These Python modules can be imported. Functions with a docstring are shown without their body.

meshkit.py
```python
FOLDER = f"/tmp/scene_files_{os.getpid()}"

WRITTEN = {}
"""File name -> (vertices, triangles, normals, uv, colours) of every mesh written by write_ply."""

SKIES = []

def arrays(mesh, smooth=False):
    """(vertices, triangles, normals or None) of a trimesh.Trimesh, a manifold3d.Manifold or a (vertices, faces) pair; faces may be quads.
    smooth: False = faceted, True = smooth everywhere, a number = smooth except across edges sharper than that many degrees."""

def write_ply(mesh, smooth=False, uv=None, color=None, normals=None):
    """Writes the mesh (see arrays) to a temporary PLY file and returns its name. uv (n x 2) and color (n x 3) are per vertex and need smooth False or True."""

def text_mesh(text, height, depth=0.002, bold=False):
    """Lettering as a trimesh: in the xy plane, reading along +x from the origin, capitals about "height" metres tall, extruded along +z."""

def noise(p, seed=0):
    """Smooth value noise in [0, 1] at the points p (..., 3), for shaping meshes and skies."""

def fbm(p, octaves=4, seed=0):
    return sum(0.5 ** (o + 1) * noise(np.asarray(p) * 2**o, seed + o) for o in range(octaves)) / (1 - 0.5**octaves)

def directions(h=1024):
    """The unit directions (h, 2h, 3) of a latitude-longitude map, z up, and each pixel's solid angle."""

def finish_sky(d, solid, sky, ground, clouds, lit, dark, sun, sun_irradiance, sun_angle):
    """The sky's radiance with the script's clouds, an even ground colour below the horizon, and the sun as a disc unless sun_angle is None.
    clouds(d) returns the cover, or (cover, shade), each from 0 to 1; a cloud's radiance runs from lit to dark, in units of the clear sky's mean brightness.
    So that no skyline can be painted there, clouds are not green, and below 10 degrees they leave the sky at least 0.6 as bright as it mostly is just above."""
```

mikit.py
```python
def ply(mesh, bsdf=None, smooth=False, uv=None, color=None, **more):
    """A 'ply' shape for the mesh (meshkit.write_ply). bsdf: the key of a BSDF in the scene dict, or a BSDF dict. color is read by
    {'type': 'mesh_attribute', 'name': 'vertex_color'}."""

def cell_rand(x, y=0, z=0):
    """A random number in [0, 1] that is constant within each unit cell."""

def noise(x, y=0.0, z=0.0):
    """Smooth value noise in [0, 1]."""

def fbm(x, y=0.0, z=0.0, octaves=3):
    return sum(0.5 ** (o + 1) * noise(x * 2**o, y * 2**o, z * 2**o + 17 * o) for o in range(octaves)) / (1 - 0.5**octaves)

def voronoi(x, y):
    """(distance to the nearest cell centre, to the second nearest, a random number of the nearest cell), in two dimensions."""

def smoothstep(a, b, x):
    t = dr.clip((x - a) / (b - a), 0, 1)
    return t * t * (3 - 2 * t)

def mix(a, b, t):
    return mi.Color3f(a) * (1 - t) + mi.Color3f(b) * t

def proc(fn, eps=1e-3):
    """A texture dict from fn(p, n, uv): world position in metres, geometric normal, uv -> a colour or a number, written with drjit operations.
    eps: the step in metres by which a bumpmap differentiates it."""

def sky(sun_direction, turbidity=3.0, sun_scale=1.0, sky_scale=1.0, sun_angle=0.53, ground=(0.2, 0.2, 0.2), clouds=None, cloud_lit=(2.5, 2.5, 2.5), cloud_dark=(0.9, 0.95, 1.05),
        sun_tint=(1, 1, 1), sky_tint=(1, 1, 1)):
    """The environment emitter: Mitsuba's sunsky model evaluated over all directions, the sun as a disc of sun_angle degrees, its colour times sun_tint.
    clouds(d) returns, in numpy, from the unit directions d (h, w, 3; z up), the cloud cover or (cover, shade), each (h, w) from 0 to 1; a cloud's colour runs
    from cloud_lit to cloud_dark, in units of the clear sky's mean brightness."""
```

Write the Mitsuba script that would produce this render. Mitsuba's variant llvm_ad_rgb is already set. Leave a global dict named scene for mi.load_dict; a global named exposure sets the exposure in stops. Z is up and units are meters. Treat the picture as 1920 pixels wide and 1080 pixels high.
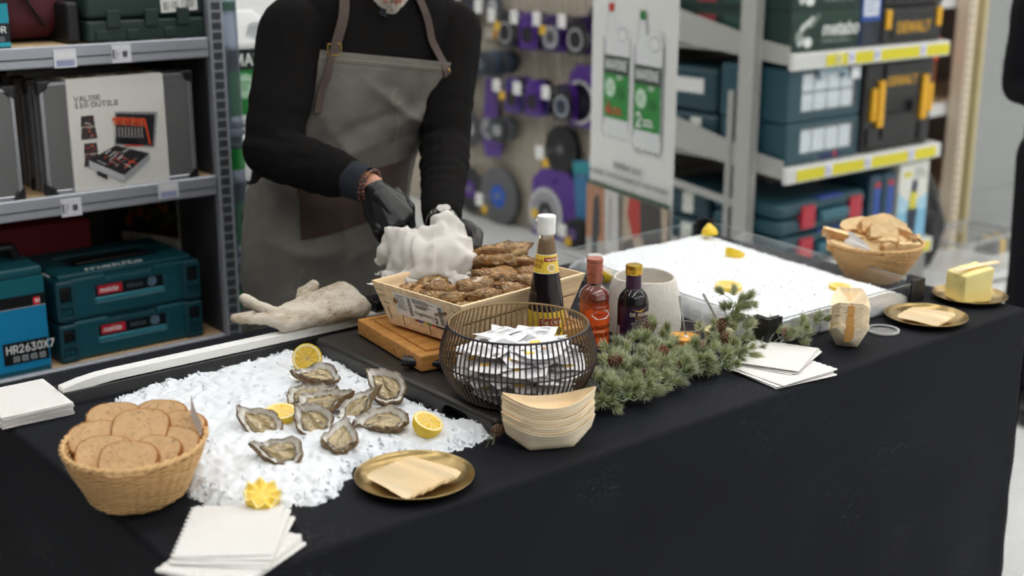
import math, random
import numpy as np, trimesh, mitsuba as mi, drjit as dr, mikit, meshkit
import manifold3d as m3
from mikit import proc, ply

# ---------------------------------------------------------------- camera, light, exposure
rng = np.random.default_rng(7)
random.seed(7)
scene, labels = {'type': 'scene'}, {}
T = mi.ScalarTransform4f
PI = math.pi
exposure = 0.38
_yaw, _pit, _rol = np.radians([39.46, 15.65, 0.08])
_f = np.array([math.sin(_yaw) * math.cos(_pit), math.cos(_yaw) * math.cos(_pit), -math.sin(_pit)])
_r = np.array([math.cos(_yaw), -math.sin(_yaw), 0.0])
_u = np.cross(_r, _f)
_u = -_r * math.sin(_rol) + _u * math.cos(_rol)
_eye = np.array([0, 0, 1.63])
scene['camera'] = {'type': 'thinlens', 'fov': math.degrees(2 * math.atan(960 / 2420)), 'fov_axis': 'x', 'aperture_radius': 0.0098, 'focus_distance': 2.48,
                   'to_world': T().look_at(origin=_eye.tolist(), target=(_eye + _f).tolist(), up=_u.tolist()), 'near_clip': 0.05, 'far_clip': 100.0}
LAMP = (11.0, 10.7, 10.3)
LAMP_ROWS = (-6.0, -3.2, -0.4, 2.4, 5.2, 8.0, 10.8)      # y of the continuous strip lamps under the hall's ceiling

# ---------------------------------------------------------------- helpers
ORD = ('first', 'second', 'third', 'fourth', 'fifth', 'sixth', 'seventh', 'eighth', 'ninth', 'tenth', 'eleventh', 'twelfth', 'thirteenth', 'fourteenth', 'fifteenth', 'sixteenth', 'seventeenth', 'eighteenth', 'nineteenth', 'twentieth') + tuple('twenty ' + q for q in ('first', 'second', 'third', 'fourth', 'fifth', 'sixth', 'seventh', 'eighth'))
def lin(c):
    if isinstance(c, str):
        c = [int(c[i:i + 2], 16) / 255 for i in (1, 3, 5)]
        return tuple(x / 12.92 if x < 0.04045 else ((x + 0.055) / 1.055) ** 2.4 for x in c)
    return tuple(c)

_mats = {}
def mat(c='#808080', rough=0.5, metal=0.0, spec=0.5, coat=0.0, sheen=0.0, trans=0.0, tex=None, name=None, bump=None, bscale=0.001, eta=None):
    key = (c if isinstance(c, str) else tuple(c), rough, metal, spec, coat, sheen, trans, name, eta)
    if key in _mats: return _mats[key]
    k = 'mat_%s' % (name or 'plain_%d' % len(_mats))
    b = {'type': 'principled', 'base_color': tex if tex else {'type': 'rgb', 'value': list(lin(c))}, 'roughness': rough}
    if metal: b['metallic'] = metal
    if eta: b['eta'] = eta
    else: b['specular'] = spec
    if coat: b['clearcoat'] = coat; b['clearcoat_gloss'] = 0.9
    if sheen: b['sheen'] = sheen
    if trans: b['spec_trans'] = trans
    if bump: b = {'type': 'bumpmap', 'arbitrary': bump, 'scale': bscale, 'bsdf': b}
    scene[k] = b if trans else {'type': 'twosided', 'bsdf': b}
    _mats[key] = k
    return k

VC = {'type': 'mesh_attribute', 'name': 'vertex_color'}
def vmat(rough=0.5, spec=0.5, coat=0.0, sheen=0.0, metal=0.0, name='', bump=None, bscale=.001):
    return mat('#ffffff', rough, metal, spec, coat, sheen, tex=VC, name='painted_%s_%d_%d_%d' % (name, rough * 100, spec * 100, coat * 100), bump=bump, bscale=bscale)

def numbered(k):
    if k not in scene and k not in labels and not any(q.startswith(k + '__') for q in scene): return k
    i = 1
    while True:
        q = '%s_%03d' % (k, i)
        if q not in scene and q not in labels: return q
        i += 1
_count = {}
def fresh(k):
    n = _count.get(k, 0); _count[k] = n + 1
    return k if n == 0 else '%s_%03d' % (k, n)

def thing(name, label, cat, group=None):
    k = fresh(name)
    labels[k] = {'label': label, 'category': cat}
    if group: labels[k]['group'] = group
    return k

def shp(mesh, m=None, smooth=False, color=None, uv=None):
    if color is not None: return ply(mesh, m, smooth=True if smooth else False, color=color, uv=uv)
    return ply(mesh, m, smooth=smooth, uv=uv)

def part(parent, name, shape, m=None, smooth=False, label=None, tw=None, color=None, kind=None):
    k = fresh(parent + '__' + name)
    if not isinstance(shape, dict): shape = shp(shape, m, smooth, color)
    elif m is not None: shape = {**shape, 'bsdf': {'type': 'ref', 'id': m}}
    if tw is not None: shape = {**shape, 'to_world': tw}
    scene[k] = shape
    if label or kind:
        labels[k] = {}
        if label: labels[k]['label'] = label
        if kind: labels[k]['kind'] = kind
    return k

def solo(name, shape, m, label, cat, group=None, smooth=False, tw=None, color=None, kind=None):
    k = thing(name, label, cat, group)
    if not isinstance(shape, dict): shape = shp(shape, m, smooth, color)
    elif m is not None: shape = {**shape, 'bsdf': {'type': 'ref', 'id': m}}
    if tw is not None: shape = {**shape, 'to_world': tw}
    scene[k] = shape
    if kind: labels[k]['kind'] = kind
    return k

def struct(name, mesh, m, smooth=False, label=None):
    scene[name] = shp(mesh, m, smooth)
    labels[name] = {'kind': 'structure'}
    if label: labels[name]['label'] = label

def tm(v, f): return trimesh.Trimesh(np.asarray(v, float), np.asarray(f, int), process=False)
def cat(ms): return trimesh.util.concatenate(ms)
def man(m):
    q = m.to_mesh(); return tm(q.vert_properties[:, :3], q.tri_verts)
def to_man(t): return m3.Manifold(m3.Mesh(np.asarray(t.vertices, np.float32), np.asarray(t.faces, np.uint32)))

def cb(x0, x1, y0, y1, z0, z1, c=0.002):
    c = min(c, (x1 - x0) / 2.2, (y1 - y0) / 2.2, (z1 - z0) / 2.2)
    P = []
    for x, sx in ((x0, 1), (x1, -1)):
        for y, sy in ((y0, 1), (y1, -1)):
            for z, sz in ((z0, 1), (z1, -1)):
                P += [(x + sx * c, y + sy * c, z), (x + sx * c, y, z + sz * c), (x, y + sy * c, z + sz * c)]
    return trimesh.convex.convex_hull(np.array(P))

def rb(x0, x1, y0, y1, z0, z1, r=0.01, seg=12):
    r = min(r, (x1 - x0) / 2.01, (y1 - y0) / 2.01, (z1 - z0) / 2.01)
    s = m3.Manifold.sphere(r, seg)
    return m3.Manifold.batch_hull([s.translate([x, y, z]) for x in (x0 + r, x1 - r) for y in (y0 + r, y1 - r) for z in (z0 + r, z1 - r)])

def grid(P, cu=False, cv=False):
    nu, nv = P.shape[:2]
    idx = np.arange(nu * nv).reshape(nu, nv)
    a = idx if not cu else np.vstack([idx, idx[:1]])
    a = a if not cv else np.hstack([a, a[:, :1]])
    q = np.stack([a[:-1, :-1], a[1:, :-1], a[1:, 1:], a[:-1, 1:]], -1).reshape(-1, 4)
    return tm(P.reshape(-1, 3), np.vstack([q[:, [0, 1, 2]], q[:, [0, 2, 3]]]))

def lathe(prof, n=48, off=None):
    prof = np.asarray(prof, float)
    a = np.arange(n) * 2 * PI / n
    P = np.stack([prof[:, None, 0] * np.cos(a), prof[:, None, 0] * np.sin(a), np.repeat(prof[:, 1:2], n, 1)], -1)
    if off is not None: P = off(P, a)
    m = grid(P, cv=True)
    m.invert()
    return m

def curve(pts, n=60, closed=False):
    """Catmull-Rom through the points."""
    p = np.asarray(pts, float)
    k = len(p)
    t = np.linspace(0, k if closed else k - 1, n, endpoint=not closed)
    i = np.minimum(t.astype(int), k - 1 if closed else k - 2); w = (t - i)[:, None]
    g = (lambda j: p[j % k]) if closed else (lambda j: p[np.clip(j, 0, k - 1)])
    a, b, c, d = g(i - 1), g(i), g(i + 1), g(i + 2)
    return 0.5 * (2 * b + (c - a) * w + (2 * a - 5 * b + 4 * c - d) * w ** 2 + (3 * b - a - 3 * c + d) * w ** 3)

def tube(path, r, sides=8, closed=False, flat=None, up=(0, 0, 1)):
    p = np.asarray(path, float); n = len(p)
    t = (np.roll(p, -1, 0) - np.roll(p, 1, 0)) if closed else np.gradient(p, axis=0)
    t /= np.linalg.norm(t, axis=1, keepdims=True) + 1e-12
    a = np.zeros_like(p)
    v = np.array(up, float)
    if abs(v @ t[0]) > 0.9: v = np.array([1.0, 0.3, 0])
    for i in range(n):
        v = v - t[i] * (v @ t[i]); v /= np.linalg.norm(v) + 1e-12; a[i] = v
    b = np.cross(t, a)
    ang = np.arange(sides) * 2 * PI / sides
    r = np.broadcast_to(r, (n,))[:, None, None]
    fl = 1.0 if flat is None else flat
    V = p[:, None] + r * (np.cos(ang)[None, :, None] * a[:, None] * fl + np.sin(ang)[None, :, None] * b[:, None])
    m = grid(V, cu=closed, cv=True)
    if not closed:
        f = [m.faces]
        base = np.arange(sides)
        f.append(np.stack([np.zeros(sides - 2, int), base[1:-1], base[2:]], 1)[:, ::-1])
        e = (n - 1) * sides
        f.append(np.stack([np.full(sides - 2, e), e + base[1:-1], e + base[2:]], 1))
        m = tm(m.vertices, np.vstack(f))
    m.invert()
    if m.volume < 0: m.invert()
    return m

def xf(m, M):
    m = m.copy(); m.apply_transform(M); return m
def rotz(a, p=(0, 0, 0)):
    c, s = math.cos(a), math.sin(a)
    M = np.eye(4); M[:2, :2] = [[c, -s], [s, c]]; M[:3, 3] = p; return M
def frame(o, u, v=None, w=None):
    """4 x 4 with columns u, v, w: local x, y, z in the world."""
    u = np.asarray(u, float); u = u / np.linalg.norm(u)
    if v is not None:
        v = np.asarray(v, float); v = v - u * (u @ v); v /= np.linalg.norm(v); w = np.cross(u, v)
    else:
        w = np.asarray(w, float); w = w - u * (u @ w); w /= np.linalg.norm(w); v = np.cross(w, u)
    M = np.eye(4); M[:3, 0], M[:3, 1], M[:3, 2], M[:3, 3] = u, v, w, o
    return M
def euler(o, rx=0, ry=0, rz=0, s=1.0):
    M = trimesh.transformations.euler_matrix(rx, ry, rz, 'sxyz'); M[:3, :3] *= s; M[:3, 3] = o; return M
def tw(M): return T(np.asarray(M, float).tolist())

_txt = {}
def flat_text(s, h, bold=True):
    k = (s, h, bold)
    if k not in _txt:
        m = meshkit.text_mesh(s, h, 0.001, bold)
        f = m.faces[m.face_normals[:, 2] > 0.9]
        u, inv = np.unique(f, return_inverse=True)
        v = np.array(m.vertices)[u]; v[:, 2] = 0
        _txt[k] = (v, inv.reshape(-1, 3))
    return _txt[k]

class Print:
    """Flat print: coloured shapes in a plane (x right, y up), each layer a hair above the last."""
    def __init__(self, step=0.00015): self.v, self.f, self.c, self.n, self.k, self.step = [], [], [], 0, 0, step
    def add(self, v, f, col, lift=True):
        v = np.asarray(v, float)
        z = np.full((len(v), 1), self.k * self.step)
        self.v.append(np.hstack([v[:, :2], z])); self.f.append(np.asarray(f, int) + self.n)
        self.c.append(np.tile(lin(col), (len(v), 1))); self.n += len(v)
        if lift: self.k += 1
    def rect(self, x, y, w, h, col, nx=1, ny=1, lift=True):
        xs, ys = np.linspace(x, x + w, nx + 1), np.linspace(y, y + h, ny + 1)
        g = np.stack(np.meshgrid(xs, ys, indexing='ij'), -1)
        m = grid(np.concatenate([g, np.zeros(g.shape[:2] + (1,))], -1))
        f = m.faces if w * h > 0 else m.faces[:, ::-1]
        self.add(m.vertices, f, col, lift)
    def poly(self, pts, col, lift=True):
        from shapely.geometry import Polygon
        v, f = trimesh.creation.triangulate_polygon(Polygon(pts), engine='earcut')
        v, f = np.asarray(v), np.asarray(f)
        a, b, c = v[f[:, 0]], v[f[:, 1]], v[f[:, 2]]
        neg = (b - a)[:, 0] * (c - a)[:, 1] - (b - a)[:, 1] * (c - a)[:, 0] < 0
        f[neg] = f[neg][:, ::-1]
        self.add(v, f, col, lift)
    def disc(self, x, y, r, col, n=28, ry=None):
        a = np.arange(n) * 2 * PI / n
        v = np.vstack([[x, y], np.stack([x + r * np.cos(a), y + (ry or r) * np.sin(a)], 1)])
        self.add(v, [(0, i + 1, (i + 1) % n + 1) for i in range(n)], col)
    def ring(self, x, y, r, w, col, n=28):
        a = np.arange(n) * 2 * PI / n
        c = np.stack([np.cos(a), np.sin(a)], 1)
        v = np.vstack([[x, y] + c * (r - w), [x, y] + c * r])
        self.add(v, [t for i in range(n) for t in ((i, n + i, n + (i + 1) % n), (i, n + (i + 1) % n, (i + 1) % n))], col)
    def text(self, s, x, y, h, col, bold=True, align='l', sx=1.0, slant=0.0):
        v, f = flat_text(s, 1.0, bold)
        v = v * h; v = np.stack([v[:, 0] * sx + v[:, 1] * slant, v[:, 1], v[:, 2]], 1)
        w = v[:, 0].max()
        self.add(v + [x - (w if align == 'r' else w / 2 if align == 'c' else 0), y, 0], f, col)
    def bars(self, x, y, w, h, n=24, col='#202020', seed=0):
        r = np.random.default_rng(seed); xx = x
        for i in range(n):
            bw = w / n * r.uniform(0.25, 0.8)
            self.rect(x + w * i / n, y, bw, h, col, lift=(i == n - 1))
    def lines(self, x, y, w, h, n, col='#707070', seed=0, fill=0.45):
        r = np.random.default_rng(seed)
        for i in range(n):
            self.rect(x, y + h * (i + 0.3) / n, w * r.uniform(0.6, 1.0), h / n * fill, col, lift=(i == n - 1))
    def arrays(self): return np.vstack(self.v), np.vstack(self.f), np.vstack(self.c)
    def place(self, M):
        v, f, c = self.arrays()
        return tm(v @ M[:3, :3].T + M[:3, 3], f), c
    def wrap(self, rz, ang0=0.0, gap=0.0004):
        """Around a z axis: x is arc length at radius rz(y); y is height."""
        v, f, c = self.arrays()
        r = np.array([rz(y) for y in v[:, 1]])
        r0 = rz(float(np.median(v[:, 1])))
        a = ang0 + v[:, 0] / r0
        R = r + gap + v[:, 2]
        return tm(np.stack([R * np.cos(a), R * np.sin(a), v[:, 1]], 1), f), c

PRINT = vmat(0.45, 0.35, name='print')
PRINT_GLOSS = vmat(0.2, 0.5, coat=0.3, name='printgloss')
def printed(parent, name, p, M, label=None, gloss=False):
    m, c = p.place(M)
    return part(parent, name, m, PRINT_GLOSS if gloss else PRINT, color=c, label=label)

def nz(p, s, seed=0, o=4): return meshkit.fbm(np.asarray(p) * s, o, seed) - 0.5

def bones(chains, refine=0.012, smooth=8, seg=16):
    """chains: lists of (point, radius); each bone the hull of its two spheres; all joined, refined and smoothed."""
    out = []
    for ch in chains:
        for (a, ra), (b, rb_) in zip(ch[:-1], ch[1:]):
            out.append(m3.Manifold.batch_hull([m3.Manifold.sphere(ra, seg).translate(list(map(float, a))), m3.Manifold.sphere(rb_, seg).translate(list(map(float, b)))]))
    m = m3.Manifold.batch_boolean(out, m3.OpType.Add).refine_to_length(refine)
    t = man(m)
    if smooth: trimesh.smoothing.filter_taubin(t, iterations=smooth)
    return t
# ---------------------------------------------------------------- the hall
def floor_col(p, n, uv):
    g = 0.60 + 0.10 * (mikit.fbm(p.x * 1.3, p.y * 1.3, 0.0, 4) - 0.5) + 0.05 * (mikit.fbm(p.x * 14, p.y * 14, 0.0, 2) - 0.5)
    return mi.Color3f(g * 0.98, g, g * 1.0)
M_floor = mat('#ffffff', 0.35, spec=0.4, tex=proc(floor_col), name='polished_concrete')
X0, X1, Y0, Y1, H = -3.6, 16.0, -8.0, 13.0, 5.6
struct('floor', cb(X0, X1, Y0, Y1, -0.2, 0.0), M_floor)
struct('ceiling', cb(X0, X1, Y0, Y1, H, H + 0.2), mat('#d6d8d9', 0.8))
M_wall = mat('#d2d3d2', 0.8)
struct('wall_back', cb(X0, X1, Y1, Y1 + 0.2, 0, H), M_wall)
struct('wall_front', cb(X0, X1, Y0 - 0.2, Y0, 0, H), M_wall)
struct('wall_left', cb(X0 - 0.2, X0, Y0, Y1, 0, H), mat('#353637', 0.8))
struct('wall_right', cb(X1, X1 + 0.2, Y0, Y1, 0, H), M_wall)
for i, y in enumerate(LAMP_ROWS):
    k = thing('strip_lamp', 'long white ceiling strip lamp, one of the parallel rows under the hall ceiling', 'ceiling lamp', 'strip lamps under the ceiling')
    part(k, 'housing', cb(X0 + 1, X1 - 1, y - 0.16, y + 0.16, H - 0.14, H - 0.004), mat('#d8d8d8', 0.5))
    q = np.array([(X0 + 1.1, y - 0.13, H - 0.145), (X1 - 1.1, y - 0.13, H - 0.145), (X1 - 1.1, y + 0.13, H - 0.145), (X0 + 1.1, y + 0.13, H - 0.145)])
    d = ply(tm(q, [(0, 2, 1), (0, 3, 2)]), mat('#e0e0e0', 0.6))
    d['emitter'] = {'type': 'area', 'radiance': {'type': 'rgb', 'value': list(LAMP)}}
    scene[fresh(k + '__diffuser')] = d

# ---------------------------------------------------------------- table with its black cloth
TX0, TX1, TY0, TY1, TZ = 0.678, 2.812, 1.487, 2.502, 0.76
k = thing('serving_table', 'long table covered to the floor by a black cloth', 'table')
part(k, 'tabletop', cb(TX0 + .012, TX1 - .012, TY0 + .012, TY1 - .012, TZ - .035, TZ - .006), mat('#5a4632', 0.6))
for x in (TX0 + .1, TX1 - .1):
    for y in (TY0 + .1, TY1 - .1):
        part(k, 'leg', cb(x - .02, x + .02, y - .02, y + .02, 0.0, TZ - .035), mat('#303030', 0.4))
def cloth_mesh():
    # a ring of points around the table, running from the top's middle to the hem
    per = []
    def side(a, b, n):
        for i in range(n): per.append(np.array(a) + (np.array(b) - np.array(a)) * i / n)
    rc = 0.012
    side((TX0, TY0), (TX1, TY0), 170); side((TX1, TY0), (TX1, TY1), 80); side((TX1, TY1), (TX0, TY1), 120); side((TX0, TY1), (TX0, TY0), 80)
    per = np.array(per)
    mid = np.array([(TX0 + TX1) / 2, (TY0 + TY1) / 2])
    out = np.zeros_like(per)
    for i, p in enumerate(per):
        d = np.array([(p[0] > TX1 - 1e-6) * 1.0 - (p[0] < TX0 + 1e-6), (p[1] > TY1 - 1e-6) * 1.0 - (p[1] < TY0 + 1e-6)])
        out[i] = d / max(np.linalg.norm(d), 1)
    s = np.arange(len(per))
    rows = []
    for t in (0.0, 0.35, 0.6, 0.8, 0.92, 0.97):
        q = mid + (per - mid) * t
        rows.append(np.c_[q, np.full(len(q), TZ)])
    for a in np.linspace(0.0, PI / 2, 7):
        q = per - out * rc * (1 - math.sin(a))
        rows.append(np.c_[q, np.full(len(q), TZ - rc * (1 - math.cos(a)))])
    r = np.random.default_rng(3)
    ph = r.uniform(0, 6, 6)
    for t in np.linspace(0.06, 1, 34):
        z = TZ - rc - t * (TZ - rc - 0.004)
        fold = (np.sin(s * 0.11 + ph[0] + 1.2 * np.sin(s * .03)) * 0.5 + np.sin(s * 0.047 + ph[1]) * 0.7 + np.sin(s * .23 + ph[2]) * .18) * 0.016 * t ** 1.3
        wr = 0.0035 * np.sin(s * .035 + t * 23 + ph[3]) * np.sin(s * .016 + t * 9)
        flare = 0.012 * t
        q = per + out * (fold + wr * t + flare)[:, None]
        # the cloth hangs in a soft cone at each corner
        rows.append(np.c_[q, np.full(len(q), z)])
    P = np.stack(rows)
    P[:6, :, 2] += 0.0012 * (meshkit.fbm(P[:6] * 6, 3, 5) - .5)
    m = grid(P, cv=True); 
    if m.face_normals[np.argmax(m.triangles_center[:, 2])][2] < 0: m.invert()
    return m
def cloth_tex(p, n, uv):
    g = 1 + 0.5 * (mikit.fbm(p.x * 5, p.y * 5, p.z * 5, 3) - 0.5)
    speck = mikit.smoothstep(0.80, 0.86, mikit.noise(p.x * 420, p.y * 420, p.z * 420)) * mikit.smoothstep(0.5, 0.75, mikit.fbm(p.x * 7 + 3, p.y * 7, p.z * 7, 2)) * 0.06
    return mi.Color3f(0.0082 * g + speck, 0.0092 * g + speck, 0.0128 * g + speck)
M_cloth = mat('#ffffff', 0.72, spec=0.13, tex=proc(cloth_tex), name='black_cloth')
part(k, 'tablecloth', cloth_mesh(), M_cloth, smooth=40, label='black tablecloth hanging to the floor')
# ---------------------------------------------------------------- ice displays
from shapely.geometry import Polygon as SPoly, Point as SPt
from shapely import vectorized as _sv, contains_xy
def inside_dist(poly, x, y):
    """Signed distance to the polygon's edge (positive inside)."""
    p = np.asarray(poly, float); n = len(p)
    d = np.full(x.shape, 9.0)
    for i in range(n):
        a, b = p[i], p[(i + 1) % n]
        e = b - a
        t = np.clip(((x - a[0]) * e[0] + (y - a[1]) * e[1]) / (e @ e), 0, 1)
        d = np.minimum(d, np.hypot(x - a[0] - t * e[0], y - a[1] - t * e[1]))
    return np.where(contains_xy(SPoly(poly), x, y), d, -d)
def chunk(r, rr):
    v = rr.normal(size=(9, 3)); v /= np.linalg.norm(v, axis=1, keepdims=True); v *= rr.uniform(.6, 1.0, (9, 1)) * np.array([1, .8, .6]) * r
    return trimesh.convex.convex_hull(v)
def ice_mesh(poly, res, height, rag, seed, nchunk, csize, chunk_edge=.5, z0=TZ, lump=.008):
    p = np.asarray(poly)
    xs = np.arange(p[:, 0].min() - .03, p[:, 0].max() + .03, res); ys = np.arange(p[:, 1].min() - .03, p[:, 1].max() + .03, res)
    X, Y = np.meshgrid(xs, ys, indexing='ij')
    q = np.stack([X, Y, np.zeros_like(X)], -1)
    d = inside_dist(poly, X, Y) + rag * (meshkit.fbm(q * 30, 3, seed) - .5) * 2 + rag * .8 * (meshkit.noise(q * 110, seed + 1) - .5)
    h = height(X, Y, d) + 0.012 * (meshkit.fbm(q * 20, 3, seed + 3) - .5) + lump * (np.abs(meshkit.noise(q * 60, seed + 4) - .5) * 1.6 - .4) + lump * .35 * (meshkit.noise(q * 120, seed + 5) - .5)
    edge = np.clip(d / 0.026, 0, 1) ** 0.75
    Z = z0 + np.maximum(h, .002) * edge
    P = np.stack([X, Y, Z], -1)
    m = grid(P)
    keep = (d.reshape(-1)[m.faces] > -res).all(1)
    m = tm(m.vertices, m.faces[keep]); m.remove_unreferenced_vertices()
    if m.face_normals[:, 2].mean() < 0: m.invert()
    r = np.random.default_rng(seed)
    ok = np.argwhere(d > .002)
    w = np.exp(-d[d > .002] / .02) * chunk_edge + .012
    pick = ok[r.choice(len(ok), nchunk, p=w / w.sum())]
    ms = [m]
    base = [chunk(1.0, r) for _ in range(24)]
    for i, (a, b) in enumerate(pick):
        s = csize * r.uniform(.4, 1.0) ** 1.5
        ms.append(xf(base[i % 24], euler((X[a, b] + r.uniform(-.002, .002), Y[a, b] + r.uniform(-.002, .002), Z[a, b] + .1 * s), *r.uniform(0, 6, 3), s)))
    return cat(ms)
def ice_bump(p, n, uv):
    return mikit.fbm(p.x * 130, p.y * 130, p.z * 130, 2)
M_ice = mat('#dfe4e9', 0.22, spec=0.45, name='crushed_ice', bump=proc(ice_bump, 6e-4), bscale=.0006)
M_ice2 = mat('#dee2e6', 0.3, spec=0.4, name='fine_ice', bump=proc(ice_bump, 6e-4), bscale=.0004)
ICE_L = [(.812, 2.225), (.90, 2.262), (1.0, 2.282), (1.12, 2.287), (1.22, 2.292), (1.315, 2.285), (1.322, 2.15), (1.318, 2.0), (1.314, 1.85), (1.316, 1.755), (1.345, 1.735), (1.352, 1.675), (1.29, 1.652), (1.225, 1.652), (1.19, 1.662), (1.15, 1.694), (1.108, 1.700), (1.06, 1.692), (1.022, 1.668), (.985, 1.630), (.945, 1.622), (.885, 1.645), (.842, 1.672), (.808, 1.725), (.802, 1.85), (.795, 2.0), (.80, 2.12)]
def hl(X, Y, d): return 0.014 + 0.010 * np.clip(d / .12, 0, 1) + .006 * np.exp(-((X - 1.12) ** 2 + (Y - 1.87) ** 2) / .03)
m = ice_mesh(ICE_L, 0.0035, hl, 0.013, 11, 700, .0085)
solo('ice_bed', m, M_ice, 'bed of crushed ice under the opened oysters', 'ice', smooth=60, kind='stuff')

# ---------------------------------------------------------------- black tray with white edge strip, worktop lid
M_blackpl = mat('#1b1b1d', 0.38, spec=0.5)
M_blackpl2 = mat('#242220', 0.42, spec=0.5)
k = thing('ice_tray', 'low black plastic tray wall with a white edge strip behind the oyster ice', 'tray')
prof = [(2.293, .7605), (2.297, .782), (2.303, .7855), (2.345, .7855), (2.35, .78), (2.352, .7605)]
def sweep_x(prof, xa, xb):
    p = SPoly(prof); m = trimesh.creation.extrude_polygon(p, xb - xa, engine='earcut')
    M = np.eye(4); M[:3, :3] = [[0, 0, 1], [1, 0, 0], [0, 1, 0]]; M[:3, 3] = (xa, 0, 0)
    return xf(m, M)
part(k, 'wall', sweep_x(prof, .80, 1.72), M_blackpl)
strip = [(2.300, .7860), (2.300, .8030), (2.302, .8050), (2.322, .8055), (2.324, .8040), (2.324, .7860)]
m = sweep_x(strip, .80, 1.90)
m = m.subdivide_to_size(.05)
v = m.vertices.copy(); t = np.clip((.90 - v[:, 0]) / .10, 0, 1); v[:, 2] -= .012 * t ** 2; v[:, 2] = np.maximum(v[:, 2], .787 - .02 * t)
part(k, 'edge_strip', tm(v, m.faces), mat('#e9e9e6', 0.35, spec=.5), smooth=False, label='white edge strip')

k = thing('worktop_lid', 'black plastic lid used as a raised worktop under the chopping board', 'worktop')
PLX0, PLX1, PLY0, PLY1, PZ = 1.322, 1.668, 1.655, 2.262, 0.797
body = rb(PLX0, PLX1, PLY0, PLY1, TZ - .02, PZ, .012, 20)
body = body - m3.Manifold.cube([2, 2, .1]).translate([.5, 1, TZ - .0995])
arch = m3.Manifold.cylinder(.2, .022, .022, 28).rotate([0, 90, 0]).translate([PLX0 - .1, 1.752, TZ + .003]) 
body = body - m3.Manifold.batch_hull([m3.Manifold.cylinder(.028, .02, .02, 24).rotate([0, 90, 0]).translate([PLX0 - .004, y, TZ + .004]) for y in (1.745, 1.79)])
rim = rb(PLX0 + .02, PLX1 - .02, PLY0 + .02, PLY1 - .02, PZ - .0015, PZ + .03, .01, 16)
body = body - rim
part(k, 'lid', man(body), M_blackpl2, smooth=35)

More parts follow.
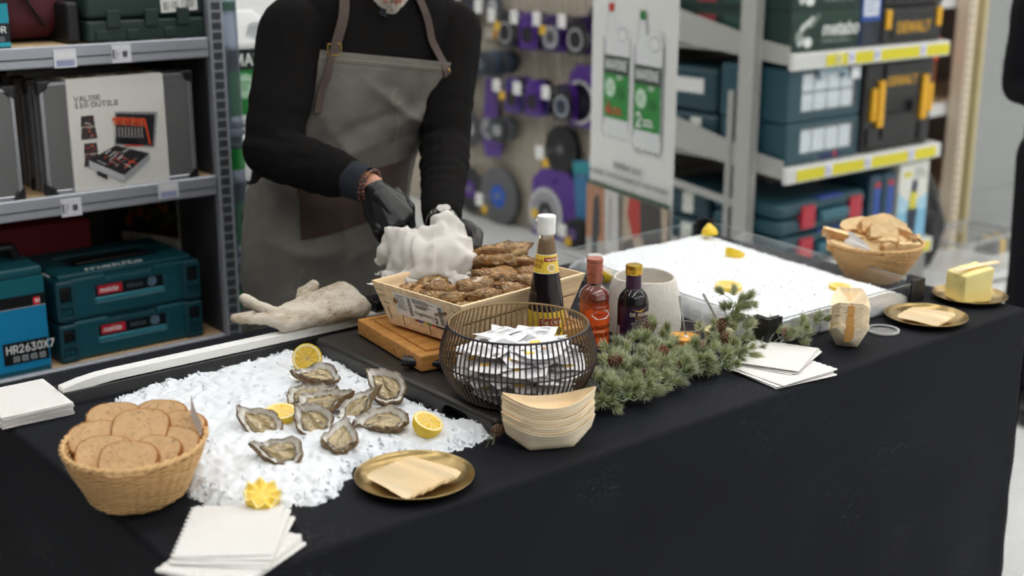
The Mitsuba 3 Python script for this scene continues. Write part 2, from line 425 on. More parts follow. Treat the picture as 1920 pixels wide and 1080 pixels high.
# ---------------------------------------------------------------- chopping board
def wood(scale=(1, 1, 1), a=(.62, .33, .12), b=(.72, .42, .17), name='wood', rough=.5, freq=60.0, spec=.35, rot=0.0, coat=0.0):
    c, s = math.cos(rot), math.sin(rot)
    def fn(p, n, uv):
        x, y = p.x * c + p.y * s, -p.x * s + p.y * c
        g = mikit.fbm(x * scale[0] * 6, y * scale[1] * freq, p.z * scale[2] * freq, 4)
        l = mikit.smoothstep(.35, .7, mikit.noise(x * 4 * scale[0], y * freq * 4 * scale[1], p.z * freq * 4))
        return mikit.mix(a, b, g) * (0.88 + 0.2 * l)
    return mat('#ffffff', rough, spec=spec, tex=proc(fn), name=name, coat=coat)
brot = math.radians(-8)
M_board = wood(a=(.42, .185, .045), b=(.60, .30, .085), name='oiled_board', rot=brot, freq=45, rough=.4)
BM = rotz(brot, (1.405, 2.222, 0))      # the board's back left corner; +x right, -y to the front
BT = .8315
def brd(x0, x1, y0, y1, z0, z1, r, seg=12): return rb(x0, x1, y0, y1, z0, z1, r, seg)
b = brd(0, .40, -.29, 0, PZ + .0004, BT, .004)
groove = brd(.018, .382, -.272, -.018, BT - .0035, BT + .01, .003) - brd(.027, .373, -.263, -.027, BT - .006, BT + .02, .003)
m = xf(man(b - groove), BM)
solo('chopping_board', m, M_board, 'golden bamboo chopping board with a juice groove under the oyster crate', 'chopping board', smooth=35)

# ---------------------------------------------------------------- oyster crate
CR = math.radians(5.5)
ca = np.array([math.cos(CR), math.sin(CR)]); cn = np.array([-ca[1], ca[0]])
C0 = np.array([1.426, 1.884])     # rim, front left
CL, CW, CZ0, CZ1, SL = .354, .272, BT + .0085, .931, .026
def cp(u, w, z): q = C0 + ca * u + cn * w; return np.array([q[0], q[1], z])
M_pop = wood(a=(.76, .55, .32), b=(.86, .68, .45), name='poplar', rot=CR, freq=25, rough=.6, scale=(.7, 1, 1))
M_pop2 = wood(a=(.70, .48, .26), b=(.82, .62, .38), name='poplar_dark', rot=CR + PI / 2, freq=25, rough=.6)
k = thing('oyster_crate', 'pale poplar crate with slanting sides and a printed label, full of oysters', 'crate')
def slab(a, b, c, d, th, inward):
    """A board with the outer face a b c d (a-b at the bottom), th thick along inward."""
    o = np.array([a, b, c, d]); q = o + np.asarray(inward) * th
    return trimesh.convex.convex_hull(np.vstack([o, q]))
def fr(z): return (z - CZ0) / (CZ1 - CZ0)
def edge_pts(z):
    s = SL * (1 - fr(z)); return [cp(s, s, z), cp(CL - s, s, z), cp(CL - s, CW - s, z), cp(s, CW - s, z)]
bot, top = edge_pts(CZ0), edge_pts(CZ1)
inw = [np.r_[cn, 0], np.r_[-ca, 0], np.r_[-cn, 0], np.r_[ca, 0]]
zb, zc = CZ0 + .045, CZ0 + .049
for i in range(4):
    j = (i + 1) % 4
    if i in (0, 2):   # the long sides are two boards
        mb, mt = edge_pts(zb), edge_pts(zc)
        part(k, 'side_board', slab(bot[i], bot[j], mb[j], mb[i], .0045, inw[i]), M_pop)
        part(k, 'side_board', slab(mt[i], mt[j], top[j], top[i], .008, inw[i]), M_pop)
    else:
        part(k, 'end_board', slab(bot[i], bot[j], top[j], top[i], .0045, inw[i]), M_pop)
part(k, 'bottom', trimesh.convex.convex_hull(np.array(bot + [p + [0, 0, .005] for p in bot])), M_pop2)
for u in (.05, .18, .31):
    part(k, 'foot_slat', trimesh.convex.convex_hull(np.array([cp(u, .03, z) for z in (BT + .0005, CZ0 - .0002)] + [cp(u + .025, .03, z) for z in (BT + .0005, CZ0 - .0002)] + [cp(u, CW - .03, z) for z in (BT + .0005, CZ0 - .0002)] + [cp(u + .025, CW - .03, z) for z in (BT + .0005, CZ0 - .0002)])), M_pop2)
# staples and label on the end board that faces the left: local x runs from the back corner to the front corner
eb, et = (bot[3] + bot[0]) / 2, (top[3] + top[0]) / 2
upv = et - eb; EH = np.linalg.norm(upv)
EM = frame(bot[3] + (0), bot[0] - bot[3], upv)
nrm = EM[:3, 2]
if nrm @ np.r_[-ca, 0] < 0: raise ValueError
EM[:3, 3] = eb + nrm * .0006
M_stap = mat('#7d7a52', 0.35, metal=.9)
EW = CW - 2 * SL
def on_end(x, y): return EM[:3, 3] + EM[:3, 0] * x + EM[:3, 1] * y
for (x, y, dx, dy) in ((-.098, .012, -.004, .030), (-.112, .05, .02, 0), (-.125, .078, .018, 0), (-.122, .066, .02, 0), (.02, .004, 0, .022), (-.06, .004, .0, .024), (.108, .05, -.02, .006), (.118, .075, -.018, .005)):
    part(k, 'staple', tube([on_end(x, y), on_end(x + dx, y + dy)], .0007, 5), M_stap)
pr = Print()
pr.rect(-.085, .028, .150, .052, '#e7e4dc')
pr.rect(-.080, .040, .034, .036, '#d3d2cc'); pr.lines(-.079, .042, .031, .033, 11, '#76766f', 1)
pr.bars(-.043, .034, .011, .042, 1, '#cfcfc9'); 
for q in range(16): pr.rect(-.043, .034 + q * .0026, .010, .0012 + .0008 * (q % 3 == 0), '#3c3c3c', lift=(q == 15))
pr.lines(-.028, .066, .070, .011, 4, '#6d6d69', 2); pr.lines(-.020, .056, .05, .009, 3, '#4a4a4a', 3)
pr.text('5 kg', -.026, .041, .0075, '#444444'); pr.lines(-.004, .041, .035, .007, 3, '#777777', 4)
pr.text('N°', .026, .036, .004, '#333333'); pr.text('2', .032, .034, .013, '#161616')
for q in range(18): pr.rect(.050, .034 + q * .0023, .012, .0010 + .0008 * (q % 4 == 0), '#3a3a3a', lift=(q == 17))
for q, c in enumerate(('#7a1f24', '#2b4aa0', '#d8c021', '#2b8a3a', '#c03028', '#503018')): pr.rect(-.03 + q * .0125, .0245, .0125, .0045, c, lift=False)
pr.k += 1
pr.rect(.045, .0245, .020, .004, '#30262a')
printed(k, 'label', pr, EM @ euler((.012, .003, .0002)), label='white printed label with the number 2 and 5 kg')

# ---------------------------------------------------------------- oysters
def oyster_outline(r, n, L, W):
    a = np.arange(n) * 2 * PI / n
    ph = r.uniform(0, 6, 5)
    x = np.cos(a) * L / 2 * (1 + .05 * np.sin(2 * a + ph[0]))
    y = np.sin(a) * W / 2 * (1 + .30 * np.cos(a) - .10 * np.cos(2 * a)) * (1 + .06 * np.sin(3 * a + ph[1]))
    rn = r.normal(size=n)
    for _ in range(2): rn = .5 * rn + .25 * (np.roll(rn, 1) + np.roll(rn, -1))
    k2 = 1 + .035 * np.sin(5 * a + ph[2]) + .025 * np.sin(9 * a + ph[3]) + .026 * rn
    # the hinge end runs to a beak
    bk = np.exp(-((np.abs(a - PI)) / .45) ** 2)
    return (x - bk * L * .10) * k2, (y * (1 - .35 * bk) + bk * r.uniform(-.012, .012)) * k2, a
def oyster_colors(v, seed, base=0):
    a, b, c = meshkit.fbm(v * 90, 4, seed), meshkit.fbm(v * 260, 3, seed + 9), meshkit.noise(v * 45, seed + 3)
    pal = np.array([lin('#57442f'), lin('#8d7656'), lin('#b39c78'), lin('#3c322b'), lin('#6a3f24')])
    w = np.clip((a - .35) * 2.5, 0, 1)[:, None]
    col = pal[0] * (1 - w) + pal[1] * w
    w = np.clip((b - .5) * 3, 0, 1)[:, None]; col = col * (1 - w) + pal[2] * w
    w = np.clip((.38 - b) * 5, 0, 1)[:, None]; col = col * (1 - w) + pal[3] * w
    w = np.clip((c - .55) * 3, 0, .8)[:, None]; col = col * (1 - w) + pal[4] * w
    return col
M_shell = vmat(.5, .45, name='shell')
M_nacre = vmat(.22, .6, coat=.6, name='nacre')
M_flesh = vmat(.10, .7, coat=1.0, name='flesh')
def open_oyster(seed, L, W, D, tilt_rim=.010):
    r = np.random.default_rng(seed); n = 84
    ox, oy, a = oyster_outline(r, n, L, W)
    ph = r.uniform(0, 6, 4)
    zr = .004 * np.sin(2 * a + ph[0]) + .003 * np.sin(3 * a + ph[1]) + .0016 * np.sin(8 * a + ph[2]) + .0012 * r.normal(size=n)
    # inside
    S = np.linspace(0, 1, 16)
    P = np.stack([np.stack([ox * s * .97, oy * s * .97, zr * s ** 2 - D * .62 * (1 - s ** 2.6)], 1) for s in S])
    mi_ = grid(P, cv=True)
    if mi_.face_normals[:, 2].mean() < 0: mi_.invert()
    s_ = np.repeat(S, n); aa = np.tile(a, len(S))
    nac = np.array(lin('#e6e3db')) * (1 - .12 * meshkit.fbm(mi_.vertices * 120, 3, seed))[:, None]
    dark = np.clip((meshkit.noise(mi_.vertices * 60, seed + 2) - .62) * 4, 0, 1) * np.clip((s_ - .6) * 4, 0, 1)
    nac = nac * (1 - .75 * dark[:, None]) + np.array(lin('#4b3d49')) * .75 * dark[:, None]
    rimd = np.clip((s_ - .88) / .10, 0, 1)[:, None] * (.35 + .65 * (meshkit.noise(mi_.vertices * 140, seed + 4) > .45))[:, None] * .85
    nac = nac * (1 - rimd) + np.array(lin('#4f382c')) * rimd
    # outside: layered shell
    Q = []
    S2 = np.linspace(0, 1, 22)
    for i, s in enumerate(S2):
        t = 1 - s
        lay = 1 + .035 * ((i % 3) - 1) * (.3 + t) * (i > 0)
        rr = (.97 + .03 * min(i, 1)) * (1 - s ** 2.4) ** .62 * lay if i else np.full(n, .97)
        q = np.stack([ox * rr - L * .04 * s, oy * rr, zr * t ** 2 - D * (s ** .9) - .0012 * (i > 0)], 1)
        if i > 1:
            q[:, :2] *= (1 + .10 * (meshkit.fbm(q * 80, 3, seed + 5) - .5) + .05 * (meshkit.noise(q * 260, seed + 6) - .5))[:, None]
            q[:, 2] += .006 * (meshkit.fbm(q * 110, 3, seed + 7) - .5)
        Q.append(q)
    mo = grid(np.stack(Q), cv=True)
    if mo.volume < 0: mo.invert()
    oc = oyster_colors(mo.vertices, seed)
    # flesh
    F = np.linspace(0, 1, 22)
    fx, fy = ox * .80 + L * .03, oy * .82
    ph2 = r.uniform(0, 6, 3)
    G = []
    for s in F:
        z = -D * .14 - D * .34 * s ** 3 + .0028 * np.exp(-((s - .82) / .06) ** 2) * (1 + .5 * np.sin(13 * a + ph2[0]))
        z = z + .003 * (meshkit.fbm(np.stack([fx * s, fy * s, 0 * a], 1) * 70, 3, seed + 8) - .5) + .0022 * np.sin(fy * s * 260 + fx * s * 60 + ph2[1]) * (s < .75)
        G.append(np.stack([fx * s, fy * s, np.broadcast_to(z, a.shape) + zr * s * .5], 1))
    mf = grid(np.stack(G), cv=True)
    if mf.face_normals[:, 2].mean() < 0: mf.invert()
    s_ = np.repeat(F, n); v = mf.vertices
    fc = np.array(lin('#a8966f')) * (.5 + 1.0 * meshkit.fbm(v * 75, 3, seed + 11))[:, None]
    fr_ = np.exp(-((s_ - .85) / .085) ** 2) * np.clip(.45 + 1.5 * (meshkit.noise(v * 50, seed + 12) - .2), 0, 1)
    fr_ += .75 * np.exp(-((v[:, 1] / W - .07 * np.sin(v[:, 0] / L * 9 + ph2[2]) - .04) / .022) ** 2) * (s_ < .7) * (meshkit.noise(v * 40, seed + 13) > .4)
    fr_ = np.clip(fr_, 0, 1)[:, None] * .92
    fc = fc * (1 - fr_) + np.array(lin('#2a2825')) * fr_
    og = (np.clip((s_ - .9) / .1, 0, 1) * .7)[:, None]; fc = fc * (1 - og) + np.array(lin('#8d8774')) * og
    return (mi_, nac), (mo, oc), (mf, fc)
OY = [  # x, y, image turn of the lip end from the camera's right, tilt towards the front, roll, length, width, look
    (1.192, 2.035, -14, 16, 0, .104, .052, 'open oyster leaning on the standing lemon half'),
    (1.130, 1.958, 196, 22, 0, .098, .048, 'open oyster with a white flat edge, at the back left of the cluster'),
    (1.121, 1.896, 202, 30, 0, .104, .052, 'open oyster with a dark upturned beak in the middle of the cluster'),
    (1.172, 1.862, 238, 30, 8, .104, .046, 'open oyster with a pointed brown beak at its top, right of the middle'),
    (1.243, 1.878, -52, 40, 0, .106, .060, 'open oyster resting its lip on another at the right of the cluster'),
    (1.166, 1.772, 4, 26, 0, .104, .056, 'open oyster with a white hinge at the front right of the cluster'),
    (.993, 1.898, -32, 38, 0, .104, .054, 'open oyster left of the flat lemon half, its beak to the left'),
    (1.066, 1.842, -38, 40, 0, .094, .062, 'round open oyster touching the flat lemon half'),
    (1.070, 1.758, -94, 16, 0, .100, .056, 'grey open oyster standing on its thick lip at the front'),
    (.956, 1.765, -8, 30, 0, .096, .054, 'open oyster lying alone at the front of the ice'),
]
OYZ = TZ + .050
for i, (x, y, az, pit, rol, L, W, lab) in enumerate(OY):
    nm = thing('opened_oyster', lab, 'oyster', 'opened oysters on the ice')
    L, W = L * .87, W * .90
    I, O, Fl = open_oyster(100 + i, L, W, .027 + .003 * (i % 3))
    M = trimesh.transformations.rotation_matrix(math.radians(pit), [.772, -.636, 0]) @ trimesh.transformations.euler_matrix(math.radians(rol), 0, math.radians(az - 39.5), 'sxyz')
    lift = {4: .016, 2: .010, 1: .004, 0: .006}.get(i, 0)
    M[:3, 3] = (x, y, OYZ - .006 + lift)
    part(nm, 'shell', xf(O[0], M), M_shell, smooth=True, color=O[1])
    part(nm, 'nacre', xf(I[0], M), M_nacre, smooth=True, color=I[1], label='pale inside of the shell')
    part(nm, 'flesh', xf(Fl[0], M), M_flesh, smooth=True, color=Fl[1], label='glistening beige and grey flesh')
def closed_oyster(seed, L, W, D):
    r = np.random.default_rng(seed); n = 64
    ox, oy, a = oyster_outline(r, n, L, W)
    zr = .006 * np.sin(2 * a + r.uniform(0, 6)) + .004 * np.sin(3 * a + r.uniform(0, 6)) 
    Q = []
    for side, dep in ((1, D * .45), (-1, D * .8)):
        for i, s in enumerate(np.linspace(0, 1, 25)[(0 if side == 1 else 1):]):
            s = 1 - s if side == 1 else s
            rr = (1 - s ** 2.2) ** .6 * (1 + .05 * ((i % 3) - 1) * (.25 + s))
            q = np.stack([ox * rr - L * .05 * s, oy * rr, zr * (1 - s) ** 1.5 + side * dep * s ** .9], 1)
            q[:, :2] *= (1 + .12 * (meshkit.fbm(q * 70, 3, seed + 5) - .5))[:, None]
            q[:, 2] += .009 * (meshkit.fbm(q * 75, 4, seed + 7) - .5) + .004 * (meshkit.noise(q * 240, seed + 8) - .5) + .0012 * ((i % 3) - 1)
            Q.append(q)
    m = grid(np.stack(Q), cv=True)
    if m.volume < 0: m.invert()
    c = oyster_colors(m.vertices, seed) * np.array([1.45, 1.25, 1.0])
    gold = np.clip((meshkit.fbm(m.vertices * 38, 3, seed + 20) - .42) * 4, 0, 1)[:, None] * .75
    c = c * (1 - gold) + np.array(lin(('#a8783c', '#b99a68', '#8f6a3c')[seed % 3])) * gold * (.6 + .8 * meshkit.noise(m.vertices * 300, seed))[:, None]
    wh = np.clip((meshkit.fbm(m.vertices * 70, 3, seed + 21) - .60) * 7, 0, .8)[:, None]; c = c * (1 - wh) + np.array(lin('#cfc3ab')) * wh
    dk = np.clip((.36 - meshkit.fbm(m.vertices * 110, 3, seed + 22)) * 9, 0, .8)[:, None]; c = c * (1 - dk) + np.array(lin('#2c221b')) * dk
    m.apply_translation(-m.vertices.mean(0))
    return ply(m, M_shell, smooth=True, color=c)
CO = [closed_oyster(300 + i, *q) for i, q in enumerate([(.105, .068, .022), (.12, .066, .020), (.095, .072, .022), (.11, .062, .022), (.125, .070, .020), (.10, .068, .024), (.115, .072, .022)])]
r = np.random.default_rng(21)
spots = []
for lay, z in enumerate((.868, .892, .908)):
    for u in np.linspace(.085 - .012 * lay, CL - .085 + .012 * lay, 4 + (lay > 0)):
        for w in np.linspace(.075 - .01 * lay, CW - .075 + .01 * lay, 3 + (lay > 0)):
            spots.append((u + r.uniform(-.008, .008), w + r.uniform(-.006, .006), z + r.uniform(-.003, .003), lay))
# the heap at the back right stands above the rim
spots += [(.29, .205, .930, 3), (.33, .18, .928, 3), (.26, .225, .926, 3), (.31, .225, .945, 4), (.27, .19, .940, 4), (.335, .215, .944, 4), (.12, .06, .918, 3), (.19, .055, .920, 3), (.25, .07, .922, 3), (.15, .11, .922, 3), (.22, .12, .926, 3), (.3, .1, .922, 3), (.07, .10, .914, 3), (.08, .18, .916, 3)]
for i, (u, w, z, lay) in enumerate(spots):
    q = cp(u, w, z)
    M = euler(q, r.uniform(-.2, .2), r.uniform(-.12, .12), CR + r.choice([0, PI]) + r.uniform(-.5, .5) * (lay < 3) + r.uniform(-1.5, 1.5) * (lay >= 3), .86 if lay < 2 else .98)
    kk = i % len(CO)
    solo('closed_oyster', CO[kk], None, 'closed brown oyster heaped in the poplar crate', 'oyster', 'closed oysters heaped in the poplar crate', tw=tw(M))

# ---------------------------------------------------------------- lemons
def lemon_half(seed, R=.0285, half=True, thick=.026, tip=False):
    """Cut face up at z = 0."""
    n, r = 72, np.random.default_rng(seed)
    a = np.arange(n) * 2 * PI / n
    S = np.linspace(0, 1, 26); P, C = [], []
    pulp, wall, pith, rind = (np.array(lin(c)) for c in ('#e6bf45', '#f0dc92', '#f3ebc0', '#efc21c'))
    seg = 10; off = r.uniform(0, 1)
    for s in S:
        P.append(np.stack([R * s * np.cos(a), R * s * np.sin(a), np.full(n, 0.0) + .0004 * (s < .82) * np.sin(a * 40 + s * 30)], 1))
        ph = (a / (2 * PI) * seg + off) % 1
        d = np.minimum(ph, 1 - ph) * 2 * PI / seg * s
        iswall = np.clip(1 - d / .035, 0, 1)[:, None]
        streak = (.85 + .3 * meshkit.noise(np.stack([a * 14, np.full(n, s * 3), 0 * a], 1), seed))[:, None]
        c = pulp * streak * (1 - iswall) + wall * iswall
        if s < .08: c = np.tile(pith, (n, 1))
        if s > .82: c = np.tile(pith, (n, 1))
        if s > .94: c = np.tile(rind, (n, 1))
        C.append(c)
    face = grid(np.stack(P), cv=True)
    if face.face_normals[:, 2].mean() < 0: face.invert()
    fc = np.vstack(C)
    Q = []
    for t in np.linspace(0, 1, 14):
        rr = R * (1 - t ** 2.2) ** .5 if half else R * 1.0
        z = -thick * t
        if half and tip and t > .8: rr = max(rr * .8, .006 * (1 - t) * 5); z = -thick * t - (t - .8) * .03
        q = np.stack([rr * np.cos(a), rr * np.sin(a), np.full(n, z)], 1)
        q += q * .02 * (meshkit.noise(q * 400, seed + 1) - .5)[:, None]
        Q.append(q)
    side = grid(np.stack(Q), cv=True)
    if side.volume < 0: side.invert()
    return face, fc, side
M_lemon = mat('#ecca30', 0.35, spec=.5, coat=.2)
M_pulp = vmat(.18, .6, coat=.5, name='pulp')
def add_lemon(x, y, z, rx, ry, rz, label, R=.0285, thick=.027, seed=1, half=True, tip=False):
    nm = thing('lemon_half', label, 'lemon', 'cut lemons on the ice')
    f, c, s = lemon_half(seed, R, half, thick, tip)
    M = euler((x, y, z), *(math.radians(q) for q in (rx, ry, rz)))
    part(nm, 'rind', xf(s, M), M_lemon, smooth=True)
    part(nm, 'cut_face', xf(f, M), M_pulp, smooth=True, color=c, label='cut face with juicy segments')
Zi = TZ + .026
add_lemon(1.226, 2.128, Zi + .020, 76, 0, -46, 'lemon half standing upright at the back of the crushed ice', R=.030, seed=2)
add_lemon(1.046, 1.915, Zi + .017, 8, -4, 0, 'lemon half lying flat behind the oysters, cut face up', seed=3, R=.029)
add_lemon(1.222, 1.712, Zi + .016, 12, 22, -35, 'lemon half beside the brass plate on the crushed ice', seed=4, R=.0275, thick=.032)
add_lemon(.905, 2.075, Zi + .010, 10, 0, 0, 'lemon half almost hidden behind the bread basket', seed=5)
def lemon_crown():
    n, R = 80, .029
    a = np.arange(n) * 2 * PI / n
    zz = .007 * (np.abs(((a / (2 * PI) * 8) % 1) - .5) * 2 - .5) * 2
    out, C = [], []
    inn = [np.stack([R * s * np.cos(a), R * s * np.sin(a), zz * s ** 2 - .002 * (1 - s)], 1) for s in np.linspace(0, 1, 12)]
    oute = [np.stack([R * (1 - t ** 2.4) ** .5 * np.cos(a), R * (1 - t ** 2.4) ** .5 * np.sin(a), zz * (1 - t) - .024 * t], 1) for t in np.linspace(0, 1, 12)]
    f, s = grid(np.stack(inn), cv=True), grid(np.stack(oute), cv=True)
    if f.face_normals[:, 2].mean() < 0: f.invert()
    if s.volume < 0: s.invert()
    q = np.repeat(np.linspace(0, 1, 12), n)[:, None]
    c = np.where(q > .84, np.array(lin('#f6e9a8')), np.array(lin('#ecc846')))
    return f, c, s
f, c, s = lemon_crown()
nm = thing('zigzag_lemon', 'lemon half cut into a zigzag crown behind the front napkins', 'lemon')
M = euler((.862, 1.648, TZ + .034), math.radians(20), math.radians(-10), 0.4)
part(nm, 'rind', xf(s, M), M_lemon, smooth=40)
part(nm, 'cut_face', xf(f, M), M_pulp, smooth=True, color=c)
# ---------------------------------------------------------------- wire basket with sachets
BX, BY, BZ0 = 1.444, 1.736, PZ + .0008
k = thing('wire_basket', 'round black wire basket with golden inside, filled with white sachets', 'basket')
wp = curve([(.108, .003), (.116, .008), (.130, .030), (.1415, .058), (.1440, .078), (.1400, .100), (.1335, .120), (.129, .133)], 26)
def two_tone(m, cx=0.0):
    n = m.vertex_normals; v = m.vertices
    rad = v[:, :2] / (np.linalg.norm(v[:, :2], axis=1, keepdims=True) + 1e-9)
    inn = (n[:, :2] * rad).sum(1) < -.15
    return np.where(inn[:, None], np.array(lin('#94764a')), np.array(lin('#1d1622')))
M_wire = vmat(.35, .5, name='wire')
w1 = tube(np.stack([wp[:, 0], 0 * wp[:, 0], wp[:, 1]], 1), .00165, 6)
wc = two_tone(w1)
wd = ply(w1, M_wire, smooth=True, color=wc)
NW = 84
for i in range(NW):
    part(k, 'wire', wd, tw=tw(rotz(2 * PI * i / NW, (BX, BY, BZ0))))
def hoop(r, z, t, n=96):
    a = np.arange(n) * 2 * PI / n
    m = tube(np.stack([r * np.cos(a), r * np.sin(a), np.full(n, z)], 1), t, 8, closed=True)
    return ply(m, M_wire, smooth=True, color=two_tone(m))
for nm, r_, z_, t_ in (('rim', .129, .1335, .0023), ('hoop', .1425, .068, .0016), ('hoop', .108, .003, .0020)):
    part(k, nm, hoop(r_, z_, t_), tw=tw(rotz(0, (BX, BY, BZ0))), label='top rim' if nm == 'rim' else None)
part(k, 'base', lathe([(0, .0022), (.107, .0022), (.107, .0038), (0, .0038)], 48), mat('#16131a', .4), tw=tw(rotz(0, (BX, BY, BZ0))))
def sachet(seed):
    r = np.random.default_rng(seed)
    w, h = .078, .058
    xs, ys = np.linspace(-w / 2, w / 2, 19), np.linspace(-h / 2, h / 2, 15)
    X, Y = np.meshgrid(xs, ys, indexing='ij')
    e = np.minimum((w / 2 - np.abs(X)) / .006, (h / 2 - np.abs(Y)) / .004).clip(0, 1)
    puff = .0022 * np.clip((1 - (2 * X / (w - .01)) ** 2), 0, 1) ** .5 * np.clip(1 - (2 * Y / (h - .006)) ** 2, 0, 1) ** .5
    bend = .004 * np.sin(X * 40 + r.uniform(0, 6)) + .003 * (meshkit.noise(np.stack([X * 60, Y * 60, 0 * X], -1), seed) - .5)
    P = np.concatenate([np.stack([X, Y, bend + puff + .0002], -1)]), np.concatenate([np.stack([X, Y, bend - puff - .0002], -1)])
    a, b = grid(P[0]), grid(P[1])
    if a.face_normals[:, 2].mean() < 0: a.invert()
    if b.face_normals[:, 2].mean() > 0: b.invert()
    m = cat([a, b])
    pr = Print(.00025)
    v = r.integers(0, 3)
    if v == 0:
        pr.lines(-.030, -.020, .05, .03, 10, '#9a9a9c', seed, .35); pr.bars(.024, -.022, .010, .018, 8, '#555555', seed)
    elif v == 1:
        pr.disc(-.018, .004, .010, '#f1c232'); pr.disc(-.018, .004, .0065, '#f6dd7a'); pr.lines(-.002, -.014, .034, .026, 7, '#8f9094', seed, .4); pr.disc(.02, .018, .004, '#e89a2c')
    else:
        pr.text('LINGETTE', -.026, .006, .0062, '#6d6f75', True, sx=.8); pr.lines(-.026, -.018, .048, .018, 6, '#a0a0a4', seed, .4)
        for q in range(4): pr.ring(-.020 + .012 * q, .020, .004, .0010, '#6d6f75', 12)
    v, f, c = pr.arrays()
    zz = np.interp(v[:, 0], xs, bend[:, 7]) + .0022 * np.clip(1 - (2 * v[:, 0] / (w - .01)) ** 2, 0, 1) ** .5 * np.clip(1 - (2 * v[:, 1] / (h - .006)) ** 2, 0, 1) ** .5
    col = np.tile(lin('#e6e7ea'), (len(m.vertices), 1))
    n0 = len(m.vertices)
    mm = tm(np.vstack([m.vertices, np.c_[v[:, :2], zz + .0007 + v[:, 2]]]), np.vstack([m.faces, f + n0]))
    return ply(mm, PRINT, smooth=True, color=np.vstack([col, c]))
SA = [sachet(40 + i) for i in range(7)]
r = np.random.default_rng(5)
def ring_at(z): return np.interp(z, wp[:, 1], wp[:, 0])
ns = 0
for lay in range(13):
    z = .010 + lay * .0072
    R = ring_at(z + .004) - .042
    n = 8
    for q in range(n):
        a = 2 * PI * (q + .4 * lay) / n + r.uniform(-.25, .25)
        rr = R * (1.0 if q % 3 else .35) * r.uniform(.8, 1.0)
        if lay > 9: rr *= .8
        ti = r.uniform(.05, .28) * (.5 if lay > 9 else 1)
        tilt = trimesh.transformations.rotation_matrix(ti, [math.cos(a * 2 + lay), math.sin(a * 2 + lay), 0])
        M = tilt @ rotz(a + PI / 2 + r.uniform(-.5, .5)); M[:3, 3] = (BX + rr * math.cos(a), BY + rr * math.sin(a), BZ0 + z + r.uniform(0, .004))
        solo('sachet', SA[int(r.integers(0, len(SA)))], None, 'white wipe sachet heaped in the black wire basket', 'sachet', 'white sachets in the wire basket', tw=tw(M))

# ---------------------------------------------------------------- bottles and jar
THIN = 'mat_clear_pane'
scene[THIN] = {'type': 'thindielectric', 'int_ior': 1.5, 'ext_ior': 1.0}
M_capw = mat('#e9e9e7', .35)
k = thing('sauce_bottle', 'tall dark sauce bottle with white cap and yellow neck label behind the wire basket', 'bottle')
SB = rotz(0, (1.614, 1.855, PZ + .0006)) @ np.diag([1, 1, .963, 1])
prof = [(.0, .0), (.030, .0), (.0345, .003), (.0355, .008), (.0355, .075), (.0352, .110), (.0335, .130), (.030, .155), (.0255, .185), (.0212, .215), (.0178, .240), (.0150, .258), (.0146, .266)]
pp = curve(prof, 60)
def rof(p, s=0.0):
    p = np.asarray(p); return lambda y: float(np.interp(y, p[1:, 1], p[1:, 0])) + s
body = np.array([q for q in pp if q[1] < .222])
m = lathe(np.vstack([body, [0, body[-1][1] + .0002]]), 56)
part(k, 'sauce', xf(m, SB), mat('#12080b', .08, spec=.45, coat=.35), smooth=40, label='dark brown sauce')
m = lathe(np.vstack([[q for q in pp if q[1] > .2225]]), 48)
M_amber = mat('#efe3cc', .03, spec=.5, trans=.92, eta=1.12, name='amber_neck')
part(k, 'neck', xf(m, SB), M_amber, smooth=True, label='clear neck tinted by the sauce')
m = lathe([(0, .2225), (.0165, .2225), (.0150, .238), (.0128, .252), (0, .252)], 36)
part(k, 'stained_glass', xf(m, SB), mat('#6e5638', .3), smooth=40, label='brown film inside the neck')
m = lathe(curve([(.0155, .2635), (.0172, .265), (.0178, .270), (.0178, .286), (.0184, .288), (.0186, .298), (.0178, .3015), (.015, .3025), (0, .3030)], 44), 48)
part(k, 'cap', xf(m, SB), M_capw, smooth=50, label='white flip cap')
part(k, 'cap_tab', xf(rb(-.0215, -.016, -.004, .004, .289, .294, .0015), SB @ rotz(1.0)) if False else man(rb(-.0215, -.016, -.004, .004, .289, .294, .0015).translate([0, 0, 0])).apply_transform(SB @ rotz(-.75)), M_capw, smooth=40)
va = math.atan2(-1.858, -1.617)      # angle that faces the camera
rs = rof(body)
def band(z0, z1, col, a0, a1, name, parent, SBm, rf, extra=None, gap=.0004, n=40, m=6):
    a = np.linspace(a0, a1, n)
    zs = np.linspace(z0, z1, m)
    P = np.stack([np.stack([(rf(z) + gap) * np.cos(a), (rf(z) + gap) * np.sin(a), np.full(n, z)], 1) for z in zs])
    g = grid(P)
    if (g.face_normals[:, :2] * g.triangles_center[:, :2]).sum() < 0: g.invert()
    ms, cs = [g], [np.tile(lin(col), (len(g.vertices), 1))]
    if extra is not None:
        ac = (a0 + a1) / 2
        q, c = extra.wrap(rf, ac, gap + .0003); ms.append(q); cs.append(c)
    mm = cat(ms)
    return part(parent, name, xf(mm, SBm), PRINT_GLOSS, color=np.vstack(cs), label=None)
pr = Print(.0001)
pr.text('OYSTER', -.036, .2065, .0075, '#8a2a1c', sx=.75); pr.text('SAUCE', -.034, .1970, .0075, '#8a2a1c', sx=.75)
pr.rect(-.004, .2105, .030, .0085, '#8f1f28', nx=8); pr.text('Thai Choice', -.0025, .2125, .0048, '#f2e3b8', sx=.85)
pr.disc(.010, .198, .008, '#f4e7bd'); pr.disc(.010, .198, .0055, '#c9b06a')
band(.186, .224, '#e9c84a', va - 1.75, va + 1.75, 'neck_label', k, SB, lambda y: float(np.interp(y, pp[1:, 1], pp[1:, 0])), pr)
pr = Print(.0001); pr.rect(-.06, .186, .12, .0012, '#f3efe0', nx=40); pr.rect(-.06, .2235, .12, .0014, '#f3efe0', nx=40)
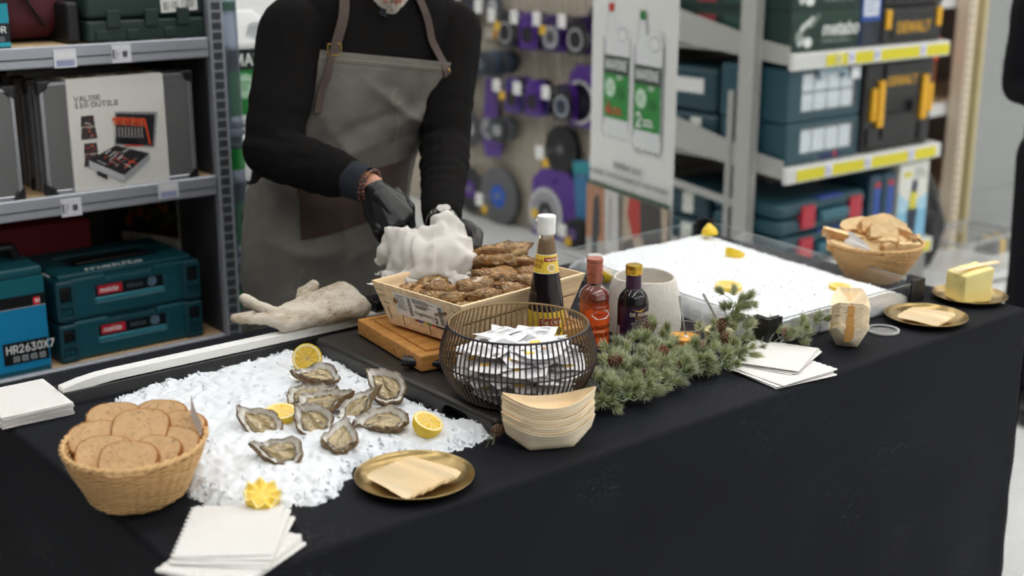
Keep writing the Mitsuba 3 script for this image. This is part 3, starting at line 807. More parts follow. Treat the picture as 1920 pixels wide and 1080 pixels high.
m, c = pr.wrap(lambda y: float(np.interp(y, pp[1:, 1], pp[1:, 0])), va, .0007); part(k, 'label_edge', xf(m, SB), PRINT, color=c)
pr = Print(.0001)
pr.rect(-.012, .078, .044, .016, '#8f1f28', nx=10); pr.text('Thai Choice', -.010, .082, .0085, '#f2e3b8', sx=.72)
pr.text('OYSTER', -.010, .060, .011, '#3a2416', sx=.8); pr.text('SAUCE', -.010, .044, .011, '#3a2416', sx=.8); pr.lines(-.046, .03, .026, .06, 9, '#7a6420', 3, .3)
band(.012, .108, '#d9b530', va - 1.9, va + 1.9, 'body_label', k, SB, rs, pr)

k = thing('vinegar_bottle', 'orange vinegar bottle with a coppery ribbed cap beside the sauce bottle', 'bottle')
VB = rotz(0, (1.818, 1.932, TZ + .0006)) @ np.diag([1.12, 1.12, .90, 1])
vp = curve([(0, 0), (.026, 0), (.0285, .003), (.0290, .008), (.0290, .040), (.0290, .098), (.0298, .100), (.0298, .104), (.0290, .106), (.0292, .118), (.0300, .121), (.0292, .125), (.0285, .130), (.0255, .138), (.0195, .146), (.0145, .151), (.0138, .158), (.0138, .166)], 90)
inn = np.array([(max(q[0] - .0012, 0), q[1] + (.0012 if q[1] < .01 else 0)) for q in vp if q[1] < .152])
m = lathe(np.vstack([inn, [0, inn[-1][1] + .0003]]), 56)
def vin_col(p, n, uv):
    t = mikit.smoothstep(TZ + .088, TZ + .113, p.z)
    return mikit.mix((.46, .055, .010), (.15, .020, .010), t)
part(k, 'vinegar', xf(m, VB), mat('#ffffff', .12, spec=.5, coat=1.0, tex=proc(vin_col), name='vinegar'), smooth=35, label='orange red vinegar, darker at the shoulder')
m = lathe(vp, 56); scene[fresh(k + '__glass')] = ply(xf(m, VB), THIN, smooth=35)
M_cop = mat('#b06a58', .35, metal=.35, spec=.5)
cpz = [(.0146, .158), (.0150, .180)]
for z in np.linspace(.181, .200, 5): cpz += [(.0146, z), (.0158, z + .0012), (.0158, z + .0028), (.0146, z + .0040)]
cpz += [(.0156, .206), (.0156, .2145), (.0145, .2160), (0, .2162)]
part(k, 'cap', xf(lathe([(.0138, .157)] + cpz, 44), VB), M_cop, smooth=40, label='coppery ribbed screw cap')
va2 = math.atan2(-1.965, -1.836)
rv = lambda y: .0290
pr = Print(.0001)
pr.text('VINAIGRE', -.010, .050, .0085, '#2a1712', sx=.95); pr.text('DE FRAMBOISE', -.010, .043, .0036, '#f4dcc0', sx=.85); pr.text('FRUIT', -.002, .030, .0095, '#2a1712', sx=.9); pr.lines(-.008, .062, .026, .006, 2, '#c04a16', 4, .3)
a = np.arange(36) * 2 * PI / 36
pr.poly([(.012 + .0200 * math.cos(t) * (1 + .07 * math.cos(6 * t)), .086 + .0125 * math.sin(t) * (1 + .09 * math.cos(6 * t))) for t in a], '#b8323a')
pr.poly([(.012 + .0190 * math.cos(t) * (1 + .07 * math.cos(6 * t)), .086 + .0116 * math.sin(t) * (1 + .09 * math.cos(6 * t))) for t in a], '#f2e9e2')
pr.text('THIERCELIN', .012, .084, .0050, '#a8283a', sx=.75, align='c'); pr.text('— 1809 —', .012, .0785, .0032, '#a8283a', align='c')
pr.poly([(.009, .091), (.016, .0925), (.019, .096), (.013, .094)], '#b8323a')
band(.008, .0835 + .014, '#e8602a', va2 - .55, va2 + 1.9, 'label', k, VB, rv, None, gap=.0006)
m, c = pr.wrap(rv, va2 + .12, .0011); part(k, 'lettering', xf(m, VB), PRINT_GLOSS, color=c)

k = thing('balsamic_bottle', 'dark vinegar bottle with gold cap and violet sleeve before the white pot', 'bottle')
DB = rotz(0, (1.885, 1.882, TZ + .0006)) @ np.diag([1.14, 1.14, .85, 1])
dp = curve([(0, 0), (.026, 0), (.0285, .003), (.029, .008), (.029, .06), (.029, .108), (.0282, .120), (.0250, .133), (.0190, .144), (.0148, .150), (.0140, .156), (.0140, .166)], 70)
m = lathe(dp, 56)
part(k, 'body', xf(m, DB), mat('#0a0608', .06, spec=.5, coat=.35), smooth=40, label='black glass body')
part(k, 'sleeve', xf(lathe([(.0143, .150), (.0147, .151), (.0142, .187), (.0136, .1872)], 40), DB), mat('#3f2342', .4), smooth=40, label='violet neck sleeve')
gc = [(.0138, .186), (.0158, .187)]
for z in (.188, .1915, .195): gc += [(.0152, z), (.0160, z + .0010), (.0160, z + .0024), (.0152, z + .0034)]
gc += [(.0158, .1995), (.0158, .2085), (.0146, .2105), (0, .2110)]
part(k, 'cap', xf(lathe(gc, 44), DB), mat('#c9a23c', .28, metal=.85), smooth=40, label='gold screw cap')
va3 = math.atan2(-1.918, -1.925)
pr = Print(.0001)
pr.poly([(-.004, .104), (.006, .1015), (.009, .1005), (.012, .1025), (.024, .107), (.014, .0985), (.009, .0965), (.004, .0990)], '#c9a544')
pr.text('DE NIGRIS', -.009, .0865, .0082, '#ece2cc', sx=.78); pr.text('1889', .007, .0815, .0034, '#c9a544', align='c')
pr.text('ACETO', .001, .0735, .0058, '#d9d2c4', sx=.9, bold=False); pr.text('BALSAMICO', -.006, .066, .0055, '#d9d2c4', sx=.85, bold=False); pr.text('DI MODENA', -.004, .059, .0050, '#d9d2c4', sx=.85, bold=False)
band(.020, .111, '#33203a', va3 - .95, va3 + 2.2, 'label', k, DB, lambda y: .0290, None, gap=.0005)
m, c = pr.wrap(lambda y: .0290, va3 + .12, .0010); part(k, 'lettering', xf(m, DB), PRINT_GLOSS, color=c)
band(.016, .056, '#d8d8d6', va3 - 1.25, va3 - .97, 'back_label', k, DB, lambda y: .0290, None, gap=.0005, n=8)

k = thing('pepper_mill', 'black and silver mill half hidden behind the vinegar bottle', 'pepper mill')
GB = rotz(0, (1.884, 2.004, TZ + .0006)) @ np.diag([1, 1, .955, 1])
part(k, 'body', xf(lathe(curve([(0, 0), (.022, 0), (.023, .004), (.021, .06), (.0215, .128), (.0205, .131), (0, .132)], 40), 40), GB), mat('#121214', .25, coat=.5), smooth=40)
part(k, 'collar', xf(lathe([(.012, .132), (.013, .133), (.013, .157), (.012, .158)], 32), GB), mat('#c9c7c2', .22, metal=.9), smooth=40, label='silver collar')
part(k, 'cap', xf(lathe(curve([(.0125, .158), (.0165, .159), (.0168, .166), (.0165, .182), (.014, .1855), (0, .186)], 30), 36), GB), mat('#d4d3d0', .3, trans=.3, eta=1.3), smooth=40, label='clear cap')

k = thing('ceramic_pot', 'wide white speckled ceramic pot with an open top', 'pot')
PB = rotz(0.3, (1.988, 1.952, TZ + .0006)) @ np.diag([1.08, 1.08, .76, 1])
def speck(p, n, uv):
    s = mikit.smoothstep(.74, .82, mikit.noise(p.x * 420, p.y * 420, p.z * 420)) * .35 + mikit.smoothstep(.7, .8, mikit.noise(p.x * 900, p.y * 900, p.z * 900)) * .15
    g = 1 - .10 * mikit.fbm(p.x * 30, p.y * 30, p.z * 90, 3)
    return mi.Color3f(.74, .71, .655) * g * (1 - s * .8)
M_cer = mat('#ffffff', .65, spec=.3, tex=proc(speck), name='stoneware')
po = [(0, 0), (.074, 0), (.0775, .003), (.0785, .010), (.0783, .040), (.0775, .0425), (.0785, .045), (.0770, .080), (.0725, .120), (.0670, .145), (.0645, .156), (.0635, .1595), (.0615, .1605), (.0600, .158), (.0630, .140), (.069, .110), (.073, .07), (.073, .012), (.06, .008), (0, .008)]
def wob(P, a):
    z = P[..., 2]
    w = 1 + .012 * np.sin(2 * a + .6)[None] * (z / .16) + .004 * np.sin(5 * a)[None]
    P[..., 0] *= w; P[..., 1] *= w
    P[..., 2] += np.where(z > .15, .0025 * np.sin(2 * a + 1.0)[None], 0)
    return P
m = lathe(po, 72, wob)
part(k, 'body', xf(m, PB), M_cer, smooth=40)

# ---------------------------------------------------------------- cups with sauce, spoons
M_or = mat('#e39c1e', .25, spec=.5, coat=.6, bump=proc(lambda p, n, uv: mikit.fbm(p.x * 300, p.y * 300, p.z * 300, 2), 5e-4), bscale=.0006, name='orange_sauce')
M_pale = mat('#cfc58a', .25, spec=.5, coat=.6)
M_steel = mat('#b9b9b6', .18, metal=1.0)
def cup(x, y, sauce, lab, lab2):
    k = thing('sauce_cup', lab, 'cup')
    M = rotz(0, (x, y, TZ + .0006))
    m = lathe([(0, .0), (.031, .0), (.0375, .0545), (.0400, .0545), (.0402, .0562)], 48)
    scene[fresh(k + '__cup')] = ply(xf(m, M), THIN, smooth=40)
    m = lathe([(0, .0015), (.0303, .0015), (.0342, .034), (0, .0345)], 44)
    part(k, 'sauce', xf(m, M), sauce, smooth=40, label=lab2)
    part(k, 'rim', xf(lathe([(.0392, .0555), (.0405, .0555), (.0405, .0568), (.0392, .0568), (.0392, .0555)], 44), M), mat('#dcdcda', .25, trans=.5, eta=1.2), smooth=40)
    return M
CU1, CU2 = (1.936, 1.782), (2.032, 1.765)
cup(*CU1, M_or, 'clear plastic cup of orange sauce among the pine sprigs', 'orange sauce')
cup(*CU2, M_pale, 'clear plastic cup of pale sauce near the tray corner', 'pale sauce')
def spoon(bowl, tip, lab):
    k = thing('spoon', lab, 'spoon', None)
    a, b = np.array(bowl), np.array(tip)
    p = curve([a, a + (b - a) * .2, a + (b - a) * .6 + [0, 0, .001], b], 30)
    rr = np.interp(np.linspace(0, 1, 30), [0, .3, .85, 1], [.0019, .0020, .0034, .0030])
    part(k, 'handle', tube(p, rr, 8, flat=.5, up=(0, 1, 0)), M_steel, smooth=50)
    d = (b - a) / np.linalg.norm(b - a)
    S = trimesh.creation.icosphere(2, 1.0); S.vertices *= np.array([.019, .012, .004])
    M = frame(a - d * .014, d, w=np.array([-d[2] * .6, -.7, .8]))
    part(k, 'bowl', xf(S, M), M_steel, smooth=True)
spoon((1.938, 1.775, TZ + .034), (1.940, 1.800, TZ + .118), 'steel spoon standing in the orange sauce')
spoon((2.036, 1.760, TZ + .034), (2.008, 1.795, TZ + .112), 'steel spoon standing in the pale sauce')

# ---------------------------------------------------------------- frosted pine garland
def tuft(seed, n=120):
    r = np.random.default_rng(seed)
    V, F, C = [], [], []
    base = {0: '#8a9558', 1: '#949c62', 2: '#828d5a', 3: '#9ea46e'}[seed % 4]
    for i in range(n):
        t = r.uniform(0, 1) ** .8
        o = np.array([0, 0, .016 * t])
        th = r.uniform(.35, 1.35) * (1.0 - .35 * t); ph = r.uniform(0, 2 * PI)
        d = np.array([math.sin(th) * math.cos(ph), math.sin(th) * math.sin(ph), math.cos(th)])
        L = r.uniform(.014, .024)
        s = np.cross(d, [.3, .5, .8]); s /= np.linalg.norm(s); u_ = np.cross(d, s)
        bend = np.array([r.uniform(-.002, .002), r.uniform(-.002, .002), .003])
        w = .00075
        b = len(V)
        mid = o + d * L * .55 + bend * .4; end = o + d * L + bend
        ring = [s * w, (-.5 * s + .87 * u_) * w, (-.5 * s - .87 * u_) * w]
        V += [o + q for q in ring] + [mid + q * .9 for q in ring] + [end]
        for e in range(3):
            f = (e + 1) % 3
            F += [(b + e, b + f, b + 3 + f), (b + e, b + 3 + f, b + 3 + e), (b + 3 + e, b + 3 + f, b + 6)]
        g = np.array(lin(base)) * r.uniform(.6, 1.35)
        fro = np.array(lin('#d9ddd0'))
        wt = r.uniform(.25, .8)
        C += [g * .7] * 3 + [g * (1 - wt * .25) + fro * wt * .25] * 3 + [g * (1 - wt) + fro * wt]
    return tm(V, F), np.array(C)
M_needle = vmat(.55, .35, name='needle')
TU = []
for i in range(8):
    m, c = tuft(i); TU.append(ply(m, M_needle, color=c))
def pine_cone(seed):
    r = np.random.default_rng(seed); ms = []
    core = trimesh.creation.icosphere(2, 1.0); core.vertices *= np.array([.0065, .0065, .012]); ms.append(core)
    for i in range(46):
        t = (i + .5) / 46; a = i * 2.399
        zz = -.011 + .024 * t; rr = .0088 * math.sin(PI * (.12 + .8 * t)) + .0015
        sc = cb(-.0028, .0028, 0, .0062, -.0007, .0007, .0006)
        M = rotz(a) @ euler((0, rr - .003, zz), .55 - .9 * (1 - t) * .3, 0, 0)
        ms.append(xf(sc, M))
    m = cat(ms)
    c = np.array([lin('#6a4632')]) * (.6 + .9 * meshkit.noise(m.vertices * 900, seed))[:, None]
    tip = np.linalg.norm(m.vertices[:, :2], axis=1) > .0105
    c[tip] = c[tip] * .5 + np.array(lin('#b9a48f')) * .5
    return ply(m, vmat(.6, .3, name='cone'), color=c)
PC = [pine_cone(1), pine_cone(2)]
k = thing('pine_garland', 'frosted artificial pine garland with small cones along the front of the bottles', 'garland')
r = np.random.default_rng(77)
stems = [[(1.50, 1.655, .012), (1.60, 1.685, .022), (1.69, 1.690, .024), (1.78, 1.690, .020), (1.868, 1.668, .014), (1.965, 1.672, .022), (2.04, 1.708, .036)],
         [(1.60, 1.645, .014), (1.69, 1.628, .018), (1.77, 1.640, .018), (1.85, 1.648, .016)],
         [(1.54, 1.635, .01), (1.62, 1.645, .016), (1.72, 1.675, .022), (1.80, 1.70, .026), (1.88, 1.70, .022)],
         [(1.60, 1.70, .03), (1.68, 1.745, .022), (1.76, 1.770, .026), (1.825, 1.785, .030)],
         [(1.80, 1.71, .022), (1.86, 1.655, .013), (1.92, 1.648, .014), (1.975, 1.662, .018)],
         [(1.96, 1.735, .035), (2.01, 1.735, .05), (2.035, 1.735, .08), (2.045, 1.735, .10)],
         [(2.06, 1.68, .012), (2.13, 1.65, .02), (2.185, 1.632, .035)],
         [(1.56, 1.66, .02), (1.58, 1.62, .022), (1.63, 1.60, .018)],
         [(1.83, 1.73, .022), (1.85, 1.765, .034), (1.872, 1.80, .046)]]
M_stem = mat('#8d9a86', .6)
cnt = 0
for si, s in enumerate(stems):
    p = curve([(x, y, TZ + z) for x, y, z in s], 40)
    p[:, :2] += .004 * np.sin(np.arange(40) * .9 + si)[:, None]
    part(k, 'stem', tube(p, np.linspace(.0026, .0014, 40), 6), M_stem, smooth=True)
    L = np.linalg.norm(np.diff(p, axis=0), axis=1).sum()
    nt = int(L / .0088)
    for i in range(nt):
        j = min(int((i + r.uniform(0, 1)) / nt * 39), 38)
        o = p[j]; tdir = p[j + 1] - p[j]; tdir /= np.linalg.norm(tdir)
        a = r.uniform(0, 2 * PI)
        side = np.array([-tdir[1], tdir[0], 0]); side /= np.linalg.norm(side)
        d = side * math.cos(a) + np.array([0, 0, 1]) * (abs(math.sin(a)) * .9 - .12) + tdir * r.uniform(.1, .7)
        d /= np.linalg.norm(d)
        ln = r.uniform(.006, .042) * (.8 if si in (4, 5) else 1)
        e = o + d * ln; e[2] = min(max(e[2], TZ + .012), o[2] + .022)
        if ln > .022: part(k, 'twig', tube(curve([o, (o + e) / 2 + [0, 0, .004], e], 6), .0009, 5), M_stem)
        # tip direction droops a little
        dd = d + np.array([r.uniform(-.4, .4), r.uniform(-.4, .4), r.uniform(-.5, .3)]); dd /= np.linalg.norm(dd)
        if e[2] < TZ + .02: dd[2] = abs(dd[2]) * .4
        M = frame(e, np.cross(dd, [.2, .9, .3]), w=dd)
        M = M @ rotz(r.uniform(0, 6))
        M[:3, :3] *= r.uniform(.7, 1.05)
        part(k, 'needle_tuft', TU[cnt % 8], tw=tw(M)); cnt += 1
for i, (x, y, z) in enumerate([(1.588, 1.648, .03), (1.562, 1.632, .022), (1.655, 1.70, .062), (1.70, 1.655, .035), (1.745, 1.665, .042), (1.79, 1.70, .05), (1.80, 1.655, .03), (1.885, 1.690, .046), (1.965, 1.685, .048), (1.99, 1.725, .06), (2.125, 1.655, .034), (1.56, 1.66, .02), (1.85, 1.80, .062)]):
    part(k, 'pine_cone', PC[i % 2], tw=tw(euler((x, y, TZ + z), r.uniform(.6, 1.6), r.uniform(-.6, .6), r.uniform(0, 6), 1.05)))
part(k, 'pine_cone', PC[0], tw=tw(euler((1.316, 1.640, TZ + .022), 1.2, .3, 1.0, .9)))
for i in range(7):
    a = np.array([1.322, 1.645, TZ + .012]); b = a + [r.uniform(-.05, -.01), r.uniform(-.045, -.005), r.uniform(-.004, .012)]
    part(k, 'loose_needle', tube(curve([a, (a + b) / 2 + [0, 0, .008], b], 8), .0006, 5), mat('#55573f', .6))
# ---------------------------------------------------------------- clear tray full of fine ice, at the right
QA, QB, QC, QD = (np.array(q) for q in ((2.086, 1.678), (2.630, 1.664), (2.724, 2.440), (2.156, 2.434)))
TH = .060
k = thing('clear_tray', 'large clear acrylic tray with black corner clips, filled with fine ice', 'tray')
def wallq(a, b, th, z0, z1):
    d = (b - a) / np.linalg.norm(b - a); n = np.array([-d[1], d[0]])
    P = [np.r_[q, z] for z in (z0, z1) for q in (a, b, b + n * th, a + n * th)]
    return trimesh.convex.convex_hull(np.array(P))
for a, b in ((QA, QB), (QB, QC), (QC, QD), (QD, QA)):
    d = (b - a) / np.linalg.norm(b - a)
    q = [np.r_[a + d * .004, TZ + .001], np.r_[b - d * .004, TZ + .001], np.r_[b - d * .004, TZ + TH], np.r_[a + d * .004, TZ + TH]]
    scene[fresh(k + '__pane')] = ply(tm(q, [(0, 1, 2), (0, 2, 3)]), THIN)
    n = np.array([-d[1], d[0]])
    part(k, 'pane_edge', wallq(a + d * .02, b - d * .02, .003, TZ + TH - .0012, TZ + TH), mat('#7f8c90', .2, spec=.6))
part(k, 'tray_floor', trimesh.convex.convex_hull(np.array([np.r_[q, z] for q in (QA, QB, QC, QD) for z in (TZ + .0008, TZ + .003)])), mat('#2a2c2f', .3))
M_clip = mat('#17171a', .35, spec=.5)
for c, a, b in ((QA, QB, QD), (QB, QC, QA), (QC, QD, QB)):
    da, db = (a - c) / np.linalg.norm(a - c), (b - c) / np.linalg.norm(b - c)
    ms = []
    for d, o in ((da, db), (db, da)):
        n = -o
        for s0, s1 in ((.0015, .0060), (-.0075, -.0030)):
            P = [np.r_[c + d * t + n * s, z] for t in (-.006, .040) for s in (s0, s1) for z in (TZ + .012, TZ + TH + .008)]
            ms.append(trimesh.convex.convex_hull(np.array(P)))
        P = [np.r_[c + d * t + n * s, z] for t in (-.006, .040) for s in (-.0075, .0060) for z in (TZ + .012, TZ + .016)]
        ms.append(trimesh.convex.convex_hull(np.array(P)))
    part(k, 'corner_clip', cat(ms), M_clip, label='black corner clip')
ICE_R = [(2.094, 1.686), (2.30, 1.681), (2.50, 1.676), (2.600, 1.676), (2.606, 1.73), (2.618, 1.85), (2.645, 2.05), (2.672, 2.25), (2.690, 2.36), (2.60, 2.375), (2.45, 2.370), (2.32, 2.385), (2.22, 2.395), (2.157, 2.395), (2.142, 2.20), (2.112, 1.9)]
def hr(X, Y, d):
    back = np.clip((2.40 - Y) / .05, 0, 1) ** .5; right = np.clip((2.60 + (Y - 1.68) * .135 - X) / .09, 0, 1) ** .6
    left = np.clip((X - 2.10 - (Y - 1.68) * .09) / .02 + .85, 0, 1)
    return (.012 + .034 * back * right) * left + .002
_ice_keep = ice_mesh
def ice_full(poly, seed):
    p = np.asarray(poly)
    res = .0038
    xs = np.arange(p[:, 0].min(), p[:, 0].max(), res); ys = np.arange(p[:, 1].min(), p[:, 1].max(), res)
    X, Y = np.meshgrid(xs, ys, indexing='ij'); q = np.stack([X, Y, 0 * X], -1)
    d = inside_dist(poly, X, Y)
    fr_ = (Y < 1.76) | (X < 2.13 + (Y - 1.68) * .09)
    dr_ = d + np.where(fr_, 0, .014 * (meshkit.fbm(q * 35, 3, seed) - .5) * 2 + .006 * (meshkit.noise(q * 120, seed + 1) - .5))
    h = hr(X, Y, d) + .005 * (meshkit.fbm(q * 18, 3, seed + 3) - .5) + .0022 * (meshkit.noise(q * 110, seed + 4) - .5)
    edge = np.where(fr_, 1.0, np.clip(dr_ / .02, 0, 1) ** .7)
    Z = TZ + .0032 + np.maximum(h, .001) * edge
    m = grid(np.stack([X, Y, Z], -1))
    keep = (dr_.reshape(-1)[m.faces] > -res * .5).all(1)
    m = tm(m.vertices, m.faces[keep]); m.remove_unreferenced_vertices()
    if m.face_normals[:, 2].mean() < 0: m.invert()
    # skirt down to the tray floor along the open edges
    e = trimesh.grouping.group_rows(m.edges_sorted, require_count=1)
    ed = m.edges[e]
    v = m.vertices; lo = v.copy(); lo[:, 2] = TZ + .0032
    n0 = len(v)
    f = np.vstack([m.faces, np.c_[ed[:, 1], ed[:, 0], ed[:, 0] + n0], np.c_[ed[:, 1], ed[:, 0] + n0, ed[:, 1] + n0]])
    mm = tm(np.vstack([v, lo]), f)
    r = np.random.default_rng(seed); ok = np.argwhere(dr_ > .003); w = np.exp(-np.where(fr_, .1, dr_)[dr_ > .003] / .02) + .12
    pick = ok[r.choice(len(ok), 900, p=w / w.sum())]; base = [chunk(1.0, r) for _ in range(16)]; ms = [mm]
    for i, (a, b) in enumerate(pick):
        s = .0048 * r.uniform(.4, 1)
        ms.append(xf(base[i % 16], euler((X[a, b], Y[a, b], Z[a, b] + .1 * s), *r.uniform(0, 6, 3), s)))
    return cat(ms)
solo('ice_bed', ice_full(ICE_R, 31), M_ice2, 'even bed of fine white ice in the clear tray', 'ice', smooth=60, kind='stuff')
def topz(x, y): return TZ + .0032 + float(hr(np.array(x), np.array(y), None))
def lemon_r(x, y, up, rx, ry, rz, lab, seed, **kw): add_lemon(x, y, topz(x, y) + up, rx, ry, rz, lab, seed=seed, **kw)
lemon_r(2.248, 1.930, .011, 4, 0, 0, 'thick lemon slice lying in the middle of the clear tray', 11, R=.031, half=False, thick=.016)
lemon_r(2.452, 1.765, .008, 4, 0, 20, 'lemon half lying flat near the right corner of the clear tray', 12, R=.027)
lemon_r(2.500, 2.130, .012, 12, 30, 30, 'lemon half tilted on its side at the middle back of the clear tray', 13, R=.026, thick=.028)
lemon_r(2.596, 2.305, .010, 170, 0, 0, 'lemon tip lying cut side down by the black back corner clip', 14, R=.022, tip=True)
lemon_r(2.125 + .02, 2.245, .014, 28, 20, 40, 'lemon half in the tray behind the pepper mill', 15, R=.030)

# ---------------------------------------------------------------- wooden boats
def boat(L=.165, W=.062, B=.036, H=.030, th=.0012, blunt=False):
    n, m = 41, 15
    t = np.linspace(-1, 1, n)
    P = []
    for ti in t:
        a = abs(ti)
        w = W / 2 * (1 - (.42 * a ** 4 if blunt else a ** 2.6)) + .0025
        h = H * (1 + .75 * a ** 2.2)
        fl = np.clip((1 - a * 1.0) / .45, 0, 1)
        b = min(B / 2 * fl ** .8, w * .72)
        zb = H * .95 * max(0, (a - .56) / .44) ** 1.15
        x = ti * (L / 2) * (1 - .0 * a)
        row = []
        for s in np.linspace(-1, 1, m):
            q = abs(s)
            if q < .4: y, z = b * q / .4, zb
            else:
                u_ = (q - .4) / .6
                y, z = b + (w - b) * u_, zb + (h - zb) * u_
            # the rim leans outwards lengthwise
            row.append((x * (1 - .16 * (1 - (z / (H * 1.75)))), math.copysign(y, s), z))
        P.append(row)
    P = np.array(P)
    if blunt:      # the ends are folded shut, with a notch in the middle
        ext = []
        for e, sg in ((P[0], -1), (P[-1], 1)):
            q = [e.copy() for _ in range(3)]
            for i, (f, d) in enumerate(((.55, .0005), (.16, .001), (0.0, .006))): q[i][:, 1] *= f; q[i][:, 0] -= sg * d
            ext.append(q)
        P = np.concatenate([np.array(ext[0][::-1]), P, np.array(ext[1])]); n += 6
    m1 = grid(P)
    nrm = trimesh.Trimesh(m1.vertices, m1.faces, process=False).vertex_normals
    if nrm[:, 2].mean() < 0: nrm = -nrm
    P2 = P + nrm.reshape(P.shape) * th
    a, b = grid(P), grid(P2)
    if a.face_normals[:, 2].mean() > 0: a.invert()
    if b.face_normals[:, 2].mean() < 0: b.invert()
    # edges
    idx = np.arange(n * m).reshape(n, m); loop = np.concatenate([idx[:, 0], idx[-1, 1:], idx[::-1, -1][1:], idx[0, ::-1][1:-1]])
    l2 = np.roll(loop, -1); N = n * m
    e = np.vstack([np.c_[loop, l2, l2 + N], np.c_[loop, l2 + N, loop + N]])
    return tm(np.vstack([P.reshape(-1, 3), P2.reshape(-1, 3)]), np.vstack([a.faces, b.faces + N, e, e[:, ::-1]]))
M_ven = wood(a=(.84, .67, .43), b=(.93, .80, .58), name='veneer', rot=math.radians(-28), freq=14, rough=.55, spec=.3)
M_ven2 = wood(a=(.86, .71, .48), b=(.92, .79, .57), name='veneer_end', rot=math.radians(52), freq=12, rough=.55, spec=.3)
M_ven3 = wood(a=(.88, .74, .52), b=(.95, .85, .66), name='veneer_pale', rot=math.radians(-28), freq=12, rough=.55, spec=.3)
BO = boat(); BOs = ply(BO, None, smooth=35)
BO2 = boat(.128, .076, .044, .030, blunt=True); BO2s = ply(BO2, None, smooth=35)
_h = lambda z: -.064 * (1 - .16 * (1 - z / (.028 * 1.75))) - .0012
TABs = ply(trimesh.convex.convex_hull(np.array([(_h(z) + d, y, z) for z in (.020, .048) for y in (-.0065, .0065) for d in (0, -.0012)])), None)
r = np.random.default_rng(9)
for i in range(12):
    solo('wooden_boat', BOs, M_ven3 if i % 3 == 0 else M_ven, '%s pale veneer boat from the bottom of the stack before the wire basket' % ORD[i], 'wooden boat', 'wooden boats stacked before the wire basket',
         tw=tw(euler((1.376 + r.uniform(-.0015, .0015), 1.572 + r.uniform(-.0015, .0015), TZ + .0008 + .0046 * i), 0, 0, math.radians(-27 + r.uniform(-1.5, 1.5)))))
for i in range(13):
    _bk = thing('wooden_boat', '%s pale veneer boat from the bottom of the stack beside the clear lid' % ORD[i], 'wooden boat', 'wooden boats stacked by the clear tray')
    _bm = (tw(euler((2.258 + r.uniform(-.0015, .0015), 1.596 + r.uniform(-.0015, .0015), TZ + .0008 + .0045 * i), 0, 0, math.radians(37 + r.uniform(-1.5, 1.5)))))
    part(_bk, 'hull', BO2s, M_ven3 if i % 4 == 0 else M_ven2, tw=_bm); part(_bk, 'fold_tab', TABs, mat('#d8a55c', .5), tw=_bm, label='darker folded tab at the end')

# ---------------------------------------------------------------- brass plates, cutlery, butter, lid
def brass(p, n, uv):
    g = mikit.fbm(p.x * 60, p.y * 60, p.z * 60, 3)
    return mikit.mix((.26, .18, .075), (.46, .34, .15), g)
M_brass = mat('#ffffff', .30, metal=1.0, tex=proc(brass), name='aged_brass')
pl = curve([(0, .0015), (.05, .0015), (.074, .003), (.088, .0085), (.0955, .0145), (.0975, .0150), (.0970, .0130), (.088, .0065), (.075, .0008), (.05, 0), (0, 0)], 70)
PLm = lathe(pl, 72); PLs = ply(PLm, M_brass, smooth=40)
def plate(x, y, lab, s=1.0): solo('brass_plate', PLs, None, lab, 'plate', tw=tw(rotz(0, (x, y, TZ + .0006)) @ np.diag([s, s, 1, 1])))
plate(1.108, 1.594, 'brass plate of wooden cutlery beside the oyster ice')
plate(2.533, 1.584, 'brass plate of wooden cutlery by the clear tray', .95)
plate(2.768, 1.618, 'brass plate under the butter at the table corner', .90)
def cutlery(kind):
    xs = np.linspace(0, 1, 34); L = .112
    w = np.interp(xs, [0, .04, .25, .55, .66, .8, .95, 1], [.0035, .0055, .0060, .0050, .0070, .0105, .0105, .009]) if kind else np.interp(xs, [0, .05, .5, .6, .9, 1], [.006, .0075, .0075, .0085, .009, .006])
    z = .0025 * np.sin(xs * PI) * (1 if kind else .5)
    P = []
    for s, t in ((-1, 0), (1, 0), (1, .0014), (-1, .0014)):
        P.append(np.stack([xs * L - L / 2, s * w, z + t], 1))
    P = np.stack(P, 1)
    m = grid(P, cv=True)
    a = tm(m.vertices, np.vstack([m.faces, [(0, 1, 2), (0, 2, 3)], [(len(xs) - 1) * 4 + np.array(q) for q in ((0, 2, 1), (0, 3, 2))]]))
    if a.volume < 0: a.invert()
    return ply(a, None, smooth=30)
M_birch = wood(a=(.74, .54, .29), b=(.88, .70, .43), name='birch', rot=math.radians(-80), freq=14, rough=.6, spec=.25)
M_birch2 = wood(a=(.80, .62, .37), b=(.92, .77, .53), name='birch_pale', rot=math.radians(-80), freq=14, rough=.6, spec=.25)
CUT = [cutlery(0), cutlery(1)]
def fan(cx, cy, n, ang, step, lab, group, L=1.0):
    r = np.random.default_rng(int(cx * 1000))
    a = math.radians(ang); d = np.array([math.cos(a), math.sin(a)]); s = np.array([-d[1], d[0]])
    for i in range(n):
        o = np.array([cx, cy]) + s * (i - n / 2) * step + d * r.uniform(-.002, .002)
        roll = .50
        M = rotz(a + math.radians(r.uniform(-2, 2) + (i - n / 2) * .5), (o[0], o[1], TZ + .0075 + .0030)) @ trimesh.transformations.euler_matrix(roll, 0, 0)
        M[2, 3] += .0022
        M[:3, :3] = M[:3, :3] @ np.diag([L, 1, 1])
        solo('wooden_spreader', CUT[0], M_birch if i % 2 else M_birch2, ORD[i] + ' from the front, ' + lab, 'wooden spreader', group, tw=tw(M))
fan(1.104, 1.592, 24, -80, .0042, 'thin wooden spreader on the front brass plate', 'spreaders on the front brass plate', 1.0)
fan(2.528, 1.580, 20, -80, .0040, 'thin wooden spreader on the brass plate by the clear tray', 'spreaders on the far brass plate', .9)
k = thing('butter_block', 'pale yellow butter block on the brass plate at the table corner', 'butter')
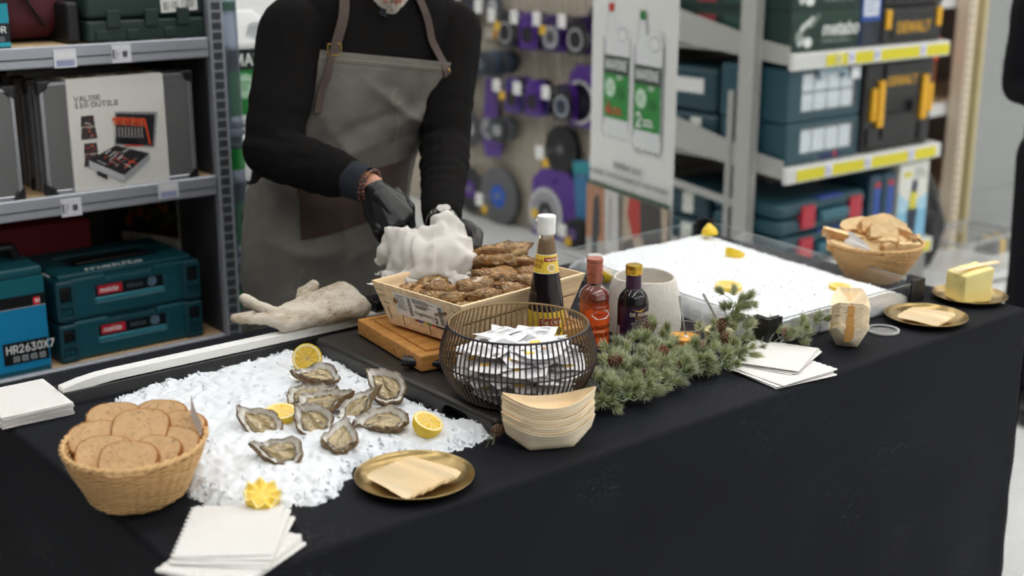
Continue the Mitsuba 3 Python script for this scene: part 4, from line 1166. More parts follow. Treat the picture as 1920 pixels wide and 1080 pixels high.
b = rb(-.041, .041, -.037, .037, 0, .076, .005, 12).refine_to_length(.006)
m = man(b); m = trimesh.Trimesh(m.vertices, m.faces); v = m.vertices
v = v + m.vertex_normals * (.0055 * (meshkit.fbm(v * 28, 3, 4) - .5))[:, None]; v[:, 2] -= v[:, 2].min()
v[:, 2] *= 1 + .10 * v[:, 0] / .04
part(k, 'block', xf(tm(v, m.faces), rotz(math.radians(-22), (2.758, 1.616, TZ + .0028))), mat('#eadc94', .35, spec=.4, sheen=.1), smooth=40)
solo('butter_knife', CUT[0], M_birch2, 'wooden spreader lying across the butter', 'wooden spreader', tw=tw(euler((2.766, 1.606, TZ + .0855), .1, -.10, math.radians(-22), 1.12)))
k = thing('plastic_lid', 'clear round plastic lid lying on the cloth beside the boat stack', 'lid')
Ml = rotz(0, (2.388, 1.597, TZ + .0006))
m = lathe([(0, .0012), (.028, .0012), (.0285, .004), (.034, .0046), (.0348, .0028), (.0355, .0005)], 48)
part(k, 'disc', xf(m, Ml), mat('#f0f2f4', .45, trans=.4, eta=1.2), smooth=40)
part(k, 'rim', xf(lathe([(.0336, .0006), (.0358, .0006), (.0358, .0050), (.0336, .0050), (.0336, .0006)], 48), Ml), mat('#f0f2f4', .3, trans=.3, eta=1.25), smooth=40)

# ---------------------------------------------------------------- napkins
def napkin(w=.165, d=.138, scal=True, th=.0011, seed=0):
    n, mm = 57, 25
    X, Y = np.meshgrid(np.linspace(-w / 2, w / 2, n), np.linspace(-d / 2, d / 2, mm), indexing='ij')
    if scal:
        f1 = np.clip((Y - d / 2 + .02) / .02, 0, 1); Y = Y + f1 * .0035 * (np.abs(np.sin(X / w * PI * 12)) - .5) * 2
        f2 = np.clip((X - w / 2 + .02) / .02, 0, 1); X = X + f2 * .0035 * (np.abs(np.sin(Y / d * PI * 10)) - .5) * 2
    z = .0012 * (meshkit.fbm(np.stack([X * 18, Y * 18, 0 * X], -1), 3, seed) - .5)
    zz = z + th * (1 - .5 * np.clip(1 - (w / 2 - np.abs(X)) / .004, 0, 1))
    a, b = grid(np.stack([X, Y, z], -1)), grid(np.stack([X, Y, zz], -1))
    idx = np.arange(n * mm).reshape(n, mm); loop = np.concatenate([idx[:, 0], idx[-1, 1:], idx[::-1, -1][1:], idx[0, ::-1][1:-1]])
    l2 = np.roll(loop, -1); N = n * mm
    e = np.vstack([np.c_[loop, l2, l2 + N], np.c_[loop, l2 + N, loop + N]])
    if a.face_normals[:, 2].mean() > 0: a.invert()
    if b.face_normals[:, 2].mean() < 0: b.invert()
    return tm(np.vstack([a.vertices, b.vertices]), np.vstack([a.faces, b.faces + N, e]))
def paper(p, n, uv):
    g = .72 + .05 * (mikit.noise(p.x * 700, p.y * 700, p.z * 700) - .5)
    return mi.Color3f(g, g * .985, g * .955)
M_nap = mat('#ffffff', .85, spec=.1, tex=proc(paper), name='tissue')
NA = [ply(napkin(seed=i), None, smooth=40) for i in range(3)]
NB = [ply(napkin(.130, .165, False, .0016, seed=i + 5), None, smooth=40) for i in range(3)]
r = np.random.default_rng(15)
for i in range(8):
    a = math.radians(32 + (-9 if i < 4 else 6) + i * 2.0 + r.uniform(-2, 2))
    o = np.array([.767, 1.567]) + (np.array([-.014, -.024]) if i < 4 else np.array([.016, .030])) * (1 if i < 4 else (i - 2) / 6) + r.uniform(-.004, .004, 2)
    solo('paper_napkin', NA[i % 3], M_nap, '%s scalloped white napkin from the bottom of the fanned pile at the front table corner' % ORD[i], 'napkin', 'fanned napkins at the front corner', tw=tw(euler((o[0], o[1], TZ + .0016 + .0021 * i), 0, 0, a)))
for i in range(9):
    solo('paper_napkin', NB[i % 3], M_nap, '%s white folded napkin from the bottom of the neat pile at the table\'s left end' % ORD[i], 'napkin', 'neat napkin pile at the left end', tw=tw(euler((.7335 + r.uniform(-.001, .001), 2.322 + r.uniform(-.001, .001), TZ + .0014 + .0026 * i), 0, 0, math.radians(-2 + r.uniform(-1, 1)))))
for i in range(8):
    a = math.radians(4 + (-14 if i < 4 else 6) + i * 2.2 + r.uniform(-2, 2))
    o = np.array([2.016, 1.590]) + (np.array([-.022, -.030]) if i < 4 else np.array([.018, .024])) + r.uniform(-.006, .006, 2)
    solo('paper_napkin', NA[i % 3], M_nap, '%s white napkin from the bottom of the loose pile before the black tray clip' % ORD[i], 'napkin', 'loose napkins before the clear tray', tw=tw(euler((o[0], o[1], TZ + .0016 + .0021 * i), 0, 0, a)))

# ---------------------------------------------------------------- bread baskets
def cane(p, n, uv):
    g = mikit.fbm(p.x * 120, p.y * 120, p.z * 300, 3)
    return mikit.mix((.46, .25, .09), (.74, .50, .24), g)
M_cane = mat('#ffffff', .5, spec=.35, tex=proc(cane), name='cane')
def wicker(lab, cx, cy, rim, base, h, sx, sy, rot, rows=23, nst=36):
    k = thing('bread_basket', lab, 'basket')
    Mw = rotz(rot, (cx, cy, TZ + .0008)) @ np.diag([sx, sy, 1, 1])
    prof = curve([(base, .002), (base + .012, .010), (base + (rim - base) * .45, h * .34), (base + (rim - base) * .78, h * .68), (rim, h)], 40)
    rz_ = lambda z: np.interp(z, prof[:, 1], prof[:, 0])
    a = np.linspace(0, 2 * PI, 180, endpoint=False)
    dz = (h - .012) / rows
    for i in range(rows):
        z = .008 + dz * i
        rr = rz_(z) + .0019 * np.sin(a * nst / 2 + PI * (i % 2))
        m = tube(np.stack([rr * np.cos(a), rr * np.sin(a), z + .0006 * np.sin(a * 7 + i)], 1), dz * .56, 6, closed=True)
        part(k, 'weave_strand', xf(m, Mw), M_cane, smooth=True)
    for j in range(nst):
        t = 2 * PI * (j + .5) / nst
        q = prof[::4]
        m = tube(np.stack([q[:, 0] * math.cos(t), q[:, 0] * math.sin(t), q[:, 1]], 1), .0016, 5)
        part(k, 'stake', xf(m, Mw), M_cane, smooth=True)
    for q, off in ((.0, 0), (.0042, PI)):
        rr = rim + .0022 * np.cos(a * 22 + off); zz = h + .002 + .0022 * np.sin(a * 22 + off)
        m = tube(np.stack([rr * np.cos(a), rr * np.sin(a), zz], 1), .0031, 6, closed=True)
        part(k, 'braided_rim', xf(m, Mw), M_cane, smooth=True)
    for s in np.linspace(.012, base, 8):
        m = tube(np.stack([s * np.cos(a[::4]), s * np.sin(a[::4]), np.full(45, .0035)], 1), base / 14, 5, closed=True)
        part(k, 'base_coil', xf(m, Mw), M_cane, smooth=True)
    return Mw, rz_
Mb, rb1 = wicker('round wicker basket of brown bread slices at the front left', .742, 1.832, .108, .062, .092, 1.0, 1.20, math.radians(-34))
def crumb(p, n, uv):
    d = mikit.fbm(p.x * 90, p.y * 90, p.z * 90, 3)
    hole = mikit.smoothstep(.68, .76, mikit.noise(p.x * 380, p.y * 380, p.z * 380)) * mikit.smoothstep(.35, .6, mikit.noise(p.x * 70, p.y * 70, p.z * 70))
    return mikit.mix((.55, .34, .165), (.68, .46, .255), d) * (1 - .45 * hole)
M_crumb = mat('#ffffff', .85, spec=.15, tex=proc(crumb), name='bread_crumb')
M_crust = mat('#98602c', .7, spec=.2)
def slice_shape(w, h, th, seed):
    r = np.random.default_rng(seed)
    a = np.linspace(0, 2 * PI, 48, endpoint=False)
    x = w / 2 * np.sign(np.cos(a)) * np.abs(np.cos(a)) ** .85; y = h / 2 * np.sign(np.sin(a)) * np.abs(np.sin(a)) ** (.75)
    x = x * (1 + .10 * np.clip(y / h * 2, 0, 1)) * (1 + .02 * np.sin(3 * a + r.uniform(0, 6)))
    prof = [(0, th / 2), (.5, th / 2), (.93, th / 2), (.985, th * .42), (1.0, th * .25), (1.0, -th * .25), (.985, -th * .42), (.93, -th / 2), (0, -th / 2)]
    P = np.stack([np.stack([x * s, y * s, np.full(48, z) + .0008 * (meshkit.noise(np.stack([x * s * 90, y * s * 90, 0 * x + z], 1), seed) - .5)], 1) for s, z in prof])
    m = grid(P, cv=True)
    if m.volume < 0: m.invert()
    i = np.arange(8 * 48 * 2)
    rad = np.repeat([q[0] for q in prof], 48)
    fr = rad[m.faces].max(1) > .94; fmin = rad[m.faces].min(1) > .92
    c = tm(m.vertices, m.faces[~fmin]); d = tm(m.vertices, m.faces[fmin])
    return ply(c, M_crumb, smooth=30), ply(d, M_crust, smooth=30)
SL_ = [slice_shape(.088, .070, .011, i) for i in range(3)]
def put_slice(M, lab, group, i):
    k = thing('bread_slice', lab, 'bread', group)
    part(k, 'crumb', SL_[i % 3][0], tw=tw(M)); part(k, 'crust', SL_[i % 3][1], tw=tw(M), label='darker crust')
# slices lean back in rows, faces to the camera
vr = np.array([.772, -.636, 0]); vf = np.array([.636, .772, 0])
cen = np.array([.742, 1.832, TZ])
def slice_at(rt, fw, z, lean, turn, i, s=1.0):
    o = cen + vr * rt + vf * fw + [0, 0, z]
    x = vr * math.cos(turn) + vf * math.sin(turn)
    fwd = np.cross([0, 0, 1], x)
    y = fwd * math.cos(lean) + np.array([0, 0, 1]) * math.sin(lean)
    M = frame(o, x, y); M[:3, :3] *= s
    put_slice(M, 'brown bread slice in the front wicker basket, ' + ('back row, left', 'back row, middle', 'back row, right', 'second row, left', 'second row, middle', 'second row, right', 'third row, left', 'third row, right', 'foremost', 'underneath, at the back left', 'underneath, at the right', 'underneath, lowest', 'underneath, at the back')[i], 'bread slices in the front basket', i)
for i, q in enumerate([(-.052, .066, .098, .62, .18, 1.0), (.018, .082, .096, .62, -.10, 1.02), (.060, .055, .090, .60, -.45, .95), (-.066, .016, .086, .58, .35, 1.0), (.000, .034, .098, .60, .05, 1.05), (.060, .006, .082, .56, -.4, .95), (-.040, -.030, .080, .58, .12, 1.0), (.040, -.022, .080, .60, -.30, .9), (.004, -.056, .079, .62, -.03, 1.05),
                      (-.03, .03, .060, .3, .8, .95), (.03, .02, .058, .3, -.6, .95), (0, -.02, .044, .2, .2, .9), (.01, .05, .050, .3, .1, .9)]):
    slice_at(*q[:5], i, q[5])
M_paper = mat('#dfe0e2', .7, spec=.2)
def paper_flap(pts, nm, lab):
    P = np.array(pts, float)
    u_ = np.linspace(0, 1, 10); n = len(P) // 2
    A = curve(P[:n], 14); B = curve(P[n:], 14)
    G = A[:, None] * (1 - u_)[None, :, None] + B[:, None] * u_[None, :, None]
    G[..., 2] += .003 * np.sin(u_ * 7)[None]
    g = grid(G); e = g.copy(); e.vertices = e.vertices + [.0002, .0003, .0003]; e.invert()
    solo(nm, cat([g, e]), M_paper, lab, 'paper', smooth=30)
def cpt(rt, fw, z): q = cen + vr * rt + vf * fw; return (q[0], q[1], TZ + z)
paper_flap([cpt(-.098, .030, .078), cpt(-.090, -.006, .070), cpt(-.066, -.046, .052), cpt(-.088, .030, .098), cpt(-.082, -.004, .088), cpt(-.062, -.036, .066)], 'paper_liner', 'white paper edge inside the front bread basket, at its left')
paper_flap([cpt(.100, .010, .085), cpt(.088, .040, .088), cpt(.070, .068, .090), cpt(.102, .018, .112), cpt(.086, .046, .124), cpt(.074, .070, .140)], 'paper_liner', 'white paper edge standing up inside the front bread basket, at its right')
c2 = (2.737, 1.874)
Mb2, rb2 = wicker('round wicker basket of bread wedges behind the clear tray', *c2, .118, .056, .098, 1.0, 1.0, 0)
def wedge(seed, L=.10, H=.036, W=.016):
    r = np.random.default_rng(seed)
    a = np.linspace(0, PI, 25)
    k_ = 1 + .04 * np.sin(5 * a + seed) + .02 * r.normal(size=25)
    arc = np.stack([L / 2 * np.cos(a) * k_, H * np.sin(a) ** .8 * k_], 1)
    low = np.stack([np.linspace(-L / 2, L / 2, 8)[1:-1], -.004 + .002 * r.normal(size=6)], 1)
    pl2 = SPoly(np.vstack([arc, low]))
    m = trimesh.creation.extrude_polygon(pl2, W, engine='earcut'); m.apply_translation([0, 0, -W / 2])
    m = m.subdivide_to_size(.008); v = m.vertices.copy()
    v[:, 2] *= 1 - .45 * (v[:, 0] / L + .5)             # cut on the slant
    v += .0022 * (np.stack([meshkit.noise(v * 120 + i * 9, seed) for i in range(3)], 1) - .5)
    m = tm(v, m.faces)
    cr = (np.abs(m.face_normals[:, 2]) < .6) & (m.triangles_center[:, 1] > .001)
    return ply(tm(v, m.faces[cr]), None, smooth=30), ply(tm(v, m.faces[~cr]), None, smooth=30)
def loaf_col(p, n, uv):
    g = mikit.fbm(p.x * 60, p.y * 60, p.z * 60, 4)
    fl = mikit.smoothstep(.55, .75, mikit.noise(p.x * 90, p.y * 90, p.z * 90)) * .5
    return mikit.mix((.30, .13, .045), (.60, .32, .12), g) * (1 - fl) + mi.Color3f(.72, .52, .32) * fl
M_loaf = mat('#ffffff', .75, spec=.2, tex=proc(loaf_col), name='baguette_crust')
M_cr2 = mat('#ffffff', .85, spec=.1, tex=proc(lambda p, n, uv: mikit.mix((.66, .45, .22), (.86, .69, .43), mikit.fbm(p.x * 110, p.y * 110, p.z * 110, 3))), name='baguette_crumb')
WE = [wedge(i, *q) for i, q in enumerate([(.115, .044, .022), (.10, .040, .020), (.125, .042, .024)])]
r = np.random.default_rng(33)
cc = np.array([c2[0], c2[1], TZ])
for i, (rt, fw, z, az, rx, ry) in enumerate([(-.075, .03, .112, -25, 50, 6), (-.03, .05, .120, -12, 35, -4), (.02, .03, .124, 20, 60, 0), (.06, .03, .118, -35, 30, 8), (.085, -.01, .112, 35, -40, 0), (.03, -.02, .120, 18, -60, 0), (-.01, -.03, .112, -40, -60, -8), (.055, -.055, .106, 10, -80, 0), (-.045, -.005, .108, -30, 100, 0), (.09, .045, .108, 60, 30, 20), (-.08, -.01, .096, -15, 70, 0), (0, .075, .112, 5, 20, 0), (.05, .07, .110, -60, 40, 15), (-.02, .01, .09, 60, 20, 0), (.04, 0, .088, -30, 60, 0), (.0, -.05, .085, 0, 40, 0), (-.05, .04, .085, 80, 60, 0), (.06, .02, .085, 20, 90, 0), (0, 0, .06, 40, 0, 0), (.02, .03, .06, -40, 0, 0)]):
    o = cc + vr * rt * .92 + vf * fw * .92 + [0, 0, z]
    k = thing('bread_wedge', 'crusty bread wedge piled in the far wicker basket', 'bread', 'bread wedges in the far basket')
    M = euler(o, math.radians(rx + (125 if i % 5 in (0, 3) and i < 12 else 0)), math.radians(ry), math.radians(az - 39))
    part(k, 'crust', WE[i % 3][0], M_loaf, tw=tw(M)); part(k, 'crumb', WE[i % 3][1], M_cr2, tw=tw(M), label='pale cut side')
def cpt2(rt, fw, z): q = cc + vr * rt + vf * fw; return (q[0], q[1], TZ + z)
paper_flap([cpt2(-.085, -.02, .098), cpt2(-.065, -.04, .096), cpt2(-.03, -.075, .094), cpt2(-.072, -.01, .128), cpt2(-.06, -.03, .125), cpt2(-.035, -.06, .104)], 'paper_liner', 'white paper corner poking out among the bread wedges')

# ---------------------------------------------------------------- knife, clamp
k = thing('knife', 'black handled knife lying on the worktop between the board and the wire basket', 'knife')
KM = rotz(math.radians(-50), (1.385, 1.950, PZ + .0006))
hd = []
for t in np.linspace(0, 1, 22): hd.append((.0135 + .0018 * math.cos(t * 12)) * (.75 + .25 * math.sin(PI * min(1, t * 2.2))) )
p_ = np.stack([np.linspace(-.045, .040, 22), 0 * np.linspace(0, 1, 22), np.full(22, .0135)], 1)
part(k, 'handle', xf(tube(p_, np.array(hd), 14, flat=.8), KM), M_clip, smooth=40)
part(k, 'guard', xf(man(rb(.036, .050, -.020, .020, .001, .030, .005)), KM), M_clip, smooth=40)
part(k, 'blade', xf(cb(.050, .11, -.014, .014, .010, .012, .0005), KM), M_steel)
k = thing('corner_clamp', 'black plastic clamp on the white edge strip by the chopping board', 'clamp')
ms = [man(rb(1.505, 1.570, 2.318, 2.352, .8062, .834, .006)), man(rb(1.505, 1.540, 2.300, 2.3195, .809, .832, .005)), man(rb(1.562, 1.570, 2.33, 2.36, .80, .842, .003))]
part(k, 'body', cat(ms), M_clip, smooth=40)
# ---------------------------------------------------------------- the man shucking oysters
M_skin = mat('#b98872', .5, spec=.35, sheen=.1)
def knit(p, n, uv):
    g = 1 + .5 * (mikit.noise(p.x * 500, p.y * 500, p.z * 500) - .5)
    return mi.Color3f(.0066, .0061, .0061) * g
M_swea = mat('#ffffff', .9, spec=.10, sheen=.03, tex=proc(knit), name='black_knit')
M_navy = mat('#23272f', .8, spec=.2)
def canvas(p, n, uv):
    a = mikit.fbm(p.x * 9, p.y * 9, p.z * 9, 4); b = mikit.fbm(p.x * 40, p.y * 40, p.z * 40, 3)
    w_ = mikit.fbm(p.x * 11 + 5, p.y * 11, p.z * 8, 3)
    cr = mikit.smoothstep(.485, .5, w_) * mikit.smoothstep(.515, .5, w_) * mikit.smoothstep(.5, .7, mikit.fbm(p.x * 13, p.y * 13, p.z * 13 + 7, 2))
    g = .036 + .15 * a + .045 * b + .04 * cr
    return mi.Color3f(g * 1.05, g * .99, g * .885)
M_canvas = mat('#ffffff', .75, spec=.2, tex=proc(canvas), name='waxed_canvas')
M_leather = mat('#4a3d38', .55, spec=.3)
M_glove = mat('#141416', .34, spec=.5)
M_dark = mat('#131418', .85, spec=.15)
LV = [  # z, centre x, centre y, half width, half depth
    (.45, 1.668, 2.795, .214, .140), (.72, 1.668, 2.790, .214, .140), (.92, 1.674, 2.795, .206, .138), (1.06, 1.706, 2.785, .202, .132), (1.20, 1.755, 2.765, .215, .128),
    (1.32, 1.795, 2.742, .222, .120), (1.40, 1.812, 2.735, .212, .100), (1.455, 1.822, 2.735, .150, .082), (1.50, 1.828, 2.725, .075, .062)]
LVa = np.array(LV)
def lv(z): return [np.interp(z, LVa[:, 0], LVa[:, i]) for i in range(1, 5)]
def torso_chain(lo, hi, grow=0.0):
    out = []
    zs = [q for q in LV if lo <= q[0] <= hi]
    def balls(q):
        z, cx, cy, hw, hd = q
        return [m3.Manifold.sphere(hd + grow, 20).translate([cx + s * (hw - hd), cy, z]) for s in ((-1, -.33, .33, 1) if hw > hd else (0,))]
    for a, b in zip(zs[:-1], zs[1:]): out.append(m3.Manifold.batch_hull(balls(a) + balls(b)))
    return out
def limb(*pts):
    out = []
    for (a, ra), (b, rb_) in zip(pts[:-1], pts[1:]):
        out.append(m3.Manifold.batch_hull([m3.Manifold.sphere(ra, 20).translate(list(map(float, a))), m3.Manifold.sphere(rb_, 20).translate(list(map(float, b)))]))
    return out
def melt(parts, ref, it):
    m = m3.Manifold.batch_boolean(parts, m3.OpType.Add).refine_to_length(ref)
    t = man(m)
    trimesh.smoothing.filter_taubin(t, iterations=it)
    return t
SR, ER, WR = np.array([1.588, 2.745, 1.385]), np.array([1.458, 2.655, 1.125]), np.array([1.566, 2.398, 1.068])
SLh, EL, WL = np.array([2.012, 2.700, 1.365]), np.array([1.892, 2.560, 1.105]), np.array([1.694, 2.308, .980])
HEAD = np.array([1.796, 2.668, 1.540])
man_k = thing('person', 'person in a black sweater and grey apron opening oysters behind the table', 'person')
# body: head, neck, trunk, arms and legs in one skin
hd_ = []
def ball(c, r): return m3.Manifold.sphere(float(r), 24).translate(list(map(float, c)))
fw_ = np.array([-.12, -.86, -.49]); fw_ /= np.linalg.norm(fw_)       # where the face looks: down at the hands
up_ = np.array([-.05, -.50, .86]); up_ -= fw_ * (up_ @ fw_); up_ /= np.linalg.norm(up_)
rt_ = np.cross(fw_, up_)
def hp(x, y, z): return HEAD + rt_ * x + fw_ * y + up_ * z
skull = [m3.Manifold.batch_hull([ball(hp(0, -.02, .045), .080), ball(hp(0, .015, .02), .072), ball(hp(0, .045, -.075), .030), ball(hp(.03, .02, -.06), .035), ball(hp(-.03, .02, -.06), .035)])]
skull += [m3.Manifold.batch_hull([ball(hp(0, .083, .012), .009), ball(hp(0, .104, -.025), .012), ball(hp(.012, .09, -.03), .009), ball(hp(-.012, .09, -.03), .009)])]
for s in (-1, 1): skull += [m3.Manifold.batch_hull([ball(hp(s * .075, -.01, .012), .012), ball(hp(s * .082, -.02, .03), .010), ball(hp(s * .076, -.008, -.025), .009)])]
skull += limb((hp(0, -.03, -.06), .058), (np.array([1.822, 2.73, 1.47]), .064))
body = skull + torso_chain(.92, 1.455, -.05) + limb(((1.822, 2.74, 1.40), .06), ((1.822, 2.73, 1.47), .062)) + limb((SR, .05), (ER, .046), (WR, .030)) + limb((SLh, .05), (EL, .045), (WL, .030))
for s in (-1, 1):
    hip = np.array([1.672 + s * .085, 2.80, .90])
    body += limb((hip, .09), (np.array([1.655 + s * .115, 2.78, .50]), .068), (np.array([1.655 + s * .125, 2.82, .10]), .045)) + limb((np.array([1.655 + s * .125, 2.82, .055]), .045), (np.array([1.655 + s * .14, 2.68, .04]), .035))
t = melt(body, .016, 3)
part(man_k, 'body', t, M_skin, smooth=True)
# beard, hair, eyes, mouth
bd = m3.Manifold.batch_hull([ball(hp(0, .050, -.078), .034), ball(hp(.036, .020, -.055), .040), ball(hp(-.036, .020, -.055), .040), ball(hp(0, .075, -.052), .022)])
t = man(bd.refine_to_length(.004)); t = trimesh.Trimesh(t.vertices, t.faces); v = t.vertices + t.vertex_normals * (.007 * (meshkit.noise(t.vertices * np.array([420, 420, 160]), 3) - .5))[:, None]
part(man_k, 'beard', tm(v, t.faces), mat('#b9b2aa', .85, sheen=.3), smooth=30, label='short grey white beard')
hr_ = man((m3.Manifold.batch_hull([ball(hp(0, -.025, .055), .086), ball(hp(0, -.04, .01), .078)]) - m3.Manifold.cube([.4, .3, .4], True).rotate([0, 0, 0]).translate(list(map(float, hp(0, .215, 0))))).refine_to_length(.01))
part(man_k, 'hair', hr_, mat('#8d8781', .85, sheen=.3), smooth=40, label='short grey hair')
for s in (-1, 1):
    part(man_k, 'eye', xf(trimesh.creation.icosphere(2, .0115), euler(hp(s * .032, .072, .015))), mat('#d8d4cc', .2), smooth=True)
    part(man_k, 'eyebrow', tube(curve([hp(s * .015, .090, .036), hp(s * .032, .091, .041), hp(s * .05, .082, .036)], 8), .0045, 6), mat('#8d8781', .9), smooth=True)
part(man_k, 'mouth', tube(curve([hp(-.024, .078, -.050), hp(0, .093, -.048), hp(.024, .078, -.050)], 10), .0048, 6), mat('#a8655a', .4), smooth=True)
# shirt: collar and cuff
ck = []
zc = np.array([1.824, 2.722, 1.487])
a = np.linspace(.16 * PI, 1.84 * PI, 40) - PI / 2
rows = []
for r_, z_ in ((.067, .050), (.070, .052), (.084, .020), (.100, -.006), (.094, -.010), (.070, .012), (.065, .048)):
    pinch = 1 + .16 * np.exp(-((np.abs(a - PI / 2) - .84 * PI) / .25) ** 2)
    rows.append(np.stack([zc[0] + r_ * np.cos(a) * pinch, zc[1] + r_ * np.sin(a) * pinch, zc[2] + z_ - .045 * np.exp(-((np.abs(a - PI / 2) - .84 * PI) / .35) ** 2) + .02 * np.sin(a)], 1))
g = grid(np.stack(rows)); part(man_k, 'shirt_collar', cat([g]), M_navy, smooth=40, label='navy shirt collar')
def sleeve_dir(E, W): d = W - E; return d / np.linalg.norm(d)
dR, dL = sleeve_dir(ER, WR), sleeve_dir(EL, WL)
LR, LL = np.linalg.norm(WR - ER), np.linalg.norm(WL - EL)
def cuff_tube(E, d, t0, t1, r0, r1, amp, seed, n=20, wall=.004):
    P = []
    q0 = np.cross(d, [0, 0, 1.0]); q0 /= np.linalg.norm(q0); q1 = np.cross(q0, d)
    aa = np.linspace(0, 2 * PI, 40, endpoint=False)
    tt = np.r_[np.linspace(t0, t1, n), t1 + .001, t1 - .004, t1 - .02]
    for i, t_ in enumerate(tt):
        rr = np.interp(t_, [t0, t1], [r0, r1]) - (wall if i > n else 0)
        c = E + d * t_
        w = rr * (1 + amp * (meshkit.noise(np.stack([np.cos(aa) * 2, np.sin(aa) * 2, np.full(40, t_ * 40)], 1), seed) - .5))
        P.append(c + q0 * (w * np.cos(aa))[:, None] + q1 * (w * np.sin(aa))[:, None])
    return grid(np.stack(P), cv=True)
m = cuff_tube(ER, dR, LR - .085, LR - .012, .044, .041, .10, 5); m.invert() if m.volume < 0 else None
part(man_k, 'shirt_cuff', m, M_navy, smooth=40, label='navy shirt cuff')
# sweater
sw = torso_chain(.92, 1.455, .004) + limb((SR, .088), (SR * .5 + ER * .5, .074), (ER, .064), (ER + dR * (LR - .115), .055), (ER + dR * (LR - .085), .051)) + limb((SLh, .086), (SLh * .5 + EL * .5, .073), (EL, .063), (EL + dL * (LL - .06), .050), (EL + dL * (LL - .035), .047))
sw += limb((np.array([1.66, 2.742, 1.42]), .078), (np.array([1.97, 2.722, 1.40]), .080))
t = melt(sw, .0095, 10)
v, nn = np.array(t.vertices), np.array(t.vertex_normals)
def near_seg(p, a, b):
    e = b - a; u_ = np.clip(((p - a) @ e) / (e @ e), 0, 1); return np.linalg.norm(p - a - u_[:, None] * e, axis=1), u_
disp = .016 * (meshkit.fbm(v * np.array([9, 9, 6]), 3, 2) - .5)
for S, E, W, seed in ((SR, ER, WR, 1), (SLh, EL, WL, 2)):
    d1, u1 = near_seg(v, S, E); d2, u2 = near_seg(v, E, W)
    el = np.exp(-(np.linalg.norm(v - E, axis=1) / .13) ** 2)
    ax = (W - S) / np.linalg.norm(W - S)
    w = np.sin((v @ ((E - S) / np.linalg.norm(E - S))) * 105 + 9 * meshkit.fbm(v * 11, 2, seed)) 
    disp += .0050 * el * w * np.clip(2.2 * meshkit.fbm(v * 14, 2, seed + 30) - .5, 0, 1) * (np.minimum(d1, d2) < .11)
    w2 = np.sin((v @ ((W - E) / np.linalg.norm(W - E))) * 130 + 12 * meshkit.fbm(v * 9, 2, seed + 5))
    disp += .0026 * np.exp(-((u2 - .55) / .35) ** 2) * w2 * np.clip(2.4 * meshkit.fbm(v * 16, 2, seed + 40) - .6, 0, 1) * (d2 < .085)
v = v + nn * disp[:, None]
SWV = v
part(man_k, 'sweater', tm(v, t.faces), M_swea, smooth=True, label='black knitted sweater')
# trousers, shoes
tr = []
for s in (-1, 1):
    hip = np.array([1.658 + s * .085, 2.80, .90])
    tr += limb((hip, .112), (np.array([1.655 + s * .115, 2.78, .50]), .085), (np.array([1.655 + s * .125, 2.82, .14]), .068))
part(man_k, 'trousers', melt(tr, .02, 4), M_dark, smooth=True)
for s in (-1, 1):
    part(man_k, 'shoe', melt(limb((np.array([1.655 + s * .125, 2.83, .058]), .056), (np.array([1.655 + s * .14, 2.68, .045]), .044)), .012, 4), mat('#17171a', .4), smooth=True)
# apron: a canvas sheet over the front of the body
def front(x, z, off):
    cx, cy, hw, hd = lv(z)
    hw = hw + off; hd = hd + off
    e = np.clip((np.abs(x - cx) - (hw - hd)) / hd, 0, .9995)
    return cy - hd * np.sqrt(1 - e ** 2)
def apron_fold(x, z):
    q = np.stack([x * 7, z * 5, 0 * x], -1)
    f = .022 * (meshkit.fbm(q, 3, 8) - .5) + .010 * (1 - np.abs(2 * meshkit.noise(q * np.array([1.1, 2.2, 1]) + 3, 4) - 1)) ** 2 * np.clip((1.30 - z) / .1, 0, 1)
    rg = lambda a, b, w: np.exp(-((z - a - b * (x - 1.78)) / w) ** 2)
    m_ = np.clip((z - 1.0) / .08, 0, 1) * np.clip((1.36 - z) / .1, 0, 1)
    f = f + m_ * (.014 * rg(1.225, -.75, .020) * np.exp(-((x - 1.83) / .10) ** 2) + .012 * rg(1.17, .55, .018) * np.exp(-((x - 1.88) / .08) ** 2) - .010 * rg(1.20, .35, .02) * np.exp(-((x - 1.72) / .12) ** 2) + .010 * rg(1.14, .28, .018) * np.exp(-((x - 1.74) / .14) ** 2))
    f = f - .010 * np.exp(-((z - 1.13 - .25 * (x - 1.75)) / .022) ** 2) * np.exp(-((x - 1.80) / .12) ** 2) + .008 * np.exp(-((z - 1.17 - .2 * (x - 1.75)) / .03) ** 2) * np.exp(-((x - 1.82) / .12) ** 2)
    f = f + .006 * np.sin(x * 38 + 3 * z) * np.clip((1.0 - z) / .4, 0, 1)
    return f
nv, nu = 110, 64
zz = np.r_[np.linspace(1.352, 1.09, 50), np.linspace(1.085, .45, 60)]
P = []
